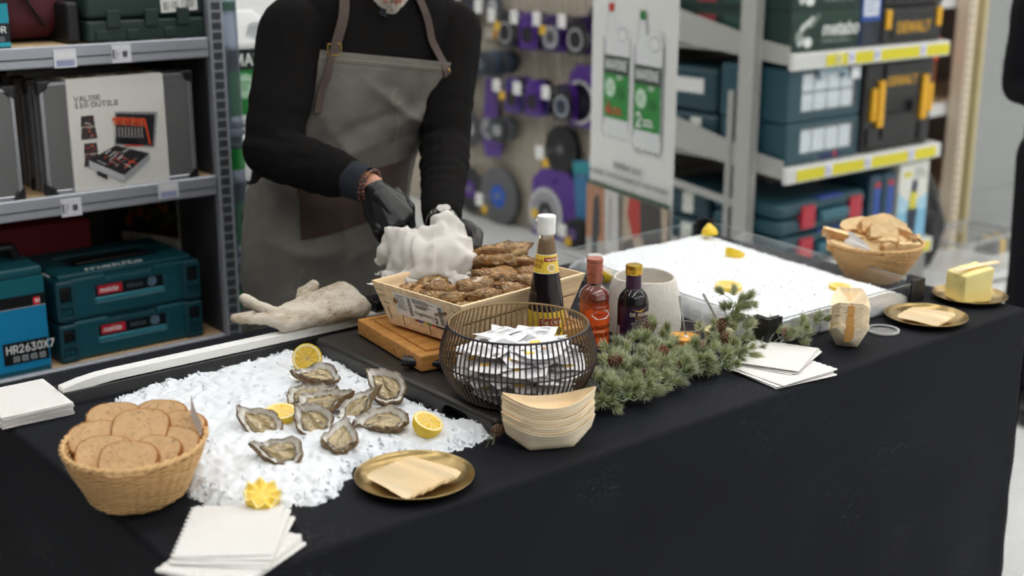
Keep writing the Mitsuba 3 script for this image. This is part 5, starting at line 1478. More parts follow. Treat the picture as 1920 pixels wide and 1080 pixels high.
for z in zz:
    xl = np.interp(z, [.45, .72, .92, 1.00, 1.06, 1.10, 1.16, 1.26, 1.352], [1.4415, 1.4415, 1.456, 1.474, 1.498, 1.520, 1.548, 1.576, 1.592])
    xr = np.interp(z, [.45, .72, .92, 1.02, 1.10, 1.16, 1.22, 1.30, 1.352], [1.880, 1.885, 1.900, 1.915, 1.935, 1.955, 1.964, 1.956, 1.945])
    x = np.linspace(xl, xr, nu)
    zt = z - .048 * ((x - 1.592) / .353) * np.clip((z - 1.05) / .3, 0, 1)      # the bib hangs lower on one side
    y = front(x, np.full(nu, z), .012) - .004 - apron_fold(x, np.full(nu, z))
    y = y - .020 * np.clip((x - 1.85) / .07, 0, 1) * np.clip((z - 1.12) / .08, 0, 1)
    row = np.stack([x, y, zt], 1)
    # below the waist the sheet wraps round the side towards the back
    wr = 1.35 * np.clip((1.10 - z) / .10, 0, 1)
    cx, cy, hw, hd = lv(z)
    th = wr * np.linspace(1, 0, 13)[:-1]
    sx, sy = cx - hw + hd - (hd + .013) * np.cos(th), cy + (hd + .013) * np.sin(th)
    ex = np.stack([sx + (row[0, 0] - (cx - hw - .013)), sy + (row[0, 1] - cy), np.full(12, row[0, 2]) - .012 * th], 1)
    P.append(np.vstack([ex, row]))
P = np.stack(P)
def thick(P, th):
    a = grid(P); n = trimesh.Trimesh(a.vertices, a.faces, process=False).vertex_normals
    if n[:, 1].mean() > 0: n = -n; a.invert()
    b = tm(a.vertices - n * th, a.faces[:, ::-1])
    nu_, nv_ = P.shape[:2]
    idx = np.arange(nu_ * nv_).reshape(nu_, nv_); loop = np.concatenate([idx[:, 0], idx[-1, 1:], idx[::-1, -1][1:], idx[0, ::-1][1:-1]])
    l2 = np.roll(loop, -1); N = nu_ * nv_
    e = np.vstack([np.c_[loop, l2, l2 + N], np.c_[loop, l2 + N, loop + N]])
    return tm(np.vstack([a.vertices, b.vertices]), np.vstack([a.faces, b.faces + N, e]))
part(man_k, 'apron', thick(P, .0022), M_canvas, smooth=50, label='grey waxed canvas apron')
def apron_at(x, z, off=.004):
    # the point of the apron at x whose sheet height is z
    zt = z + .048 * ((x - 1.592) / .353) * np.clip((z - 1.05) / .3, 0, 1)
    return np.array([x, front(np.array(x), np.array(zt), .012) - .004 - apron_fold(np.array([x]), np.array([zt]))[0] - off - .020 * np.clip((x - 1.85) / .07, 0, 1) * np.clip((zt - 1.12) / .08, 0, 1), z])
ap = man_k + '__apron'
# hem along the bib's top, side seams, pocket
hem = np.array([apron_at(x, 1.335 - .048 * ((x - 1.592) / .353), .0012) for x in np.linspace(1.598, 1.940, 40)])
part(ap, 'hem_stitch', tube(hem, .0009, 5), mat('#8d8578', .8))
part(ap, 'hem_stitch', tube(np.array([apron_at(x, 1.327 - .048 * ((x - 1.592) / .353), .0010) for x in np.linspace(1.598, 1.940, 40)]), .0007, 5), mat('#4c4840', .8))
G = []
for z in np.linspace(1.055, .925, 14):
    G.append([apron_at(x, z + .020 * (x - 1.7) / .15, .003) for x in np.linspace(1.530, 1.835, 30)])
part(ap, 'leather_pocket', thick(np.array(G), .0018), mat('#43352f', .55, spec=.3), smooth=40, label='brown leather pocket')
part(ap, 'seam', tube(np.array([apron_at(1.785, z, .0006) for z in np.linspace(1.19, 1.06, 14)]), .0008, 5), mat('#8d8578', .8))
def ribbon(pts, w, th=.0028, right=(1, 0, 0), n=40):
    p = curve(pts, n); t = np.gradient(p, axis=0); t /= np.linalg.norm(t, axis=1, keepdims=True)
    r_ = np.asarray(right, float) - t * (t @ np.asarray(right, float))[:, None]; r_ /= np.linalg.norm(r_, axis=1, keepdims=True)
    u_ = np.cross(t, r_)
    V = np.stack([p - r_ * w / 2 - u_ * th / 2, p + r_ * w / 2 - u_ * th / 2, p + r_ * w / 2 + u_ * th / 2, p - r_ * w / 2 + u_ * th / 2], 1)
    g = grid(V, cv=True)
    g = tm(g.vertices, np.vstack([g.faces, [(0, 1, 2), (0, 2, 3)], [(n - 1) * 4 + np.array(q) for q in ((0, 2, 1), (0, 3, 2))]]))
    if g.volume < 0: g.invert()
    return g
def chest(x, z, off):
    n_ = (np.abs(SWV[:, 0] - x) < .014) & (np.abs(SWV[:, 2] - z) < .014)
    return np.array([x, SWV[n_, 1].min() - off * .5, z])
sl = [apron_at(1.582, 1.205, .004), apron_at(1.593, 1.25, .004), apron_at(1.610, 1.30, .004), apron_at(1.622, 1.338, .004), chest(1.632, 1.37, .012), chest(1.650, 1.415, .014), chest(1.664, 1.455, .014), (1.690, 2.685, 1.512), (1.735, 2.74, 1.545), (1.78, 2.80, 1.54)]
part(man_k, 'apron_strap', ribbon(sl, .026), M_leather, smooth=30, label='brown leather neck strap with buckle')
st_k = man_k + '__apron_strap'
bc = apron_at(1.625, 1.352, .007)
bt = np.array(sl[4]) - np.array(sl[2]); bt /= np.linalg.norm(bt)
Mk = frame(bc, [1, -.12, 0], bt)
M_brs = mat('#a88a4a', .3, metal=.9)
q = [(-.017, -.013, 0), (.017, -.013, 0), (.017, .013, 0), (-.017, .013, 0)]
for i in range(4):
    part(st_k, 'buckle', tube([Mk[:3, 3] + Mk[:3, :3] @ np.array(q[i]), Mk[:3, 3] + Mk[:3, :3] @ np.array(q[(i + 1) % 4])], .0017, 6), M_brs, smooth=40)
sr = [apron_at(1.922, 1.252, .003), apron_at(1.918, 1.285, .004), chest(1.910, 1.325, .010), chest(1.897, 1.36, .014), chest(1.892, 1.40, .012), chest(1.882, 1.435, .015), (1.868, 2.65, 1.49), (1.866, 2.69, 1.525), (1.86, 2.74, 1.55), (1.84, 2.80, 1.54)]
part(man_k, 'apron_strap', ribbon(sr, .021), M_leather, smooth=30)
for (x, z) in ((1.921, 1.288), (1.922, 1.264)):
    part(man_k + '__apron_strap_001', 'rivet', xf(trimesh.creation.icosphere(2, 1.0), frame(apron_at(x, z, .0065), [1, 0, 0], [0, 0, 1]) @ np.diag([.0042, .0042, .0022, 1])), M_brs, smooth=True)

# hands in black gloves
def hand(palm, fingers, ref=.0032, it=8):
    ps = [m3.Manifold.batch_hull([ball(c, r) for c, r in grp]) for grp in palm]
    for f in fingers: ps += limb(*f)
    return melt(ps, ref, it)
# right hand: a fist round the knife's handle, back of the hand to the front
h = np.array([.14, -.66, -.74]); h /= np.linalg.norm(h)
ac = np.array([.80, -.50, -.02]); ac -= h * (ac @ h); ac /= np.linalg.norm(ac)
dn = np.cross(h, ac); dn = dn if dn[2] < 0 else -dn           # towards the palm
def H(f, s, d): return WR + h * f * 1.06 + ac * s * 1.18 + dn * d
mcp = [H(.088, -.030, .004), H(.096, -.010, -.003), H(.097, .011, -.004), H(.090, .031, .001)]
palm = [[(WR + h * .012, .0305), (WR + h * .024 + dn * .004, .031)],
        [(WR + h * .01, .029), (H(.05, -.022, .012), .022), (H(.05, .022, .012), .023), (mcp[0], .0135), (mcp[3], .0145), (mcp[1], .014), (mcp[2], .0145)], [(H(.03, 0, -.004), .026), (H(.070, .004, .002), .025)], [(WR + h * .014, .030), (H(.055, .030, .016), .024), (H(.06, .012, .02), .024)]] + [[(H(.060, -.028 + .02 * j, .006), .015), (q, .0155)] for j, q in enumerate(mcp)]
fing = []
for i, m_ in enumerate(mcp):
    L1, L2, L3 = ((.036, .022, .018), (.042, .027, .02), (.044, .028, .02), (.040, .025, .02))[i]
    d1 = h * .35 + dn * .90 + ac * .05; d1 /= np.linalg.norm(d1)
    d2 = -h * .80 + dn * .55; d2 /= np.linalg.norm(d2)
    d3 = -h * .75 - dn * .62; d3 /= np.linalg.norm(d3)
    p1 = m_ + d1 * L1; p2 = p1 + d2 * L2; p3 = p2 + d3 * L3
    fing.append([(m_, .0138), (p1, .0122), (p2, .0110), (p3, .0095)])
fing.append([(H(.035, .034, .018), .019), (H(.070, .046, .030), .0145), (H(.094, .036, .048), .0125), (H(.104, .016, .056), .0105)])
part(man_k, 'glove', hand(palm, fing), M_glove, smooth=True, label='black rubber glove gripping the oyster knife')
# left hand: holds the oyster in the cloth, thumb on top
hL = np.array([-.45, -.70, -.55]); hL /= np.linalg.norm(hL)
aL = np.array([.62, -.30, .20]); aL -= hL * (aL @ hL); aL /= np.linalg.norm(aL)       # towards the thumb
dL_ = np.cross(hL, aL); dL_ = dL_ if dL_[0] < 0 else -dL_
def HL(f, s, d): return WL + hL * f + aL * s + dL_ * d
mc = [HL(.086, -.030, .014), HL(.090, -.010, .010), HL(.090, .011, .010), HL(.086, .030, .013)]
palm = [[(WL - hL * .014, .031), (WL + hL * .02, .031)], [(WL + hL * .01, .029), (HL(.05, -.02, .008), .022), (HL(.05, .022, .008), .022)] + [(q, .0142) for q in mc]]
fing = []
for i, m_ in enumerate(mc):
    L1, L2, L3 = ((.034, .022, .018), (.042, .027, .02), (.044, .028, .02), (.040, .025, .02))[i]
    d1, d2, d3 = (q_ / np.linalg.norm(q_) for q_ in (np.array([-.45, -.75, -.40]), np.array([-.62, -.60, -.22]), np.array([-.75, -.40, .10])))
    p1 = m_ + d1 * L1; p2 = p1 + d2 * L2
    fing.append([(m_, .0138), (p1, .0122), (p2, .0110), (p2 + d3 * L3, .0095)])
tb = WL + np.array([.020, -.022, -.006])
fing.append([(tb, .022), (np.array([1.722, 2.255, .976]), .0190), (np.array([1.726, 2.224, .966]), .0170), (np.array([1.712, 2.206, .955]), .0152), (np.array([1.702, 2.198, .946]), .0140)])
part(man_k, 'glove', hand(palm, fing), M_glove, smooth=True, label='black rubber glove with the thumb on the cloth')
# bracelets of beads and wrist watch
def ring_pts(c, d, r, n, tilt=0.0, ph=0.0):
    q0 = np.cross(d, [0, 0, 1.0]); q0 /= np.linalg.norm(q0); q1 = np.cross(q0, d)
    a = np.arange(n) * 2 * PI / n + ph
    return c + q0 * (r * np.cos(a))[:, None] + q1 * (r * np.sin(a))[:, None] + d * (tilt * np.sin(a))[:, None]
bd_ = ply(trimesh.creation.icosphere(2, 1.0), None, smooth=True)
Mb_ = [mat('#3a2522', .3, coat=.4), mat('#5a3a30', .3, coat=.4), mat('#8a5a28', .25, coat=.5)]
for j, (off, rr) in enumerate(((-.001, .0375), (.007, .036))):
    c = WR - dR * .006 + dR * off
    pts = ring_pts(c, dR, rr, 26, .004 * (1 - 2 * j), .1 * j)
    bk = fresh(man_k + '__bracelet'); scene[bk] = shp(tube(pts, .0008, 5, closed=True), mat('#201614', .6)); labels[bk] = {'label': 'strand of dark wooden beads on the wrist'}
    for i, p_ in enumerate(pts):
        part(bk, 'bead', bd_, Mb_[2] if (i % 11 == 4) else Mb_[i % 2], tw=tw(euler(p_, s=.0043)))
wk = man_k + '__watch'
M_stl = mat('#9a9894', .25, metal=1.0)
scene[wk] = shp(man(m3.Manifold.cylinder(.008, .016, .016, 32)).apply_transform(frame(WL - dL * .004 + np.array([-.004, -.012, .031]), np.cross(dL, [0, 0, 1]), dL)), M_stl, 40); labels[wk] = {'label': 'steel wrist watch'}
for p_ in ring_pts(WL - dL * .004, dL, .0365, 30):
    cdir = p_ - (WL - dL * .004); cdir -= dL * (cdir @ dL)
    part(wk, 'link', cb(-.0036, .0036, -.008, .008, -.0016, .0016, .0008), M_stl, tw=tw(frame(p_, np.cross(dL, cdir), dL)))

# oyster knife in the right hand and the oyster in the cloth
k = thing('oyster_knife', 'oyster knife in the gloved fist, its blade going into the cloth', 'knife')
K0, K1 = H(.085, -.02, .050), np.array([1.625, 2.20, .945])
kd = (K1 - K0) / np.linalg.norm(K1 - K0)
part(k, 'handle', tube([K0, K0 + kd * .03, K0 + kd * .085], [.010, .012, .0085], 12), mat('#101012', .4), smooth=40)
part(k, 'blade', trimesh.convex.convex_hull(np.array([K0 + kd * .08 + o for o in ((0, .002, .006), (0, -.002, -.006), (.002, .001, -.006), (-.002, 0, .006))] + [K1])), M_steel)
solo('closed_oyster', CO[1], None, 'oyster held in the cloth under the thumb', 'oyster', tw=tw(euler((1.640, 2.188, .950), .4, .25, .6, .9)))

# the cloth, draped by a small simulation over the hand and the oyster
def drape(N=66, size=.40, steps=120, seed=4):
    from scipy.spatial import cKDTree
    u_ = np.linspace(-.5, .5, N)
    U, V = np.meshgrid(u_, u_, indexing='ij')
    c = np.array([1.592, 2.172, 1.035])
    ax1, ax2 = np.array([.772, -.636, 0]), np.array([.636, .772, 0])
    q = np.stack([U, V, 0 * U], -1)
    X = c + (U * size * .46 + .012 * np.sin(V * 17))[..., None] * ax1 + (V * size * .50 + .010 * np.sin(U * 13))[..., None] * ax2
    X[..., 2] += .030 * np.sin(U * 2 * PI * 2.6 + 2.2 * np.sin(V * 5 + 1)) * (.55 + .45 * np.cos(V * 4)) + .022 * np.sin(V * 2 * PI * 1.7 + 3 * U) + .05 * (meshkit.fbm(q * 6 + 3, 2, seed) - .5) - .16 * np.clip(-V, 0, 1) ** 1.2
    X = X.reshape(-1, 3); Vv = np.zeros_like(X)
    idx = np.arange(N * N).reshape(N, N); l = size / (N - 1)
    C = []
    for (a, b, L, w) in ((idx[:-1], idx[1:], l, 1), (idx[:, :-1], idx[:, 1:], l, 1), (idx[:-1, :-1], idx[1:, 1:], l * 2 ** .5, .7), (idx[1:, :-1], idx[:-1, 1:], l * 2 ** .5, .7), (idx[:-3], idx[3:], 2.6 * l, .3), (idx[:, :-3], idx[:, 3:], 2.6 * l, .3)):
        a, b = a.ravel(), b.ravel(); C.append((a, b, np.full(len(a), L), np.full(len(a), float(w))))
    A, B, L, W = (np.concatenate(q_) for q_ in zip(*C))
    bend = W < .5
    cnt = np.bincount(A, W, N * N) + np.bincount(B, W, N * N)
    cols = [((1.562, 2.172, .938), .046), ((1.606, 2.150, .930), .040), ((1.648, 2.185, .942), .034), ((1.655, 2.245, .978), .030), ((1.606, 2.222, .966), .036), ((1.556, 2.272, .966), .030), ((1.540, 2.225, .945), .030)] + [(tuple(q_), .025) for q_ in mc] + [(tuple(f_[1][0]), .022) for f_ in fing[:4]] + [(tuple(f_[2][0]), .017) for f_ in fing[:4]]
    pins = np.array([idx[int(N * .22), int(N * .66)], idx[int(N * .55), int(N * .86)], idx[int(N * .85), int(N * .55)]])
    pint = np.array([(1.548, 2.252, 1.000), (1.658, 2.262, 1.024), (1.708, 2.176, .955)])
    iu, ju = np.unravel_index(np.arange(N * N), (N, N))
    for st in range(steps):
        Vv[:, 2] -= 9.8 * .004; Vv *= .955
        Pp = X + Vv * .004
        for it in range(7):
            d = Pp[B] - Pp[A]; n_ = np.linalg.norm(d, axis=1) + 1e-9
            e = (n_ - L) / n_
            e = np.where(bend, np.minimum(e, 0), e)
            g = d * (.8 * e * W)[:, None]
            for k_ in range(3):
                Pp[:, k_] += (np.bincount(A, g[:, k_], N * N) - np.bincount(B, g[:, k_], N * N)) / cnt * 2.0
            Pp[pins] += (pint - Pp[pins]) * .5
            for cc_, rr in cols:
                d_ = Pp - cc_; n2 = np.linalg.norm(d_, axis=1); hit = n2 < rr + .003
                Pp[hit] = np.array(cc_) + d_[hit] / n2[hit][:, None] * (rr + .003)
            low = (Pp[:, 2] < .905) & (Pp[:, 1] > 1.9); Pp[low, 2] = .905
        pr_ = cKDTree(Pp).query_pairs(.0048, output_type='ndarray')
        far = (np.abs(iu[pr_[:, 0]] - iu[pr_[:, 1]]) > 2) | (np.abs(ju[pr_[:, 0]] - ju[pr_[:, 1]]) > 2)
        pr_ = pr_[far]
        if len(pr_):
            d = Pp[pr_[:, 1]] - Pp[pr_[:, 0]]; n_ = np.linalg.norm(d, axis=1) + 1e-9
            g = d / n_[:, None] * ((.0048 - n_) * .4)[:, None]
            for k_ in range(3): Pp[:, k_] += np.bincount(pr_[:, 1], g[:, k_], N * N) - np.bincount(pr_[:, 0], g[:, k_], N * N)
        Vv = (Pp - X) / .004; X = Pp
        sp = np.linalg.norm(Vv, axis=1); Vv[sp > 1.0] *= (1.0 / sp[sp > 1.0])[:, None]
    return X.reshape(N, N, 3)
X = drape()
for it in range(2):
    Y_ = X.copy(); Y_[1:-1, 1:-1] = .5 * X[1:-1, 1:-1] + .125 * (X[2:, 1:-1] + X[:-2, 1:-1] + X[1:-1, 2:] + X[1:-1, :-2]); X = Y_
_a = grid(X); _n = trimesh.Trimesh(_a.vertices, _a.faces, process=False).vertex_normals.reshape(X.shape)
_u = np.stack(list(np.meshgrid(np.linspace(0, 1, len(X)), np.linspace(0, 1, len(X)), indexing='ij')) + [np.zeros(X.shape[:2])], -1)
_w = _u + .10 * (np.stack([meshkit.fbm(_u * 4, 2, 3), meshkit.fbm(_u * 4, 2, 4), 0 * _u[..., 0]], -1) - .5)
_rg = lambda f, sd: (1 - np.abs(2 * meshkit.noise(_w * np.array([f, f * .55, 1]), sd) - 1)) ** 2
X = X + _n * (.016 * (_rg(7, 1) - .4) + .011 * (_rg(13, 2) - .4) + .004 * (_rg(26, 5) - .4))[..., None]
def linen(p, n, uv):
    g = .53 + .10 * mikit.fbm(p.x * 30, p.y * 30, p.z * 30, 3); s = mikit.smoothstep(.55, .8, mikit.fbm(p.x * 22 + 4, p.y * 22, p.z * 22, 3))
    return mi.Color3f(g, g * .955, g * .89) * (1 - .16 * s)
M_linen = mat('#ffffff', .85, spec=.15, sheen=.2, tex=proc(linen), name='linen')
tk = thing('kitchen_cloth', 'crumpled cream cloth held over the oyster by both hands', 'cloth')
part(tk, 'sheet', thick(X, .0012), M_linen, smooth=True)
edge = np.concatenate([X[2, 2:-2], X[2:-2, -3], X[-3, 2:-2][::-1], X[2:-2, 2][::-1]])
part(tk, 'hem', tube(edge + [0, 0, .0006], .0011, 5, closed=True), M_linen, smooth=True, label='stitched hem')

# ---------------------------------------------------------------- the work glove on the white strip
k = thing('work_glove', 'dirty cream work glove lying on the white edge strip', 'glove')
GX = np.array([1.335, 2.318, .8062]); gd = np.array([.992, .02, .0])      # +: towards the cuff
def gp(t, y, z): return (GX[0] + t, GX[1] + y, .8062 + z)
pl_ = [m3.Manifold.batch_hull([ball(gp(-.055, -.012, .018), .018), ball(gp(-.050, .040, .022), .018), ball(gp(.05, -.020, .022), .021), ball(gp(.05, .05, .030), .024)]),
       m3.Manifold.batch_hull([ball(gp(.05, -.020, .022), .021), ball(gp(.05, .05, .030), .024), ball(gp(.125, -.030, .024), .022), ball(gp(.125, .050, .040), .026)])]
pl_ += limb((gp(-.052, -.006, .020), .017), (gp(-.088, .012, .030), .0135), (gp(-.122, .026, .034), .0125), (gp(-.150, .030, .038), .0105))
pl_ += limb((gp(-.048, .028, .024), .017), (gp(-.072, .050, .040), .0150), (gp(-.095, .066, .056), .0145), (gp(-.104, .070, .064), .012))
pl_ += limb((gp(-.05, .046, .020), .016), (gp(-.075, .080, .016), .013), (gp(-.10, .105, .013), .0115))
pl_ += limb((gp(-.045, .056, .020), .015), (gp(-.06, .10, .014), .012))
pl_ += limb((gp(.02, .05, .026), .018), (gp(.045, .075, .048), .016), (gp(.066, .07, .064), .013))
t = melt(pl_, .0045, 7)
v = t.vertices + t.vertex_normals * (.009 * (meshkit.fbm(t.vertices * 38, 3, 6) - .5) + .003 * (meshkit.fbm(t.vertices * 140, 2, 7) - .5))[:, None]
v[:, 2] = np.maximum(v[:, 2], np.where((v[:, 1] < 2.328) & (v[:, 1] > 2.298), .8064, np.where(v[:, 1] >= 2.328, .7875, .79)))
def dirt(p, n, uv):
    g = mikit.fbm(p.x * 22, p.y * 22, p.z * 22, 4); sp = mikit.smoothstep(.74, .8, mikit.noise(p.x * 260, p.y * 260, p.z * 260)) * mikit.smoothstep(.45, .7, g)
    return mikit.mix((.60, .55, .465), (.38, .295, .20), mikit.smoothstep(.45, .75, g)) * (1 - .6 * sp)
part(k, 'shell', tm(v, t.faces), mat('#ffffff', .9, spec=.1, sheen=.2, tex=proc(dirt), name='dirty_cotton'), smooth=True)
# ---------------------------------------------------------------- shelving at the left, with tool cases
M_galv = mat('#a9adb6', .42, metal=.35, spec=.5)
M_galvd = mat('#3a3d44', .6)
M_deck = wood(a=(.50, .33, .17), b=(.66, .47, .28), name='chipboard', freq=20, rough=.7)
SY = 3.115     # the shelves' front edge
sk = thing('steel_shelving', 'galvanised steel shelving with chipboard decks behind the table at the left', 'shelving')
SXL, SXR = -.10, 1.546
for z in (.548, .990, 1.352):
    part(sk, 'deck', cb(SXL, SXR, SY + .022, SY + .62, z - .016, z - .0005, .001), M_deck)
    lip = cb(SXL, SXR, SY, SY + .02, z - .050, z + .001, .003)
    part(sk, 'front_beam', lip, M_galv)
    part(sk, 'beam_groove', cb(SXL, SXR - .004, SY - .0012, SY + .004, z - .030, z - .026, .0008), M_galvd)
    part(sk, 'rear_beam', cb(SXL, SXR, SY + .60, SY + .62, z - .05, z - .017, .003), M_galv)
for y in (SY - .004, SY + .585):
    part(sk, 'upright', cb(1.549, 1.590, y, y + .04, 0, 2.1, .003), M_galv)
up = sk + '__upright'
for i in range(58):
    z = .30 + i * .0255
    part(up, 'slot', cb(1.556, 1.5815, SY - .0052, SY - .0030, z, z + .0195, .0006), M_galvd)
part(sk, 'added_dark_panel', cb(1.5465, 1.5485, SY + .0215, SY + .62, .02, 2.1, .0005), mat('#3c3e42', .6))  # invented dark sheet, added so the bright gap beside the cases reads dark
part(sk, 'back_panel', cb(SXL, SXR, SY + .625, SY + .632, 0, 2.1, .001), mat('#4a4a4c', .7))
def tag_at(x, z, w, h, seed, lab, blank=False):
    k = fresh(sk + '__price_tag'); scene[k] = shp(cb(x, x + w, SY - .0035, SY - .0012, z, z + h, .0005), mat('#d9dbe2', .35)); labels[k] = {'label': lab}
    pr = Print()
    if not blank: pr.lines(.004, .006, w * .35, h * .6, 4, '#8a8a92', seed); pr.rect(w * .55, h * .3, w * .25, h * .35, '#55555c'); pr.rect(.002, h * .25, .004, h * .5, '#33333a')
    else: pr.rect(w * .1, h * .08, w * .8, h * .34, '#9aa0c2'); pr.rect(w * .1, h * .55, w * .8, h * .3, '#e6e6ea')
    printed(k, 'print', pr, frame((x, SY - .0037, z), [1, 0, 0], [0, 0, 1]))
tag_at(1.138, 1.300, .056, .044, 1, 'plastic price tag with a violet strip', True)
tag_at(1.283, 1.303, .050, .044, 2, 'white price tag on the upper beam')
tag_at(1.122, .936, .052, .044, 3, 'white price tag on the middle beam')
tag_at(1.378, .948, .056, .044, 4, 'price tag with a blue lower half', True)

# upper shelf: green tool case, blue box, red bag
Z = 1.3525
k = thing('tool_case', 'dark green plastic tool case with a white barcode sticker on the upper shelf', 'tool case')
x0, x1, y0 = 1.232, 1.546, SY + .012
M_grn = mat('#22342f', .5, spec=.4)
part(k, 'base', rb(x0, x1, y0, y0 + .34, Z, Z + .055, .010), M_grn, smooth=40)
part(k, 'lid', rb(x0, x1, y0, y0 + .34, Z + .057, Z + .118, .012), M_grn, smooth=40)
for x in (x0 + .05, x0 + .15, x0 + .235): part(k, 'latch', rb(x, x + .035, y0 - .006, y0 + .01, Z + .035, Z + .078, .003), M_grn, smooth=40)
for x in (x0 + .02, x0 + .10, x0 + .20): part(k, 'rib', rb(x, x + .03, y0 - .004, y0 + .01, Z + .006, Z + .03, .003), M_grn, smooth=40)
pr = Print(); pr.rect(0, 0, .10, .034, '#dcdcda'); pr.bars(.008, .006, .016, .02, 9, '#222222', 5); pr.lines(.03, .008, .022, .018, 3, '#555555', 6); pr.rect(.059, .002, .0015, .03, '#444444'); pr.lines(.066, .008, .028, .02, 3, '#444444', 7)
printed(k, 'sticker', pr, frame((x0 + .195, y0 - .0008, Z + .066), [1, .0, .045], [-.045, 0, 1]), 'white sticker with a barcode')
def teal_box(x0, x1, y0, d, z0, z1, lab, model, name='tool_box'):
    k = thing(name, lab, 'box')
    part(k, 'carton', cb(x0, x1, y0, y0 + d, z0, z1, .002), mat('#1f8fa3', .5))
    return k
k = teal_box(.86, 1.046, SY + .012, .2, Z, Z + .26, 'teal and black carton at the left end of the upper shelf', '')
pr = Print(); pr.rect(0, 0, .186, .26, '#17212a'); pr.rect(0, .004, .186, .010, '#2aa4b8'); pr.rect(0, .058, .186, .045, '#2096ac'); pr.rect(0, .106, .186, .04, '#15181c'); pr.rect(.125, .112, .055, .026, '#c8283a'); pr.disc(.168, .125, .009, '#e8e8e8')
pr.text('M', .132, .117, .016, '#e8e8e8'); pr.text('DHR280R', .178, .036, .015, '#e6e6e6', align='r'); pr.text('(18V x2)', .172, .018, .009, '#b8b8b8', align='r', bold=False)
printed(k, 'front_print', pr, frame((.86, SY + .0114, Z), [1, 0, 0], [0, 0, 1]), 'printed front')
k = thing('tool_bag', 'dark red bag behind the green tool case on the upper shelf', 'bag')
b = m3.Manifold.batch_hull([ball((1.10 + dx, SY + .16 + dy, Z + .07 + dz), .062) for dx in (0, .07) for dy in (0, .2) for dz in (0, .09)])
part(k, 'body', man(b), mat('#4d1420', .7), smooth=40)
part(k, 'strap', tube(curve([(1.08, SY + .09, Z + .17), (1.12, SY + .085, Z + .10), (1.16, SY + .09, Z + .04)], 12), .010, 8, flat=.3), mat('#17171a', .7), smooth=40)
k = thing('tool_case', 'black plastic case lying behind the dark green tool case', 'tool case')
part(k, 'body', rb(1.19, 1.225, SY + .03, SY + .33, Z, Z + .10, .01), mat('#141517', .5), smooth=40)

# middle shelf: silver cases
Z = .9905
M_alu = mat('#a9adb3', .35, metal=.75)
def ribbed(p, n, uv): g = .16 + .02 * dr.sin(p.z * 900); return mi.Color3f(g, g * 1.01, g * 1.04)
M_rib = mat('#ffffff', .5, metal=.3, tex=proc(ribbed), name='ribbed_grey')
M_pc = mat('#1a1a1c', .4)
def silver_case(x0, x1, y0, d, h, lab, band=True, hide=False):
    k = thing('tool_case', lab, 'tool case', None)
    part(k, 'panel', cb(x0 + .006, x1 - .006, y0 + .003, y0 + d - .003, Z + .006, Z + h - .006, .001), M_rib)
    e = .011
    for (a, b, c, d_, f, g) in ((x0, x1, y0, y0 + e, Z, Z + e), (x0, x1, y0, y0 + e, Z + h - e, Z + h), (x0, x0 + e, y0, y0 + e, Z + e, Z + h - e), (x1 - e, x1, y0, y0 + e, Z + e, Z + h - e),
                                (x0, x1, y0 + d - e, y0 + d, Z + h - e, Z + h), (x0, x0 + e, y0 + d - e, y0 + d, Z, Z + h - e), (x0, x0 + e, y0 + e, y0 + d - e, Z + h - e, Z + h), (x0, x0 + e, y0 + d * .45, y0 + d * .55, Z, Z + h - e), (x1 - e, x1, y0 + e, y0 + d - e, Z + h - e, Z + h)):
        part(k, 'aluminium_edge', cb(a, b, c, d_, f, g, .002), M_alu)
    for x in (x0, x1):
        for z in (Z, Z + h):
            part(k, 'corner_cap', man(m3.Manifold.batch_hull([ball((x + s * .002 + (s * .022 if q else 0), y0 + .008, z + t * .002 + (t * .022 if w else 0)), .0085) for q in (0, 1) for w in (0, 1) if not (q and w) for s, t in (((1 if x == x0 else -1), (1 if z == Z else -1)),)])), M_pc, smooth=40)
    return k
kc = silver_case(1.100, 1.497, SY + .012, .085, .276, 'silver tool case with a white printed band on the middle shelf')
bx0, bx1 = 1.166, 1.418
part(kc, 'band', cb(bx0, bx1, SY + .0095, SY + .10, Z + .0005, Z + .2785, .0015), mat('#dcdad5', .55), label='white cardboard band')
pr = Print()
w, h = bx1 - bx0, .278
pr.text('VALISE', .015, .2245, .0125, '#4a4a4c', sx=1.12); pr.text('110 OUTILS', .015, .2085, .0125, '#4a4a4c', sx=1.1)
def mini(x, y):
    pr.poly([(x, y + .032), (x + .036, y + .032), (x + .034, y + .058), (x + .003, y + .058)], '#3a3436'); pr.poly([(x - .002, y), (x + .040, y), (x + .036, y + .030), (x + .002, y + .030)], '#41393a')
    r = np.random.default_rng(int(y * 1e4))
    for i in range(16): pr.rect(x + .004 + r.uniform(0, .024), y + .004 + r.uniform(0, .046), r.uniform(.002, .008), r.uniform(.0016, .004), ['#b03038', '#c8c4c0', '#8c2a2e', '#d87048'][i % 4], lift=i == 15)
mini(.028, .130); mini(.030, .062)
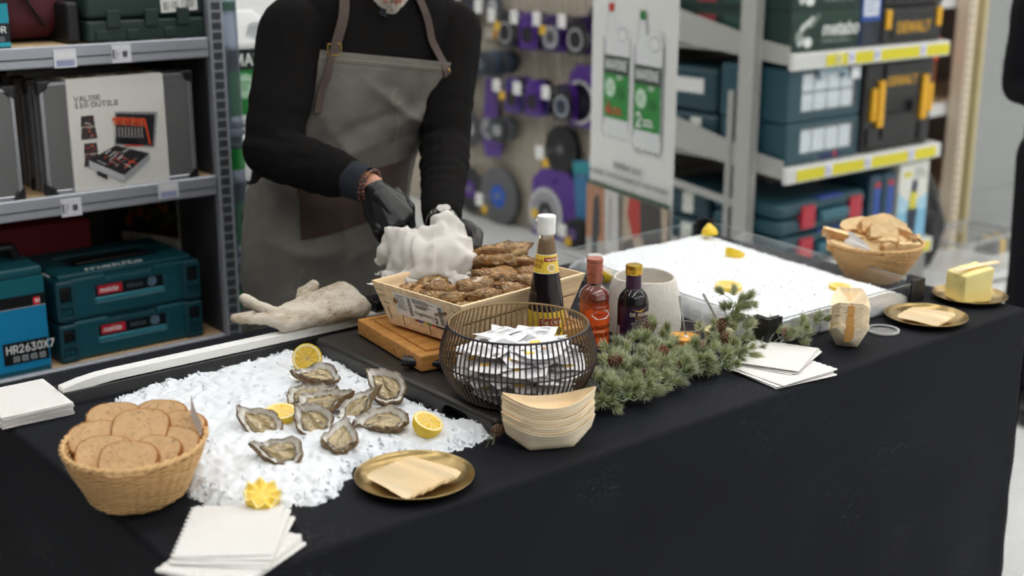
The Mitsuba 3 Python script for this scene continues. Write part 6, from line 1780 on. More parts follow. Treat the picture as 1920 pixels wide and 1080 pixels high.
# the open tool case on the print: lid, tools, tray
pr.poly([(.110, .110), (.216, .092), (.230, .182), (.118, .192)], '#8f9094'); pr.poly([(.113, .112), (.211, .096), (.222, .176), (.120, .187)], '#262428')
for i in range(11):
    x = .112 + i * .0078; pr.poly([(x, .160 - i * .0012), (x + .0048, .1595 - i * .0012), (x + .0052, .180 - i * .0012), (x + .0006, .181 - i * .0012)], '#d8512c' if i % 3 else '#e07a4a', lift=i == 10)
for i in range(9):
    x = .114 + i * .0086; pr.rect(x, .128 - i * .001, .0022, .026, '#b8b4b2', lift=i == 8)
pr.poly([(.108, .176), (.196, .166), (.206, .100), (.201, .100), (.192, .161), (.108, .171)], '#d6482c')
pr.poly([(.122, .112), (.172, .104), (.170, .118), (.126, .126)], '#141416'); pr.poly([(.135, .103), (.186, .098), (.184, .102), (.136, .107)], '#c43c2c')
pr.poly([(.040, .078), (.112, .108), (.200, .078), (.128, .030)], '#2a282c'); pr.poly([(.040, .078), (.128, .030), (.128, .012), (.040, .060)], '#b9bbbf'); pr.poly([(.128, .030), (.200, .078), (.200, .062), (.128, .012)], '#a0a2a7')
pr.poly([(.058, .050), (.084, .036), (.084, .024), (.058, .040)], '#2c2c30')
r = np.random.default_rng(8)
for i in range(34):
    u_, v_ = r.uniform(.08, .9), r.uniform(.1, .85)
    px_, py_ = .040 + .088 * u_ + .072 * v_, .078 - .048 * u_ + .030 * v_ * 1.0
    a = r.choice([.5, -.55]); l = r.uniform(.006, .022); t_ = r.uniform(.0012, .003)
    dx, dy = math.cos(a) * l, math.sin(a) * l
    if 0.04 < px_ < .185: pr.poly([(px_, py_), (px_ + dx, py_ + dy), (px_ + dx, py_ + dy + t_), (px_, py_ + t_)], ['#c9c9c9', '#d64a34', '#e0603c', '#8f8f92', '#b03030', '#dddddd'][i % 6], lift=i % 6 == 5)
printed(kc, 'band_print', pr, frame((bx0, SY + .0090, Z), [1, 0, 0], [0, 0, 1]), 'picture of an open tool case under the words VALISE 110 OUTILS')
pr = Print(); pr.rect(.01, .025, .22, .04, '#d9d6d0')
for x in (.02, .06, .15, .19): pr.rect(x, .03, .032, .03, '#4a2c30'); pr.rect(x + .006, .04, .02, .008, '#a8383c')
printed(kc, 'band_print', pr, frame((bx0, SY + .012, Z + .2787), [1, 0, 0], [0, 1, 0]))
silver_case(1.104, 1.49, SY + .112, .085, .270, 'silver tool case standing second behind the printed band')
silver_case(1.108, 1.49, SY + .212, .085, .268, 'silver tool case standing third behind the printed band')
silver_case(1.10, 1.49, SY + .312, .085, .272, 'silver tool case at the back of the row behind the printed band')
silver_case(.66, 1.040, SY + .010, .085, .270, 'silver tool case at the left end of the middle shelf')
k = thing('cardboard_box', 'brown box in the dark gap left of the printed silver case', 'box')
part(k, 'carton', cb(1.048, 1.096, SY + .23, SY + .42, Z, Z + .25, .002), mat('#5a4636', .7))

# lower shelf: stacked blue cases
Z = .5485
M_teal = mat('#14505c', .42, spec=.45)
M_teal2 = mat('#10424d', .45, spec=.45)
M_bk = mat('#0f1113', .45)
def stack_case(x0, y0, z, h, lab, top):
    k = thing('stacking_case', lab, 'tool case', None)
    W, D = .396, .295
    core = rb(x0 + .012, x0 + W - .012, y0 + .008, y0 + D, z + .001, z + h, .010, 16)
    core = core - rb(x0 + .130, x0 + .268, y0 - .02, y0 + .022, z + h - .020, z + h + .03, .010, 12)          # finger hollow under the lid
    core = core - rb(x0 + .098, x0 + .300, y0 - .02, y0 + .013, z + .034, z + .090, .011, 12)
    part(k, 'body', man(core), M_teal, smooth=35)
    for s, xa in ((0, x0), (1, x0 + W - .050)):
        blk = rb(xa, xa + .050, y0, y0 + D * .9, z, z + h * (.97 if not top else .99), .009, 12) - rb(xa + .010, xa + .040, y0 - .02, y0 + .012, z + .052, z + h - .018, .004, 8) - rb(xa + .009, xa + .041, y0 - .02, y0 + .006, z + .012, z + .040, .003, 8)
        part(k, 'side_block', man(blk), M_teal2, smooth=35)
        lt = fresh(k + '__latch'); scene[lt] = shp(man(rb(xa + .012, xa + .038, y0 + .003, y0 + .014, z + .056, z + h - .022, .003, 8)), M_bk, 35); labels[lt] = {'label': 'black latch'}
        for q in (0, 1): part(k, 'eyelet', cb(xa + .013 + .014 * q, xa + .023 + .014 * q, y0 + .004, y0 + .008, z + .020, z + .032, .001), M_teal)
    pr = Print(); ww, hh = .196, .050
    pts = lambda x, y, w, h, r: [(x + r * (1 - math.cos(t)), y + h - r * (1 - math.sin(t))) for t in np.linspace(0, PI / 2, 6)] + [(x + w - r * (1 - math.sin(t)), y + h - r * (1 - math.cos(t))) for t in np.linspace(0, PI / 2, 6)] + [(x + w, y), (x, y)]
    pr.poly(pts(0, 0, ww, hh, .012), '#0d1a22'); pr.poly([(.0, .0), (ww, .0), (ww, .014), (0, .014)], '#6fb6c4'); pr.poly([(.0, .004), (ww, .006), (ww, .012), (0, .010)], '#1f7f92')
    pr.rect(.012, .020, .066, .024, '#c9283a'); pr.text('makita', .0155, .0255, .0125, '#f0f0f0', sx=.95, slant=.25); pr.text('DX16', .090, .026, .010, '#5a6870', sx=1.2)
    pr.ring(.160, .032, .012, .003, '#7f9ab0'); pr.rect(.154, .026, .014, .012, '#5d7c96')
    printed(k, 'label', pr, frame((x0 + .101, y0 + .0122, z + .037), [1, 0, 0], [0, 0, 1]), 'red and black label')
    return k
CX, CY = 1.098, SY + .025
stack_case(CX, CY, Z, .106, 'lower teal stacking tool case on the bottom shelf', False)
k = stack_case(CX, CY, Z + .1068, .112, 'upper teal stacking tool case with a black carrying handle in its lid', True)
zt = Z + .1068 + .112
part(k, 'lid', man(rb(CX + .014, CX + .382, CY + .02, CY + .285, zt - .004, zt + .010, .008, 12) - rb(CX + .07, CX + .326, CY + .085, CY + .215, zt + .001, zt + .03, .006, 10)), M_teal, smooth=35)
part(k, 'lid_well', cb(CX + .072, CX + .324, CY + .087, CY + .213, zt + .0002, zt + .0025, .0006), M_teal2)
part(k, 'handle', man(rb(CX + .095, CX + .300, CY + .105, CY + .135, zt + .004, zt + .016, .006, 10)), M_bk, smooth=40, label='black folding handle')
for y in (.15, .172, .194): part(k, 'lid_groove', cb(CX + .09, CX + .31, CY + y, CY + y + .012, zt + .0025, zt + .004, .0005), M_bk)
pr = Print(); pr.text('makita', 0, 0, .030, '#dfe6e8', sx=1.25, slant=.25)
printed(k, 'brand_lettering', pr, frame((CX + .088, CY + .028, zt + .0104), [1, 0, 0], [0, 1, 0]), 'white raised lettering on the lid')
pr = Print(); pr.rect(0, 0, .03, .05, '#c8cbd0'); pr.lines(.003, .004, .024, .04, 8, '#666b70', 4)
printed(k, 'sticker', pr, frame((CX + .006, CY + .06, zt - .0005 + .0005), [1, 0, 0], [0, 1, 0]), 'grey sticker')
k = teal_box(.80, 1.068, SY + .02, .26, Z, Z + .245, 'blue tool case with a model number panel at the left end of the bottom shelf', '', 'tool_case')
labels[k]['category'] = 'tool case'
pr = Print(); W = .268
pr.rect(0, 0, W, .245, '#1783b4'); pr.rect(0, 0, W, .012, '#0f4f60'); pr.rect(0, .196, W, .049, '#14606e'); pr.rect(0, .172, W, .030, '#131619'); pr.rect(0, .170, W, .0025, '#9aa4aa'); pr.rect(W - .030, .174, .017, .019, '#d8283a'); pr.text('M', W - .0255, .179, .010, '#f0f0f0')
pr.rect(W - .115, .030, .112, .056, '#121417'); pr.text('HR2630X7', W - .110, .058, .0205, '#e6e9ea', sx=.83)
for i in range(4): pr.rect(W - .092 + i * .0215, .036, .015, .014, '#a6abb0'); pr.rect(W - .0895 + i * .0215, .039, .010, .008, '#121417'); pr.rect(W - .087 + i * .0215, .041, .005, .004, '#a6abb0')
printed(k, 'front_print', pr, frame((.80, SY + .0194, Z), [1, 0, 0], [0, 0, 1]), 'blue front panel with the number HR2630X7')
part(k, 'lid', rb(.80, 1.068, SY + .018, SY + .28, Z + .245, Z + .272, .008), M_teal, smooth=40)
part(k, 'handle', man(m3.Manifold.batch_hull([ball((x, SY + .13, Z + .30), .013) for x in (.93, 1.03)]) + m3.Manifold.batch_hull([ball((.93, SY + .13, Z + .30), .013), ball((.92, SY + .13, Z + .275), .014)]) + m3.Manifold.batch_hull([ball((1.03, SY + .13, Z + .30), .013), ball((1.04, SY + .13, Z + .275), .014)])), M_bk, smooth=40, label='black handle')
part(k, 'skirt', rb(.80, 1.066, SY + .022, SY + .27, Z - .0002, Z + .020, .006), M_teal2, smooth=40)
def carton(x0, x1, y0, y1, z0, z1, col, lab, nm='carton_box'):
    k = thing(nm, lab, 'box'); part(k, 'carton', cb(x0, x1, y0, y1, z0, z1, .002), mat(col, .55)); return k
k = carton(1.05, 1.32, SY + .335, SY + .56, Z, Z + .30, '#8e2430', 'red topped carton behind the teal stacking cases')
k = carton(1.10, 1.24, SY + .45 + .115, SY + .60, Z + .0, Z + .36, '#8a5f57', 'pinkish brown carton standing at the back of the bottom shelf')
carton(1.252, 1.345, SY + .565, SY + .60, Z, Z + .40, '#5d0f1e', 'dark red carton standing at the back of the bottom shelf')
k = carton(.90, 1.045, SY + .34, SY + .55, Z, Z + .36, '#15202c', 'dark navy carton behind the blue tool case'); 
pr = Print(); pr.text('makita', .03, .30, .02, '#8a4a4c'); pr.lines(.03, .25, .08, .03, 3, '#556070', 3); printed(k, 'front_print', pr, frame((.90, SY + .3395, Z), [1, 0, 0], [0, 0, 1]))
# a display carton stands askew at the shelf's right end
k = thing('display_carton', 'white display carton with an orange picture and black lettering, right end of bottom shelf', 'box')
DM = rotz(math.radians(-68), (1.457, SY + .45, Z))
part(k, 'carton', xf(cb(0, .22, -.0, .03, 0, .40, .002), DM), mat('#b9b4ab', .6))
pr = Print(); pr.rect(0, .225, .22, .175, '#2b2418')
r = np.random.default_rng(6)
for i in range(30):
    x, y = r.uniform(0, .19), r.uniform(.25, .38); pr.disc(x + .01, y, r.uniform(.006, .018), ['#5a3a18', '#7a4a1c', '#3a4a1c', '#8a3a1a', '#2a3418'][i % 5], 10)
pr.rect(0, .205, .22, .02, '#c9c6bf'); pr.text('MARINE', .010, .135, .046, '#1c2a22', sx=1.0); pr.rect(0, .08, .22, .002, '#8a877f')
printed(k, 'front_print', pr, DM @ frame((0, -.0006, 0), [1, 0, 0], [0, 0, 1]), 'picture and the word MARINE')

# ---------------------------------------------------------------- jerrycans beyond the upright, clear post sleeve
M_hdpe = mat('#dfe2e2', .4, spec=.4)
M_greenl = mat('#1c7d34', .4)
def jerry_parts():
    W, D, Hh = .20, .15, .33
    b = rb(0, W, 0, D, 0, .255, .022, 14).to_mesh()
    b = rb(0, W, 0, D, 0, .245, .022, 14) + m3.Manifold.batch_hull([m3.Manifold.cylinder(.002, .095, .095, 4)]).scale([0.01, .01, .01]).translate([W / 2, D / 2, .1])
    sh = m3.Manifold.batch_hull([m3.Manifold.sphere(.022, 14).translate([x, y, .222]) for x in (.022, W - .022) for y in (.022, D - .022)] + [m3.Manifold.sphere(.020, 14).translate([x, D / 2, .30]) for x in (.04, W - .075)])
    hole = m3.Manifold.batch_hull([m3.Manifold.cylinder(.3, .018, .018, 20).rotate([90, 0, 0]).translate([x, .25, z]) for x, z in ((.085, .262), (.125, .252), (.125, .270))])
    body = b + sh - hole
    neck = m3.Manifold.cylinder(.03, .020, .020, 24).translate([.042, D / 2, .305])
    cap = m3.Manifold.cylinder(.024, .023, .023, 24).translate([.042, D / 2, .322])
    return man(body + neck), man(cap)
JB, JC = jerry_parts()
JBs, JCs = ply(JB, M_hdpe, smooth=35), ply(JC, M_greenl, smooth=35)
jp = Print()
jp.rect(.008, .018, .184, .200, '#1e8238'); jp.rect(.008, .160, .184, .058, '#15201c'); jp.text('MARINE', .022, .172, .032, '#eef2ee', sx=.95)
jp.disc(.06, .115, .036, '#8fc79a'); jp.disc(.06, .115, .030, '#b9dfbf'); jp.lines(.04, .10, .04, .03, 3, '#4a9a5c', 2); jp.text('2', .11, .045, .062, '#f0f4f0'); jp.text('temps', .150, .05, .014, '#f0f4f0'); jp.rect(.008, .018, .184, .016, '#e8ece8')
jv, jc = jp.place(frame((0, -.0005, 0), [1, 0, 0], [0, 0, 1])); JP = ply(jv, PRINT, color=jc)
js = thing('jerrycan_rack', 'low grey rack carrying the jerrycans behind the clear sleeve', 'rack')
JY = 3.30
for z in (.335, .7075, 1.0805):
    part(js, 'shelf', cb(1.615, 2.16, JY - .03, JY + .34, z - .018, z - .0008, .002), mat('#8f9496', .5))
for x in (1.615, 2.14):
    for y in (JY - .03, JY + .32): part(js, 'post', cb(x, x + .02, y, y + .02, 0, 1.5, .002), mat('#8f9496', .5))
for zi, z in enumerate((.3355, .708, 1.081)):
    for xi, x in enumerate((1.682, 1.900)):
        if zi == 2 and xi == 1: pass
        k = thing('jerrycan', 'white jerrycan with a green label, %s, behind the person' % (('bottom row', 'middle row', 'top row')[zi] + (' beside the clear sleeve' if xi == 0 else ' away from the clear sleeve')), 'jerrycan')
        M = tw(rotz(0, (x, JY, z)))
        part(k, 'body', JBs, tw=M); part(k, 'cap', JCs, tw=M); part(k, 'label', JP, tw=M, label='green and black label reading MARINE')
k = thing('clear_sleeve', 'tall clear plastic sleeve beside the galvanised upright', 'sleeve')
a = np.arange(28) * 2 * PI / 28
q = np.stack([1.637 + .034 * np.cos(a), 3.20 + .034 * np.sin(a)], 1)
P = np.stack([np.c_[q, np.full(28, z)] for z in (0.002, .7, 1.4, 2.0)])
g = grid(P, cv=True); g.invert() if g.volume < 0 else None
scene[fresh(k + '__tube')] = ply(g, mat('#b9c2d6', .12, spec=.5, trans=.85, eta=1.08, name='clear_plastic'), smooth=True)
for z in (.592, .988):
    P = np.stack([np.c_[(q - [1.637, 3.20]) * 1.03 + [1.637, 3.20], np.full(28, zz_)] for zz_ in (z, z + .058)])
    g = grid(P, cv=True); part(k, 'green_band', g, M_greenl, smooth=True, label='green band')
# ---------------------------------------------------------------- pegboard of grinding discs behind the person
M_peg = mat('#b3aa9b', .6)
PX = 4.130
pk = thing('pegboard_rack', 'beige slotted display rack holding grinding discs on hooks', 'display rack')
part(pk, 'back_panel', cb(PX, PX + .03, 3.98, 6.4, .16, 2.2, .002), M_peg)
for i in range(46):
    y = 4.02 + i * .052
    part(pk, 'rib', cb(PX - .006, PX - .0005, y, y + .022, .17, 2.19, .002), M_peg)
part(pk, 'base', cb(3.73, PX + .03, 3.98, 6.4, .0, .155, .006), mat('#a9aaa8', .5))
M_zinc = mat('#c3c6c8', .3, metal=.8)
M_tagw = mat('#e4e4e2', .4)
M_yel = mat('#e0b41c', .5)
def hook(y, z, L, tagw=True, yel=False, lab=None):
    x1 = PX - .006
    part(pk, 'hook', tube([(x1, y, z), (x1 - L, y, z + .004)], .004, 8), M_zinc, smooth=40)
    if tagw: part(pk, 'hook_tag', cb(x1 - L - .006, x1 - L, y - .028, y + .028, z - .030, z + .032, .002), M_tagw)
    if yel: part(pk, 'hook_sticker', cb(x1 - L + .004, x1 - L + .008, y - .052, y - .010, z - .065, z - .025, .001), M_yel)
M_vio = mat('#4c1f86', .4)
M_viod = mat('#2a1650', .4)
def disc_at(x, y, z, R, col, hub, lab, th=.006, ringc=None, group=None, face=True):
    k = thing('grinding_disc', lab, 'disc', group)
    M = frame((x, y, z), [0, -1, 0], [0, 0, 1])        # local z looks to -x
    body = lathe([(.011, -th / 2), (R * .38, -th / 2 - .001), (R * .96, -th / 2), (R, 0), (R * .96, th / 2), (R * .38, th / 2 + .001), (.011, th / 2), (.011, -th / 2)], 44)
    part(k, 'disc', xf(body, M), mat(col, .6), smooth=30)
    pr = Print(.0003)
    pr.ring(0, 0, R * .40, R * .40 - .012, hub, 32)
    if ringc: pr.ring(0, 0, R * .93, R * .10, ringc, 40)
    pr.ring(0, 0, .016, .004, '#c8c8c8', 20)
    printed(k, 'label', pr, M @ euler((0, 0, th / 2 + .0016)))
    return k
def pack_at(x, y, z, w, h, R, lab, dcol='#9a9ca0', bc='#4c1f86', group=None, off=.0):
    k = thing('disc_pack', lab, 'disc pack', group)
    M = frame((x, y, z), [0, -1, 0], [0, 0, 1])
    c = m3.CrossSection([[(-w / 2, -h / 2), (w / 2, -h / 2), (w / 2, h * .32), (w * .28, h / 2), (-w * .28, h / 2), (-w / 2, h * .32)]])
    b = m3.Manifold.extrude(c, .004) - m3.Manifold.cylinder(.02, .011, .011, 20).translate([0, h * .36, -.01])
    part(k, 'card', xf(man(b), M), mat(bc, .4), smooth=False, label='printed card')
    d = lathe([(0, .0), (R, .0), (R, .005), (R * .9, .007), (R * .35, .006), (0, .0066)], 40)
    part(k, 'disc', xf(d, M @ euler((off * w, -h * .10, .0045))), mat(dcol, .35, metal=.5), smooth=30)
    pr = Print(.0003); pr.ring(0, 0, R * .42, R * .3, '#2a2a30'); pr.ring(0, 0, R * .98, R * .14, '#c9c9cc' if dcol != '#1b1b20' else '#6a3aa8')
    printed(k, 'print', pr, M @ euler((off * w, -h * .10, .0120)))
    return k
GA = 'violet disc packs on the top row of hooks'
for i, (y, yl) in enumerate(((4.97, True), (4.80, False), (4.635, True), (4.46, False))):
    hook(y, 1.215, .16, True, yl)
    for j in range(3):
        q = ('violet', 'dark violet', 'black and violet')[(i + j) % 3]
        pack_at(PX - .035 - .035 * j, y - .035, 1.150, .125, .17, .052, '%s disc pack, top row, %s hook from the left, %s' % (q, ORD[i], ('back', 'middle', 'front')[j]), ('#1b1b20', '#8f9096', '#2b2c30')[(i + j) % 3], ('#4c1f86', '#2a1650', '#16141c')[(i + j) % 3])
k = disc_at(PX - .06, 4.30, 1.20, .115, '#14151a', '#4c1f86', 'big black disc at the right end of the top row', ringc='#3a3f46')
# yellow price strip
part(pk, 'price_rail', cb(PX - .030, PX - .007, 4.78, 5.20, 1.085, 1.135, .003), mat('#b9b3a6', .5))
for y in (4.82, 4.93, 5.06): part(pk, 'price_label', cb(PX - .0335, PX - .0305, y, y + .075, 1.090, 1.130, .001), mat('#c48a16', .5), label='orange price label')
# flap discs in a row
hook(5.00, 1.000, .26, True)
for j in range(7):
    disc_at(PX - .03 - .030 * j, 5.00, .985, .062, ('#2c3440', '#3a4a60', '#4a4e55')[j % 3], ('#27466e', '#8c8f94', '#27466e')[j % 3], '%s flap disc on the hook below the orange labels, counted from the panel' % ORD[j], th=.018, group='flap discs threaded on one hook')
hook(5.12, .985, .26, True)
for j in range(6):
    disc_at(PX - .03 - .030 * j, 5.13, .965, .060, ('#6a6e74', '#2c3440')[j % 2], '#b9bcc0', '%s flap disc on the leftmost hook beside the person, counted from the panel' % ORD[j], th=.018, group='flap discs on the leftmost hook')
for i, (y, yl) in enumerate(((4.92, True), (4.765, False), (4.555, False))):
    hook(y, .885, .17, True, yl)
    for j in range(3):
        pack_at(PX - .035 - .038 * j, y - .045, .838, .120, .17, .050, '%s disc pack, second row, %s hook from the left, %s' % (('violet', 'dark', 'blue violet')[(i + j) % 3], ORD[i], ('back', 'middle', 'front')[j]), ('#1b1b20', '#3a4a60', '#1b1b20')[(i + j) % 3], ('#4c1f86', '#16141c', '#3a2a80')[(i + j) % 3])
hook(4.43, .93, .10, False)
pack_at(PX - .05, 4.40, .870, .26, .29, .105, 'large violet pack with a big disc at the right end of the second row', '#1f2430', '#4c1f86', off=-.2)
# tall violet card
hook(5.08, .905, .08, False)
k = thing('saw_blade_card', 'tall violet card with a silver wheel beside the arm of the person', 'disc pack')
Mv = frame((PX - .045, 5.12, .69), [0, -1, 0], [0, 0, 1])
c = m3.CrossSection([[(-.05, .20), (.02, .22), (.045, .05), (.085, -.13), (.07, -.19), (-.05, -.20), (-.075, -.12)][::-1]])
part(k, 'card', xf(man(m3.Manifold.extrude(c, .006) - m3.Manifold.cylinder(.02, .012, .012, 20).translate([-.01, .17, -.01])), Mv), M_vio)
part(k, 'wheel', xf(lathe([(.012, 0), (.055, 0), (.055, .022), (.030, .030), (.012, .026), (.012, 0)], 40), Mv @ euler((.0, -.05, .008))), mat('#8d9096', .35, metal=.6), smooth=30)
hook(4.98, .675, .16, False)
for j in range(3): disc_at(PX - .05 - .032 * j, 4.985, .655, .066, ('#54575c', '#6c6f75', '#2f3237')[j], ('#b9bcc0', '#35383e', '#c9cccf')[j], '%s abrasive wheel on the hook by the violet card, counted from the panel' % ORD[j], th=.022, group='grey abrasive wheels by the violet card')
hook(4.585, .600, .18, True, True)
disc_at(PX - .055, 4.585, .600, .116, '#131316', '#1d1d22', 'large black cutting disc in the middle of the rack', th=.006)
for j in range(1, 4): disc_at(PX - .055 + .010 * j, 4.585, .600, .115, '#17171b', '#1d1d22', 'black cutting disc close behind the large black disc', th=.005, group='black discs behind the large one')
hook(5.05, .300, .18, True, True)
k = disc_at(PX - .06, 5.055, .300, .150, '#5d5e62', '#2458b8', 'large grey cutting disc with a blue centre low on the rack', th=.006)
for j in range(1, 3): disc_at(PX - .06 + .011 * j, 5.055, .300, .149, '#56575b', '#2458b8', 'grey cutting disc close behind the one with the blue centre', th=.005, group='grey discs behind the blue centred one')
hook(4.66, .345, .18, False, True)
pack_at(PX - .055, 4.62, .315, .34, .36, .125, 'large violet pack with a silver diamond disc low on the rack', '#9a9ca0', '#4c1f86', off=-.18)
for j in range(1, 3): pack_at(PX - .055 + .016 * j, 4.62, .315, .33, .35, .12, 'violet pack close behind the large diamond disc pack', '#7a7c80', '#2a1650', group='packs behind the diamond disc pack')
hook(4.40, .50, .08, False)
k = thing('sander_sheet_pack', 'tall blue pack hanging at the lower right of the rack', 'disc pack')
Mv = frame((PX - .05, 4.40, .40), [0, -1, 0], [0, 0, 1])
part(k, 'card', xf(cb(-.075, .075, -.17, .17, 0, .012, .003), Mv @ euler((0, 0, 0), 0, 0, .10)), mat('#2f6f9c', .45))
part(k, 'header', xf(cb(-.07, .07, .11, .165, .0125, .018, .002), Mv @ euler((0, 0, 0), 0, 0, .10)), mat('#1d8790', .45), label='teal header')
hook(4.44, .245, .16, True, True)
for j in range(4): disc_at(PX - .05 - .022 * j, 4.42, .225, .072, '#1d1e22', '#5a2a94', '%s small dark disc on the lowest hook beside the banner, counted from the panel' % ORD[j], th=.010, group='dark discs on the lowest hook')
for i, (y, z, R) in enumerate(((4.25, .60, .11), (4.22, .86, .10), (4.24, .34, .11), (5.30, .30, .12), (5.30, .62, .10), (5.32, .90, .09), (5.30, 1.2, .10), (5.10, 1.25, .08))):
    hook(y, z, .14, True, i % 2 == 0)
    disc_at(PX - .055, y, z, R, ('#26272c', '#3c3e44', '#1a1a1e')[i % 3], ('#4c1f86', '#b9bcc0', '#8c3030')[i % 3], 'spare disc on a side hook of the rack, %s' % ('beside the banner, upper', 'beside the banner, top', 'beside the banner, lower', 'behind the arm, lowest', 'behind the arm, middle', 'behind the arm, upper', 'behind the arm, top', 'above the flap discs')[i])

# ---------------------------------------------------------------- roll-up banner
BNn = np.array([3.088, 2.912]); bdv = np.array([-.218, -.976]); BW_ = .545
BNf = BNn - bdv * BW_
k = thing('banner', 'white roll up banner with two jerrycans pictured above outdoor photographs', 'banner')
BM_ = frame((BNf[0], BNf[1], 0), [bdv[0], bdv[1], 0], [0, 0, 1])
part(k, 'sheet', xf(cb(0, BW_, .03, 2.0, -.0012, 0, .0004), BM_), mat('#e2e3e0', .5))
part(k, 'base', xf(rb(-.02, BW_ + .02, 0, .07, -.05, .04, .02), BM_) if False else xf(man(rb(-.02, BW_ + .02, 0, .07, -.05, .04, .02)), BM_), mat('#9ea1a4', .35, metal=.6), smooth=40)
part(k, 'pole', xf(tube([(BW_ / 2, .05, -.03), (BW_ / 2, 2.0, -.012)], .008, 8), BM_), M_zinc, smooth=40)
part(k, 'top_rail', xf(cb(0, BW_, 1.99, 2.02, -.008, .006, .003), BM_), M_zinc)
pr = Print(.0003)
pr.rect(0, .03, BW_, 1.97, '#e4e5e2')
pr.text('fioul', BW_ * .72, 1.42, .030, '#6a6c6a', align='c')
def can_print(x, z, s, col, n, nc):
    o = [(x + s * a, z + s * b) for a, b in ((0, .02), (.0, .36), (.02, .385), (.03, .46), (.065, .46), (.075, .40), (.10, .425), (.15, .425), (.178, .39), (.182, .02), (.172, .0), (.155, .012), (.14, .0), (.12, .012), (.105, .0), (.085, .012), (.065, .0), (.045, .012), (.02, .0))]
    pr.poly([(p[0] - .004 + (p[0] - x - s * .09) * .03, p[1] - .004) for p in o], '#9fa3a6'); pr.poly(o, '#dfe2e3')
    pr.poly([(x + s * a, z + s * b) for a, b in ((.0, .0 + .05), (.012, .05), (.012, .36), (.0, .36))], '#b4b8bb'); pr.poly([(x + s * a, z + s * b) for a, b in ((.174, .05), (.182, .05), (.182, .37), (.174, .37))], '#b9bdc0')
    pr.disc(x + s * .128, z + s * .378, s * .034, '#b8bcbf', ry=s * .026); pr.disc(x + s * .126, z + s * .376, s * .028, '#e4e5e2', ry=s * .020)
    pr.rect(x + s * .03, z + s * .455, s * .036, s * .030, col)
    pr.rect(x + s * .006, z + s * .075, s * .170, s * .215, '#1f8a34'); pr.rect(x + s * .006, z + s * .235, s * .170, s * .065, '#26302a'); pr.text('MARINE', x + s * .014, z + s * .252, s * .034, '#e9ece9', sx=.80); pr.lines(x + s * .095, z + s * .215, s * .06, s * .018, 2, '#d8e2d8', 3)
    pr.disc(x + s * .054, z + s * .185, s * .036, '#a9d3b0'); pr.disc(x + s * .054, z + s * .185, s * .028, '#cfe6d2'); pr.lines(x + s * .036, z + s * .17, s * .036, s * .03, 3, '#5a9a66', 4)
    pr.text(n, x + s * .02, z + s * .085, s * .05, nc); pr.lines(x + s * .07, z + s * .088, s * .085, s * .03, 2, nc, 6); pr.lines(x + s * .10, z + s * .15, s * .06, s * .04, 4, '#187028', 7)
can_print(.085, .905, .97, '#b83228', '4', '#c83a2c'); can_print(.295, .890, .97, '#1f7a34', '2', '#eef2ee')
pr.text('Meilleur pour', BW_ / 2, .808, .022, '#55585a', align='c'); pr.text("la santé, l'environnement et votre moteur", BW_ / 2, .768, .020, '#55585a', align='c', sx=.98)
pr.rect(0, .722, BW_, .014, '#274a2c')
Zt = .720
pr.rect(0, .10, BW_, Zt - .10, '#8c8678')
# left photograph: a person by a wall, lawn and mower
pr.poly([(0, .18), (.27, .18), (.235, Zt), (0, Zt)], '#a9a49c'); pr.poly([(0, .52), (.135, .52), (.125, Zt), (0, Zt)], '#b07a58'); pr.poly([(.14, .50), (.25, .46), (.235, Zt), (.13, Zt)], '#c9c7c4'); pr.rect(.165, .54, .012, .16, '#8e8c8a')
pr.poly([(.045, .36), (.075, .36), (.085, .52), (.10, .55), (.095, .66), (.085, .69), (.065, .69), (.052, .66), (.045, .54)], '#2e2f36'); pr.disc(.074, .703, .015, '#b08a72'); pr.poly([(.040, .30), (.056, .30), (.066, .40), (.05, .42)], '#2a2a30')
pr.poly([(0, .34), (.27, .22), (.30, .10), (0, .10)], '#6c8a32'); pr.disc(.16, .27, .042, '#3a3c40', ry=.035); pr.disc(.165, .30, .030, '#b8403a', ry=.025); pr.disc(.20, .24, .022, '#222226'); pr.poly([(.09, .33), (.095, .42), (.102, .42), (.12, .32)], '#2a2a2e')
# right photograph: somebody trimming
pr.poly([(.255, .10), (BW_, .10), (BW_, Zt), (.262, Zt)], '#b7a58f'); pr.poly([(.30, Zt), (.37, Zt), (.39, .60), (.33, .58), (.29, .66)], '#b8352c'); pr.poly([(.37, Zt), (.50, Zt), (.52, .55), (.44, .52), (.38, .60)], '#3a3430'); pr.poly([(.262, .55), (.33, .58), (.36, .48), (.40, .40), (.34, .36), (.27, .42)], '#4a4038'); pr.poly([(.30, .50), (.38, .46), (.40, .38), (.34, .34)], '#c08a6c')
pr.disc(.375, .235, .062, '#a85a3a', ry=.075); pr.disc(.37, .225, .045, '#b86a48', ry=.05); pr.poly([(.45, .52), (.52, .56), (.535, .42), (.47, .36)], '#57504a'); pr.poly([(.43, .36), (BW_, .30), (BW_, .12), (.45, .10)], '#c9bba6'); pr.disc(.52, .48, .014, '#d87828'); pr.poly([(.27, .40), (.33, .34), (.42, .30), (.47, .36), (.50, .30), (.40, .20), (.28, .24)], '#cdbfae')
pr.poly([(.232, Zt), (.268, .10), (.276, .10), (.242, Zt)], '#20251f')
printed(k, 'print', pr, BM_ @ euler((0, 0, .0004)), 'printed face with jerrycans and photographs')

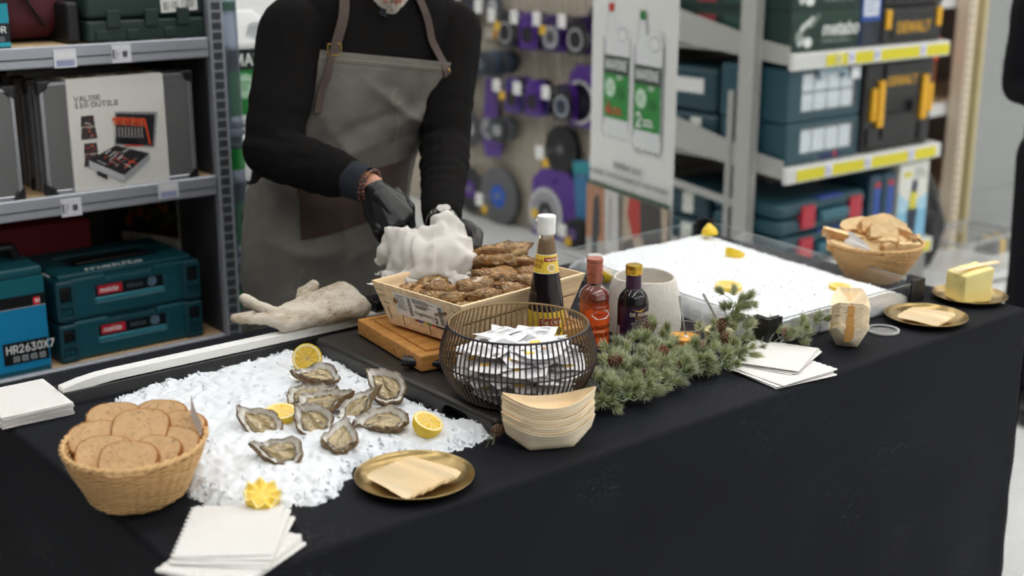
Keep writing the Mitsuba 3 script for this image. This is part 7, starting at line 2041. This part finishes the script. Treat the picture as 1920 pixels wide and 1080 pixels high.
# ---------------------------------------------------------------- gondola with tool boxes at the right
M_gon = mat('#a3a3a0', .45)
M_gond = mat('#8b8b88', .5)
GY, GX0, GX1 = 3.150, 3.966, 5.02
gk = thing('shelf_gondola', 'grey shop gondola with yellow price rails carrying tool boxes', 'shelving')
part(gk, 'upright', cb(3.905, 3.965, 3.29, 3.36, 0, 2.1, .004), M_gon)
part(gk, 'upright_channel', cb(3.920, 3.935, 3.2870, 3.2905, .01, 2.09, .001), M_gond)
part(gk, 'upright', cb(3.955, 3.972, 3.42, 3.45, 0, 1.0, .003), M_gon)
part(gk, 'upright', cb(5.03, 5.075, 3.29, 3.36, 0, 2.1, .004), M_gon)
part(gk, 'back_panel', cb(3.98, 5.02, 3.86, 3.875, 0, 2.1, .002), mat('#4a4643', .7))
for i in range(40): part(gk, 'back_rib', cb(3.985, 5.015, 3.852, 3.8595, .05 + i * .05, .072 + i * .05, .002), mat('#3f3b38', .7))
for z, nm in ((1.165, 'top'), (.725, 'middle'), (.300, 'low')):
    part(gk, 'deck', cb(GX0 + .005, GX1, GY + .015, 3.85, z - .014, z, .002), M_gon)
    c = m3.CrossSection([[(GY + .01, z - .045), (3.85, z + .020 if z > .5 else z - .02), (3.85, z + .165 if z > .5 else z + .05), (3.30, z + .045), (GY + .01, z + .026)]])
    sl = man(m3.Manifold.extrude(c, .006)); Mx = np.eye(4); Mx[:3, :3] = [[0, 0, 1], [1, 0, 0], [0, 1, 0]]; Mx[0, 3] = GX0 - .004
    part(gk, 'side_bracket', xf(sl, Mx), M_gon)
    part(gk, 'price_rail', cb(GX0 - .002, GX1, GY - .010, GY + .012, z - .065, z - .004, .003), mat('#cfd1cf', .4), label='white price rail')
    a, b = (GX0 + .20, GX1 - .01) if nm == 'top' else ((GX0 + .06, GX1 - .04) if nm == 'middle' else (GX0 + .05, GX1 - .02))
    part(gk, 'price_strip', cb(a, b, GY - .0125, GY - .0102, z - .058, z - .014, .0008), mat('#d9cf1e', .5), label='yellow price strip')
    for j, x in enumerate({'top': (4.22, 4.30, 4.47, 4.79), 'middle': (4.20, 4.46, 4.77), 'low': (4.4, 4.7)}[nm]):
        q = part(gk, 'price_tag', cb(x, x + .046, GY - .0150, GY - .0128, z - .056, z - .008, .0008), mat('#d9dcea' if not (nm == 'top' and j == 0) else '#e2dc8a', .4))
        pr = Print(); pr.lines(.006, .01, .034, .026, 3, '#4a5a9a', j); printed(q, 'print', pr, frame((x, GY - .0152, z - .056), [1, 0, 0], [0, 0, 1]))
part(gk, 'side_rail', trimesh.convex.convex_hull(np.array([(x, y, z) for x in (3.955, 3.963) for y, z in ((3.40, .535), (3.40, .565), (3.85, .585), (3.85, .615))])), M_gon)
part(gk, 'kick_plate', cb(GX0, GX1, GY + .02, GY + .03, 0, .22, .003), M_gond)
# top shelf
Z = 1.1655
M_dg = mat('#16302a', .5)
for i in range(3):
    z0 = Z + i * .158
    k = thing('tool_carton', 'dark green carton with a grinder picture and white lettering, %s of the pile' % ('bottom', 'second', 'top')[i], 'box')
    part(k, 'carton', cb(3.976, 4.405, GY + .02, GY + .16, z0, z0 + .156, .002), M_dg)
    pr = Print(); pr.rect(0, 0, .429, .156, '#142e28'); pr.rect(0, .11, .429, .046, '#1b3a31'); pr.text('metabo', .188, .058, .048, '#e9ecea', sx=1.0, slant=.2); pr.lines(.19, .030, .2, .014, 2, '#9fb0a6', 4, .3)
    r = np.random.default_rng(i)
    pr.poly([(.03, .05), (.06, .10), (.13, .135), (.15, .12), (.09, .07), (.075, .03), (.05, .02)], '#c9cfcd'); pr.poly([(.06, .07), (.10, .10), (.12, .09), (.08, .05)], '#39433f'); pr.disc(.05, .06, .022, '#8d9794'); pr.disc(.105, .035, .026, '#dfe3e1', ry=.02); pr.poly([(.11, .10), (.165, .145), (.175, .135), (.13, .09)], '#6c7a74')
    printed(k, 'front_print', pr, frame((3.976, GY + .0194, z0), [1, 0, 0], [0, 0, 1]), 'picture of a grinder and the word metabo')
k = thing('tool_carton', 'blue carton standing between the green cartons and the black cases', 'box')
part(k, 'carton', cb(4.418, 4.545, GY + .02, GY + .2, Z, Z + .36, .002), mat('#1f4f9c', .5))
pr = Print(); pr.rect(.01, .12, .10, .2, '#dfe4ee'); pr.lines(.02, .13, .08, .17, 9, '#7a8ab0', 4); pr.rect(0, 0, .127, .10, '#1a1f2a'); pr.lines(.01, .01, .1, .08, 9, '#3a4252', 5); printed(k, 'front_print', pr, frame((4.418, GY + .0194, Z), [1, 0, 0], [0, 0, 1]))
M_dw = mat('#141417', .45)
def dw_text(p, x, y, h): p.text('DEWALT', x, y, h, '#e0a818', align='c')
for i in range(2):
    z0 = Z + i * .152
    k = thing('tool_case', 'black and yellow tool case on the top shelf, %s of two' % ('lower', 'upper')[i], 'tool case')
    part(k, 'body', man(rb(4.556, 4.985, GY + .018, GY + .25, z0, z0 + .150, .012, 12)), M_dw, smooth=40)
    part(k, 'panel', man(rb(4.62, 4.92, GY + .012, GY + .03, z0 + .02, z0 + .13, .006, 10)), M_dw, smooth=40)
    for x in (4.575, 4.935): part(k, 'latch', man(rb(x, x + .035, GY + .008, GY + .03, z0 + .06, z0 + .14, .005, 8)), mat('#e0a818', .45), smooth=40, label='yellow latch')
    pr = Print(); dw_text(pr, .15, .045, .042); printed(k, 'lettering', pr, frame((4.62, GY + .0115, z0), [1, 0, 0], [0, 0, 1]), 'yellow lettering')
# middle shelf: organisers and case
Z = .7255
def organiser(x0, x1, y0, z0, h, lab):
    k = thing('organiser_case', lab, 'organiser')
    W = x1 - x0
    b = rb(x0, x1, y0, y0 + .34, z0, z0 + h, .012, 12) - rb(x0 + .09, x1 - .025, y0 - .05, y0 + .03, z0 + .035, z0 + h - .02, .008, 10)
    part(k, 'body', man(b), mat('#1d4652', .45), smooth=35)
    for i in range(4):
        for j in range(2 if h > .17 else 1):
            w = (W - .125) / 4; hh = (h - .06) / (2 if h > .17 else 1)
            part(k, 'inner_box', cb(x0 + .095 + w * i, x0 + .095 + w * i + w * .9, y0 + .012, y0 + .029, z0 + .038 + hh * j, z0 + .038 + hh * j + hh * .9, .004), mat('#cfdae2', .4))
    q = [(x0 + .088, y0 + .004, z0 + .033), (x1 - .023, y0 + .004, z0 + .033), (x1 - .023, y0 + .004, z0 + h - .018), (x0 + .088, y0 + .004, z0 + h - .018)]
    wk_ = fresh(k + '__window'); scene[wk_] = ply(tm(q, [(0, 1, 2), (0, 2, 3)]), THIN); labels[wk_] = {'label': 'clear window'}
    return k
k = organiser(3.985, 4.452, GY + .02, Z, .165, 'lower teal organiser case with clear window on the middle shelf')
pr = Print(); pr.rect(.21, .008, .14, .022, '#1c2a5c'); pr.disc(.315, .022, .012, '#b8283a'); pr.text('i', .20, .008, .012, '#e6e6e6'); printed(k, 'label', pr, frame((3.985, GY + .0195, Z), [1, 0, 0], [0, 0, 1]))
k = organiser(3.980, 4.450, GY + .022, Z + .166, .215, 'upper teal organiser case with clear window and grey handle')
part(k, 'handle', man(rb(4.16, 4.34, GY + .010, GY + .03, Z + .325, Z + .372, .008, 10) - rb(4.18, 4.32, GY, GY + .05, Z + .31, Z + .350, .006, 8)), mat('#8fa6b4', .4), smooth=40, label='grey handle')
part(k, 'sticker', cb(4.375, 4.435, GY + .0195, GY + .0215, Z + .315, Z + .365, .0008), mat('#dfe4e8', .4), label='white sticker')
k = thing('tool_case', 'upright black tool case with yellow latches on the middle shelf', 'tool case')
b = rb(4.470, 4.968, GY + .02, GY + .20, Z, Z + .375, .02, 14) - rb(4.62, 4.82, GY - .02, GY + .04, Z + .15, Z + .20, .008, 8)
part(k, 'body', man(b), M_dw, smooth=40)
for (a, c, d, e) in ((4.60, 4.84, .215, .36), (4.60, 4.84, .05, .14), (4.50, 4.58, .02, .10), (4.87, 4.94, .02, .10)): part(k, 'raised_panel', man(rb(a, c, GY + .010, GY + .03, Z + d, Z + e, .006, 8)), M_dw, smooth=40)
for (x, w, a, c) in ((4.515, .030, .13, .265), (4.560, .040, .10, .295), (4.868, .044, .11, .30), (4.918, .030, .14, .26)): part(k, 'latch', man(rb(x, x + w, GY + .004, GY + .03, Z + a, Z + c, .005, 8)), mat('#e0a818', .45), smooth=40, label='yellow latch')
pr = Print(); dw_text(pr, 0, 0, .036); printed(k, 'lettering', pr, frame((4.72, GY + .0095, Z + .27), [1, 0, 0], [0, 0, 1]), 'yellow lettering')
# low shelf
Z = .3005
def carry_case(x0, x1, y0, z0, h, lab):
    k = thing('carry_case', lab, 'tool case')
    part(k, 'body', man(rb(x0, x1, y0, y0 + .36, z0, z0 + h * .5, .03, 14) + rb(x0, x1, y0, y0 + .36, z0 + h * .5 + .002, z0 + h, .03, 14)), mat('#1c4753', .45), smooth=40)
    for x in (x0 + .13, x1 - .13): part(k, 'latch', man(rb(x, x + .085, y0 - .012, y0 + .03, z0 + .02, z0 + h - .02, .006, 8)), mat('#b3283a', .45), smooth=40, label='red latch')
    part(k, 'handle', man(rb(x0 + .235, x1 - .15, y0 - .03, y0 + .01, z0 + h * .3, z0 + h * .62, .012, 10)), mat('#2f6473', .45), smooth=40)
    part(k, 'label', cb(x0 + .25, x1 - .16, y0 + .002, y0 + .05, z0 + h - .012, z0 + h + .0015, .001), mat('#1c3f8c', .4), label='blue label')
    return k
carry_case(3.985, 4.555, GY + .03, Z, .135, 'lower teal carry case with red latches on the low shelf')
carry_case(3.975, 4.545, GY + .02, Z + .137, .135, 'upper teal carry case with red latches on the low shelf')
for i in range(2):
    x0 = 4.575 + i * .095
    k = thing('blue_case', 'narrow blue grey case standing upright on the low shelf, %s of two' % ('left', 'right')[i], 'tool case')
    part(k, 'body', man(rb(x0, x0 + .09, GY + .03, GY + .3, Z, Z + .32, .012, 10)), mat('#1d4254', .45), smooth=40)
    part(k, 'label', cb(x0 + .035, x0 + .075, GY + .0285, GY + .0305, Z + .06, Z + .26, .0008), mat('#1f4aa8', .4), label='blue label')
    part(k, 'label', cb(x0 + .035, x0 + .075, GY + .0285, GY + .0305, Z + .262, Z + .285, .0008), mat('#b3283a', .4), label='red label')
k = thing('tool_carton', 'white carton with a blue and yellow tool picture on the low shelf', 'box')
part(k, 'carton', cb(4.772, 4.99, GY + .02, GY + .26, Z, Z + .345, .002), mat('#dfe0d8', .5))
pr = Print(); pr.rect(0, 0, .218, .13, '#7fb8d6'); pr.poly([(0, .13), (.218, .13), (.218, .20), (.10, .16), (0, .22)], '#a9d0e2'); pr.poly([(.08, 0), (.14, 0), (.15, .12), (.13, .18), (.14, .26), (.10, .27), (.085, .18), (.07, .12)], '#1c2c44'); pr.poly([(.085, .14), (.135, .14), (.14, .21), (.09, .215)], '#d8cf3a'); pr.rect(.03, .285, .06, .02, '#d8cf3a'); pr.lines(.11, .27, .09, .05, 4, '#8a8f8a', 4)
printed(k, 'front_print', pr, frame((4.772, GY + .0194, Z), [1, 0, 0], [0, 0, 1]), 'picture of a blue and yellow tool')
# cases seen through the gondola's open side
def side_case(x0, x1, y0, y1, z0, z1, lab, latch=None, lab2=None, col='#173a45'):
    k = thing('carry_case', lab, 'tool case')
    part(k, 'body', man(rb(x0, x1, y0, y1, z0, z1, .025, 12)), mat(col, .5), smooth=40)
    if latch:
        part(k, 'latch', man(rb(x0 - .008, x0 + .02, y0 + .08, y0 + .14, z0 + .02, z1 - .02, .006, 8)), mat(latch, .45), smooth=40)
    if lab2:
        part(k, 'label', cb(x0 - .0015, x0 + .002, y0 + .07, y1 - .02, z0 + (z1 - z0) * .42, z0 + (z1 - z0) * .75, .0008), mat('#d4d6d4', .45), label='white label with a red edge')
    return k
side_case(3.99, 4.40, 3.54, 3.84, .890, 1.075, 'teal case with a white label seen behind the gondola upright', None, True)
side_case(3.985, 4.42, 3.53, 3.845, .7265, .888, 'teal case with a pale latch under the white labelled case', '#c9ccc4')
side_case(3.99, 4.40, 3.56, 3.845, .44, .57, 'teal case with a pale strap on the low shelf behind the gondola upright', '#c9ccc4')
side_case(3.985, 4.40, 3.56, 3.845, .3005, .438, 'teal case with a pale strap at the bottom behind the gondola upright', '#c9ccc4')
for i, z0 in enumerate((1.1655, 1.32)):
    k = thing('tool_carton', 'dark green carton behind the gondola upright on the top shelf, %s' % ('lower', 'upper')[i], 'box'); part(k, 'carton', cb(3.99, 4.3, 3.40, 3.84, z0, z0 + .15, .002), mat('#15302b', .5)); 
    for j, y in enumerate((3.42, 3.56, 3.70)): part(k, 'label', cb(3.987, 3.9895, y, y + .10, z0 + .02, z0 + .125, .0008), mat(('#24443c', '#8c2f38', '#24443c')[j], .5))

# ---------------------------------------------------------------- far right: post, shelves, cabinet, tub
M_beige = mat('#dccfb8', .55)
k = thing('slotted_post', 'beige slotted post of the far right rack', 'post')
part(k, 'post', cb(5.925, 5.985, 3.61, 3.69, 0, 2.6, .004), M_beige)
for i in range(60): 
    for y in (0,): part(k, 'slot', cb(5.936, 5.950, 3.607, 3.6105, .06 + i * .042, .085 + i * .042, .001), mat('#5a4f42', .7))
sk2 = thing('wooden_rack', 'rack with wooden shelves behind the beige post', 'shelving')
for z in (.30, .76, 1.30): part(sk2, 'shelf', cb(5.55, 7.4, 3.72, 4.3, z - .03, z, .003), mat('#bfa88a', .55)); part(sk2, 'shelf_edge', cb(5.55, 7.4, 3.70, 3.72, z - .06, z + .004, .002), mat('#d0d2d2', .45))
part(sk2, 'back', cb(5.5, 7.4, 4.30, 4.32, 0, 2.6, .003), mat('#6a5444', .7))
part(sk2, 'side', cb(5.50, 5.52, 3.75, 4.30, 0, 2.6, .003), mat('#6f5c4c', .6))
k = thing('orange_bin', 'bright orange bin on the rack beside the beige post', 'bin')
part(k, 'bin', man(m3.Manifold.batch_hull([ball((x, y, z), .01) for x, z in ((5.60, .99), (5.86, .99), (5.56, 1.085), (5.87, 1.085)) for y in (3.74, 3.95)]) - m3.Manifold.batch_hull([ball((x, y, z), .01) for x, z in ((5.62, 1.01), (5.84, 1.01), (5.58, 1.14), (5.85, 1.14)) for y in (3.76, 3.93)])), mat('#d8501c', .45), smooth=40)
part(k, 'bracket', cb(5.60, 5.86, 3.735, 3.765, .7605, .982, .003), mat('#8a4a2c', .6))
for i, (x0, x1, z0, z1, c, l) in enumerate(((5.56, 5.70, .7605, .93, '#8a6a50', 'brown box on the rack below the orange bin'), (5.57, 5.85, 1.3005, 1.62, '#5f4436', 'dark brown box on the top shelf of the rack'), (5.58, 5.72, .3005, .52, '#a08468', 'light brown box on the low shelf of the rack'), (5.74, 5.88, .3005, .58, '#6a5240', 'brown box behind the foot of the beige post'))):
    carton(x0, x1, 3.78, 4.1, z0, z1, c, l)
k = thing('bin_bag', 'crumpled black bag on the floor beside the low shelf of the gondola', 'bag')
s_ = trimesh.creation.icosphere(4, 1.0); v = s_.vertices * np.array([.11, .14, .26]); v = v * (1 + .35 * (meshkit.fbm(s_.vertices * 2.2, 3, 5) - .5))[:, None]; v[:, 2] -= v[:, 2].min(); 
part(k, 'bag', xf(tm(v, s_.faces), euler((5.29, 3.42, .002))), mat('#1a1a1f', .45), smooth=True)
struct('door_1', cb(6.07, 8.6, 3.62, 3.66, .0, 2.6, .004), mat('#8e9190', .45), label='pale grey door panel')
part('door_1', 'frame_edge', cb(6.045, 6.069, 3.60, 3.66, 0, 2.6, .003), mat('#c4b88c', .5))
part('door_1', 'joint', cb(6.10, 8.55, 3.617, 3.6195, .28, .287, .0005), mat('#85898a', .5))
part('door_1', 'handle', cb(6.62, 6.66, 3.58, 3.619, .24, .30, .004), mat('#2a2a2c', .4))
k = thing('storage_tub', 'clear plastic storage tub on the floor by the door', 'tub')
o = rb(5.44, 5.94, 3.22, 3.52, .002, .17, .02, 12); i_ = rb(5.444, 5.936, 3.224, 3.516, .006, .25, .018, 12)
scene[fresh(k + '__tub')] = ply(man(o - m3.Manifold.cube([2, 2, .3]).translate([5, 3, .155])), THIN, smooth=40)
part(k, 'rim', man(rb(5.43, 5.95, 3.21, 3.53, .165, .178, .005, 8) - rb(5.446, 5.934, 3.226, 3.514, .1, .25, .016, 8)), mat('#c6cacc', .3, trans=.4, eta=1.2), smooth=40)
k = thing('floor_cable', 'black cable looping over the floor beside the tub', 'cable')
part(k, 'cable', tube(curve([(4.75, 2.55, .006), (5.0, 2.85, .006), (5.25, 3.05, .006), (5.5, 3.12, .006), (5.75, 3.06, .006), (5.9, 2.92, .006), (6.0, 2.7, .006)], 60), .005, 6), mat('#17171a', .5), smooth=True)
k = thing('hazard_step', 'black and yellow striped block on the floor by the door', 'block')
for i in range(5): part(k, 'stripe', cb(6.02 + .05 * i, 6.068 + .05 * i, 3.40, 3.52, .002, .07, .003), mat('#d0a818' if i % 2 else '#1a1a1c', .5))

# ---------------------------------------------------------------- second person at the right edge
k = thing('person', 'person in black clothes standing at the right edge, cut off by the frame', 'person')
ox, oy = 4.135, 2.070
def O(r_, f_, z): return np.array([ox, oy, z]) + vr * r_ + vf * f_
def tors(g): 
    out = []
    L_ = [(.92, .175, .115), (1.08, .165, .115), (1.25, .185, .115), (1.40, .19, .095), (1.47, .10, .06)]
    for (z0, h0, d0), (z1, h1, d1) in zip(L_[:-1], L_[1:]):
        out.append(m3.Manifold.batch_hull([ball(O(s * (h_ - d_), 0, z), d_ + g) for z, h_, d_ in ((z0, h0, d0), (z1, h1, d1)) for s in (-1, 1)]))
    return out
aL_ = [(O(-.195, 0, 1.39), .055), (O(-.205, .04, 1.13), .042), (O(-.10, -.20, 1.08), .030)]
aR_ = [(O(.195, 0, 1.39), .055), (O(.262, .02, 1.13), .042), (O(.10, -.20, 1.12), .030)]
lg = [[(O(s * .095, 0, .90), .09), (O(s * .11, -.01, .50), .060), (O(s * .12, .02, .09), .042)] for s in (-1, 1)]
hd2 = O(0, -.01, 1.66)
body = tors(-.03) + limb((O(0, 0, 1.42), .055), (O(0, -.005, 1.55), .055)) + [m3.Manifold.batch_hull([ball(hd2 + [0, 0, .03], .085), ball(hd2 + [0, 0, -.07], .05), ball(hd2 - vf * .03 + [0, 0, -.04], .06)])] + [ball(hd2 - vf * .10 + [0, 0, -.02], .013)]
for c in (aL_, aR_): body += limb(*[(p, r_) for p, r_ in c])
for c, s in zip(lg, (-1, 1)): body += limb(*c) + limb((O(s * .12, .02, .05), .04), (O(s * .13, -.12, .035), .032))
for c, s in ((aL_, 1), (aR_, -1)):
    e = c[-1][0]; body += limb((e, .030), (e - vf * .06 + vr * s * .03, .034))
    for j in range(4):
        b0 = e - vf * .075 + vr * (s * .03 + (j - 1.5) * .018); body += limb((b0, .0105), (b0 - vf * .035 + [0, 0, -.015], .0095), (b0 - vf * .03 + [0, 0, -.045], .0085))
    b0 = e - vf * .04 + vr * s * .06; body += limb((b0, .012), (b0 - vf * .04 + vr * s * .01, .010))
part(k, 'body', melt(body, .012, 3), M_skin, smooth=True)
part(k, 'hair', man(m3.Manifold.batch_hull([ball(hd2 + [0, 0, .045], .09), ball(hd2 + vf * .03, .085)]) - m3.Manifold.cube([.3, .3, .2], True).rotate([0, 0, -39.5]).translate(list(map(float, hd2 - vf * .19 + [0, 0, -.04])))), mat('#2a211c', .7), smooth=40)
sw = tors(.012)
for c in (aL_, aR_): sw += limb((c[0][0], .078), (c[1][0], .062), (c[2][0] + (c[1][0] - c[2][0]) * .15, .046))
t = melt(sw, .012, 8); v = t.vertices + t.vertex_normals * (.014 * (meshkit.fbm(t.vertices * 10, 3, 9) - .5))[:, None]
part(k, 'jacket', tm(v, t.faces), M_dark, smooth=True, label='black jacket')
part(k, 'trousers', melt(limb(*[(lg[0][0][0], .110), (lg[0][1][0], .085), (lg[0][2][0] + [0, 0, .03], .075)]) + limb(*[(lg[1][0][0], .110), (lg[1][1][0], .085), (lg[1][2][0] + [0, 0, .03], .075)]), .02, 4), M_dark, smooth=True)
for s in (-1, 1): part(k, 'shoe', melt(limb((O(s * .12, .03, .055), .052), (O(s * .13, -.13, .045), .043)), .012, 4), mat('#17171a', .4), smooth=True)
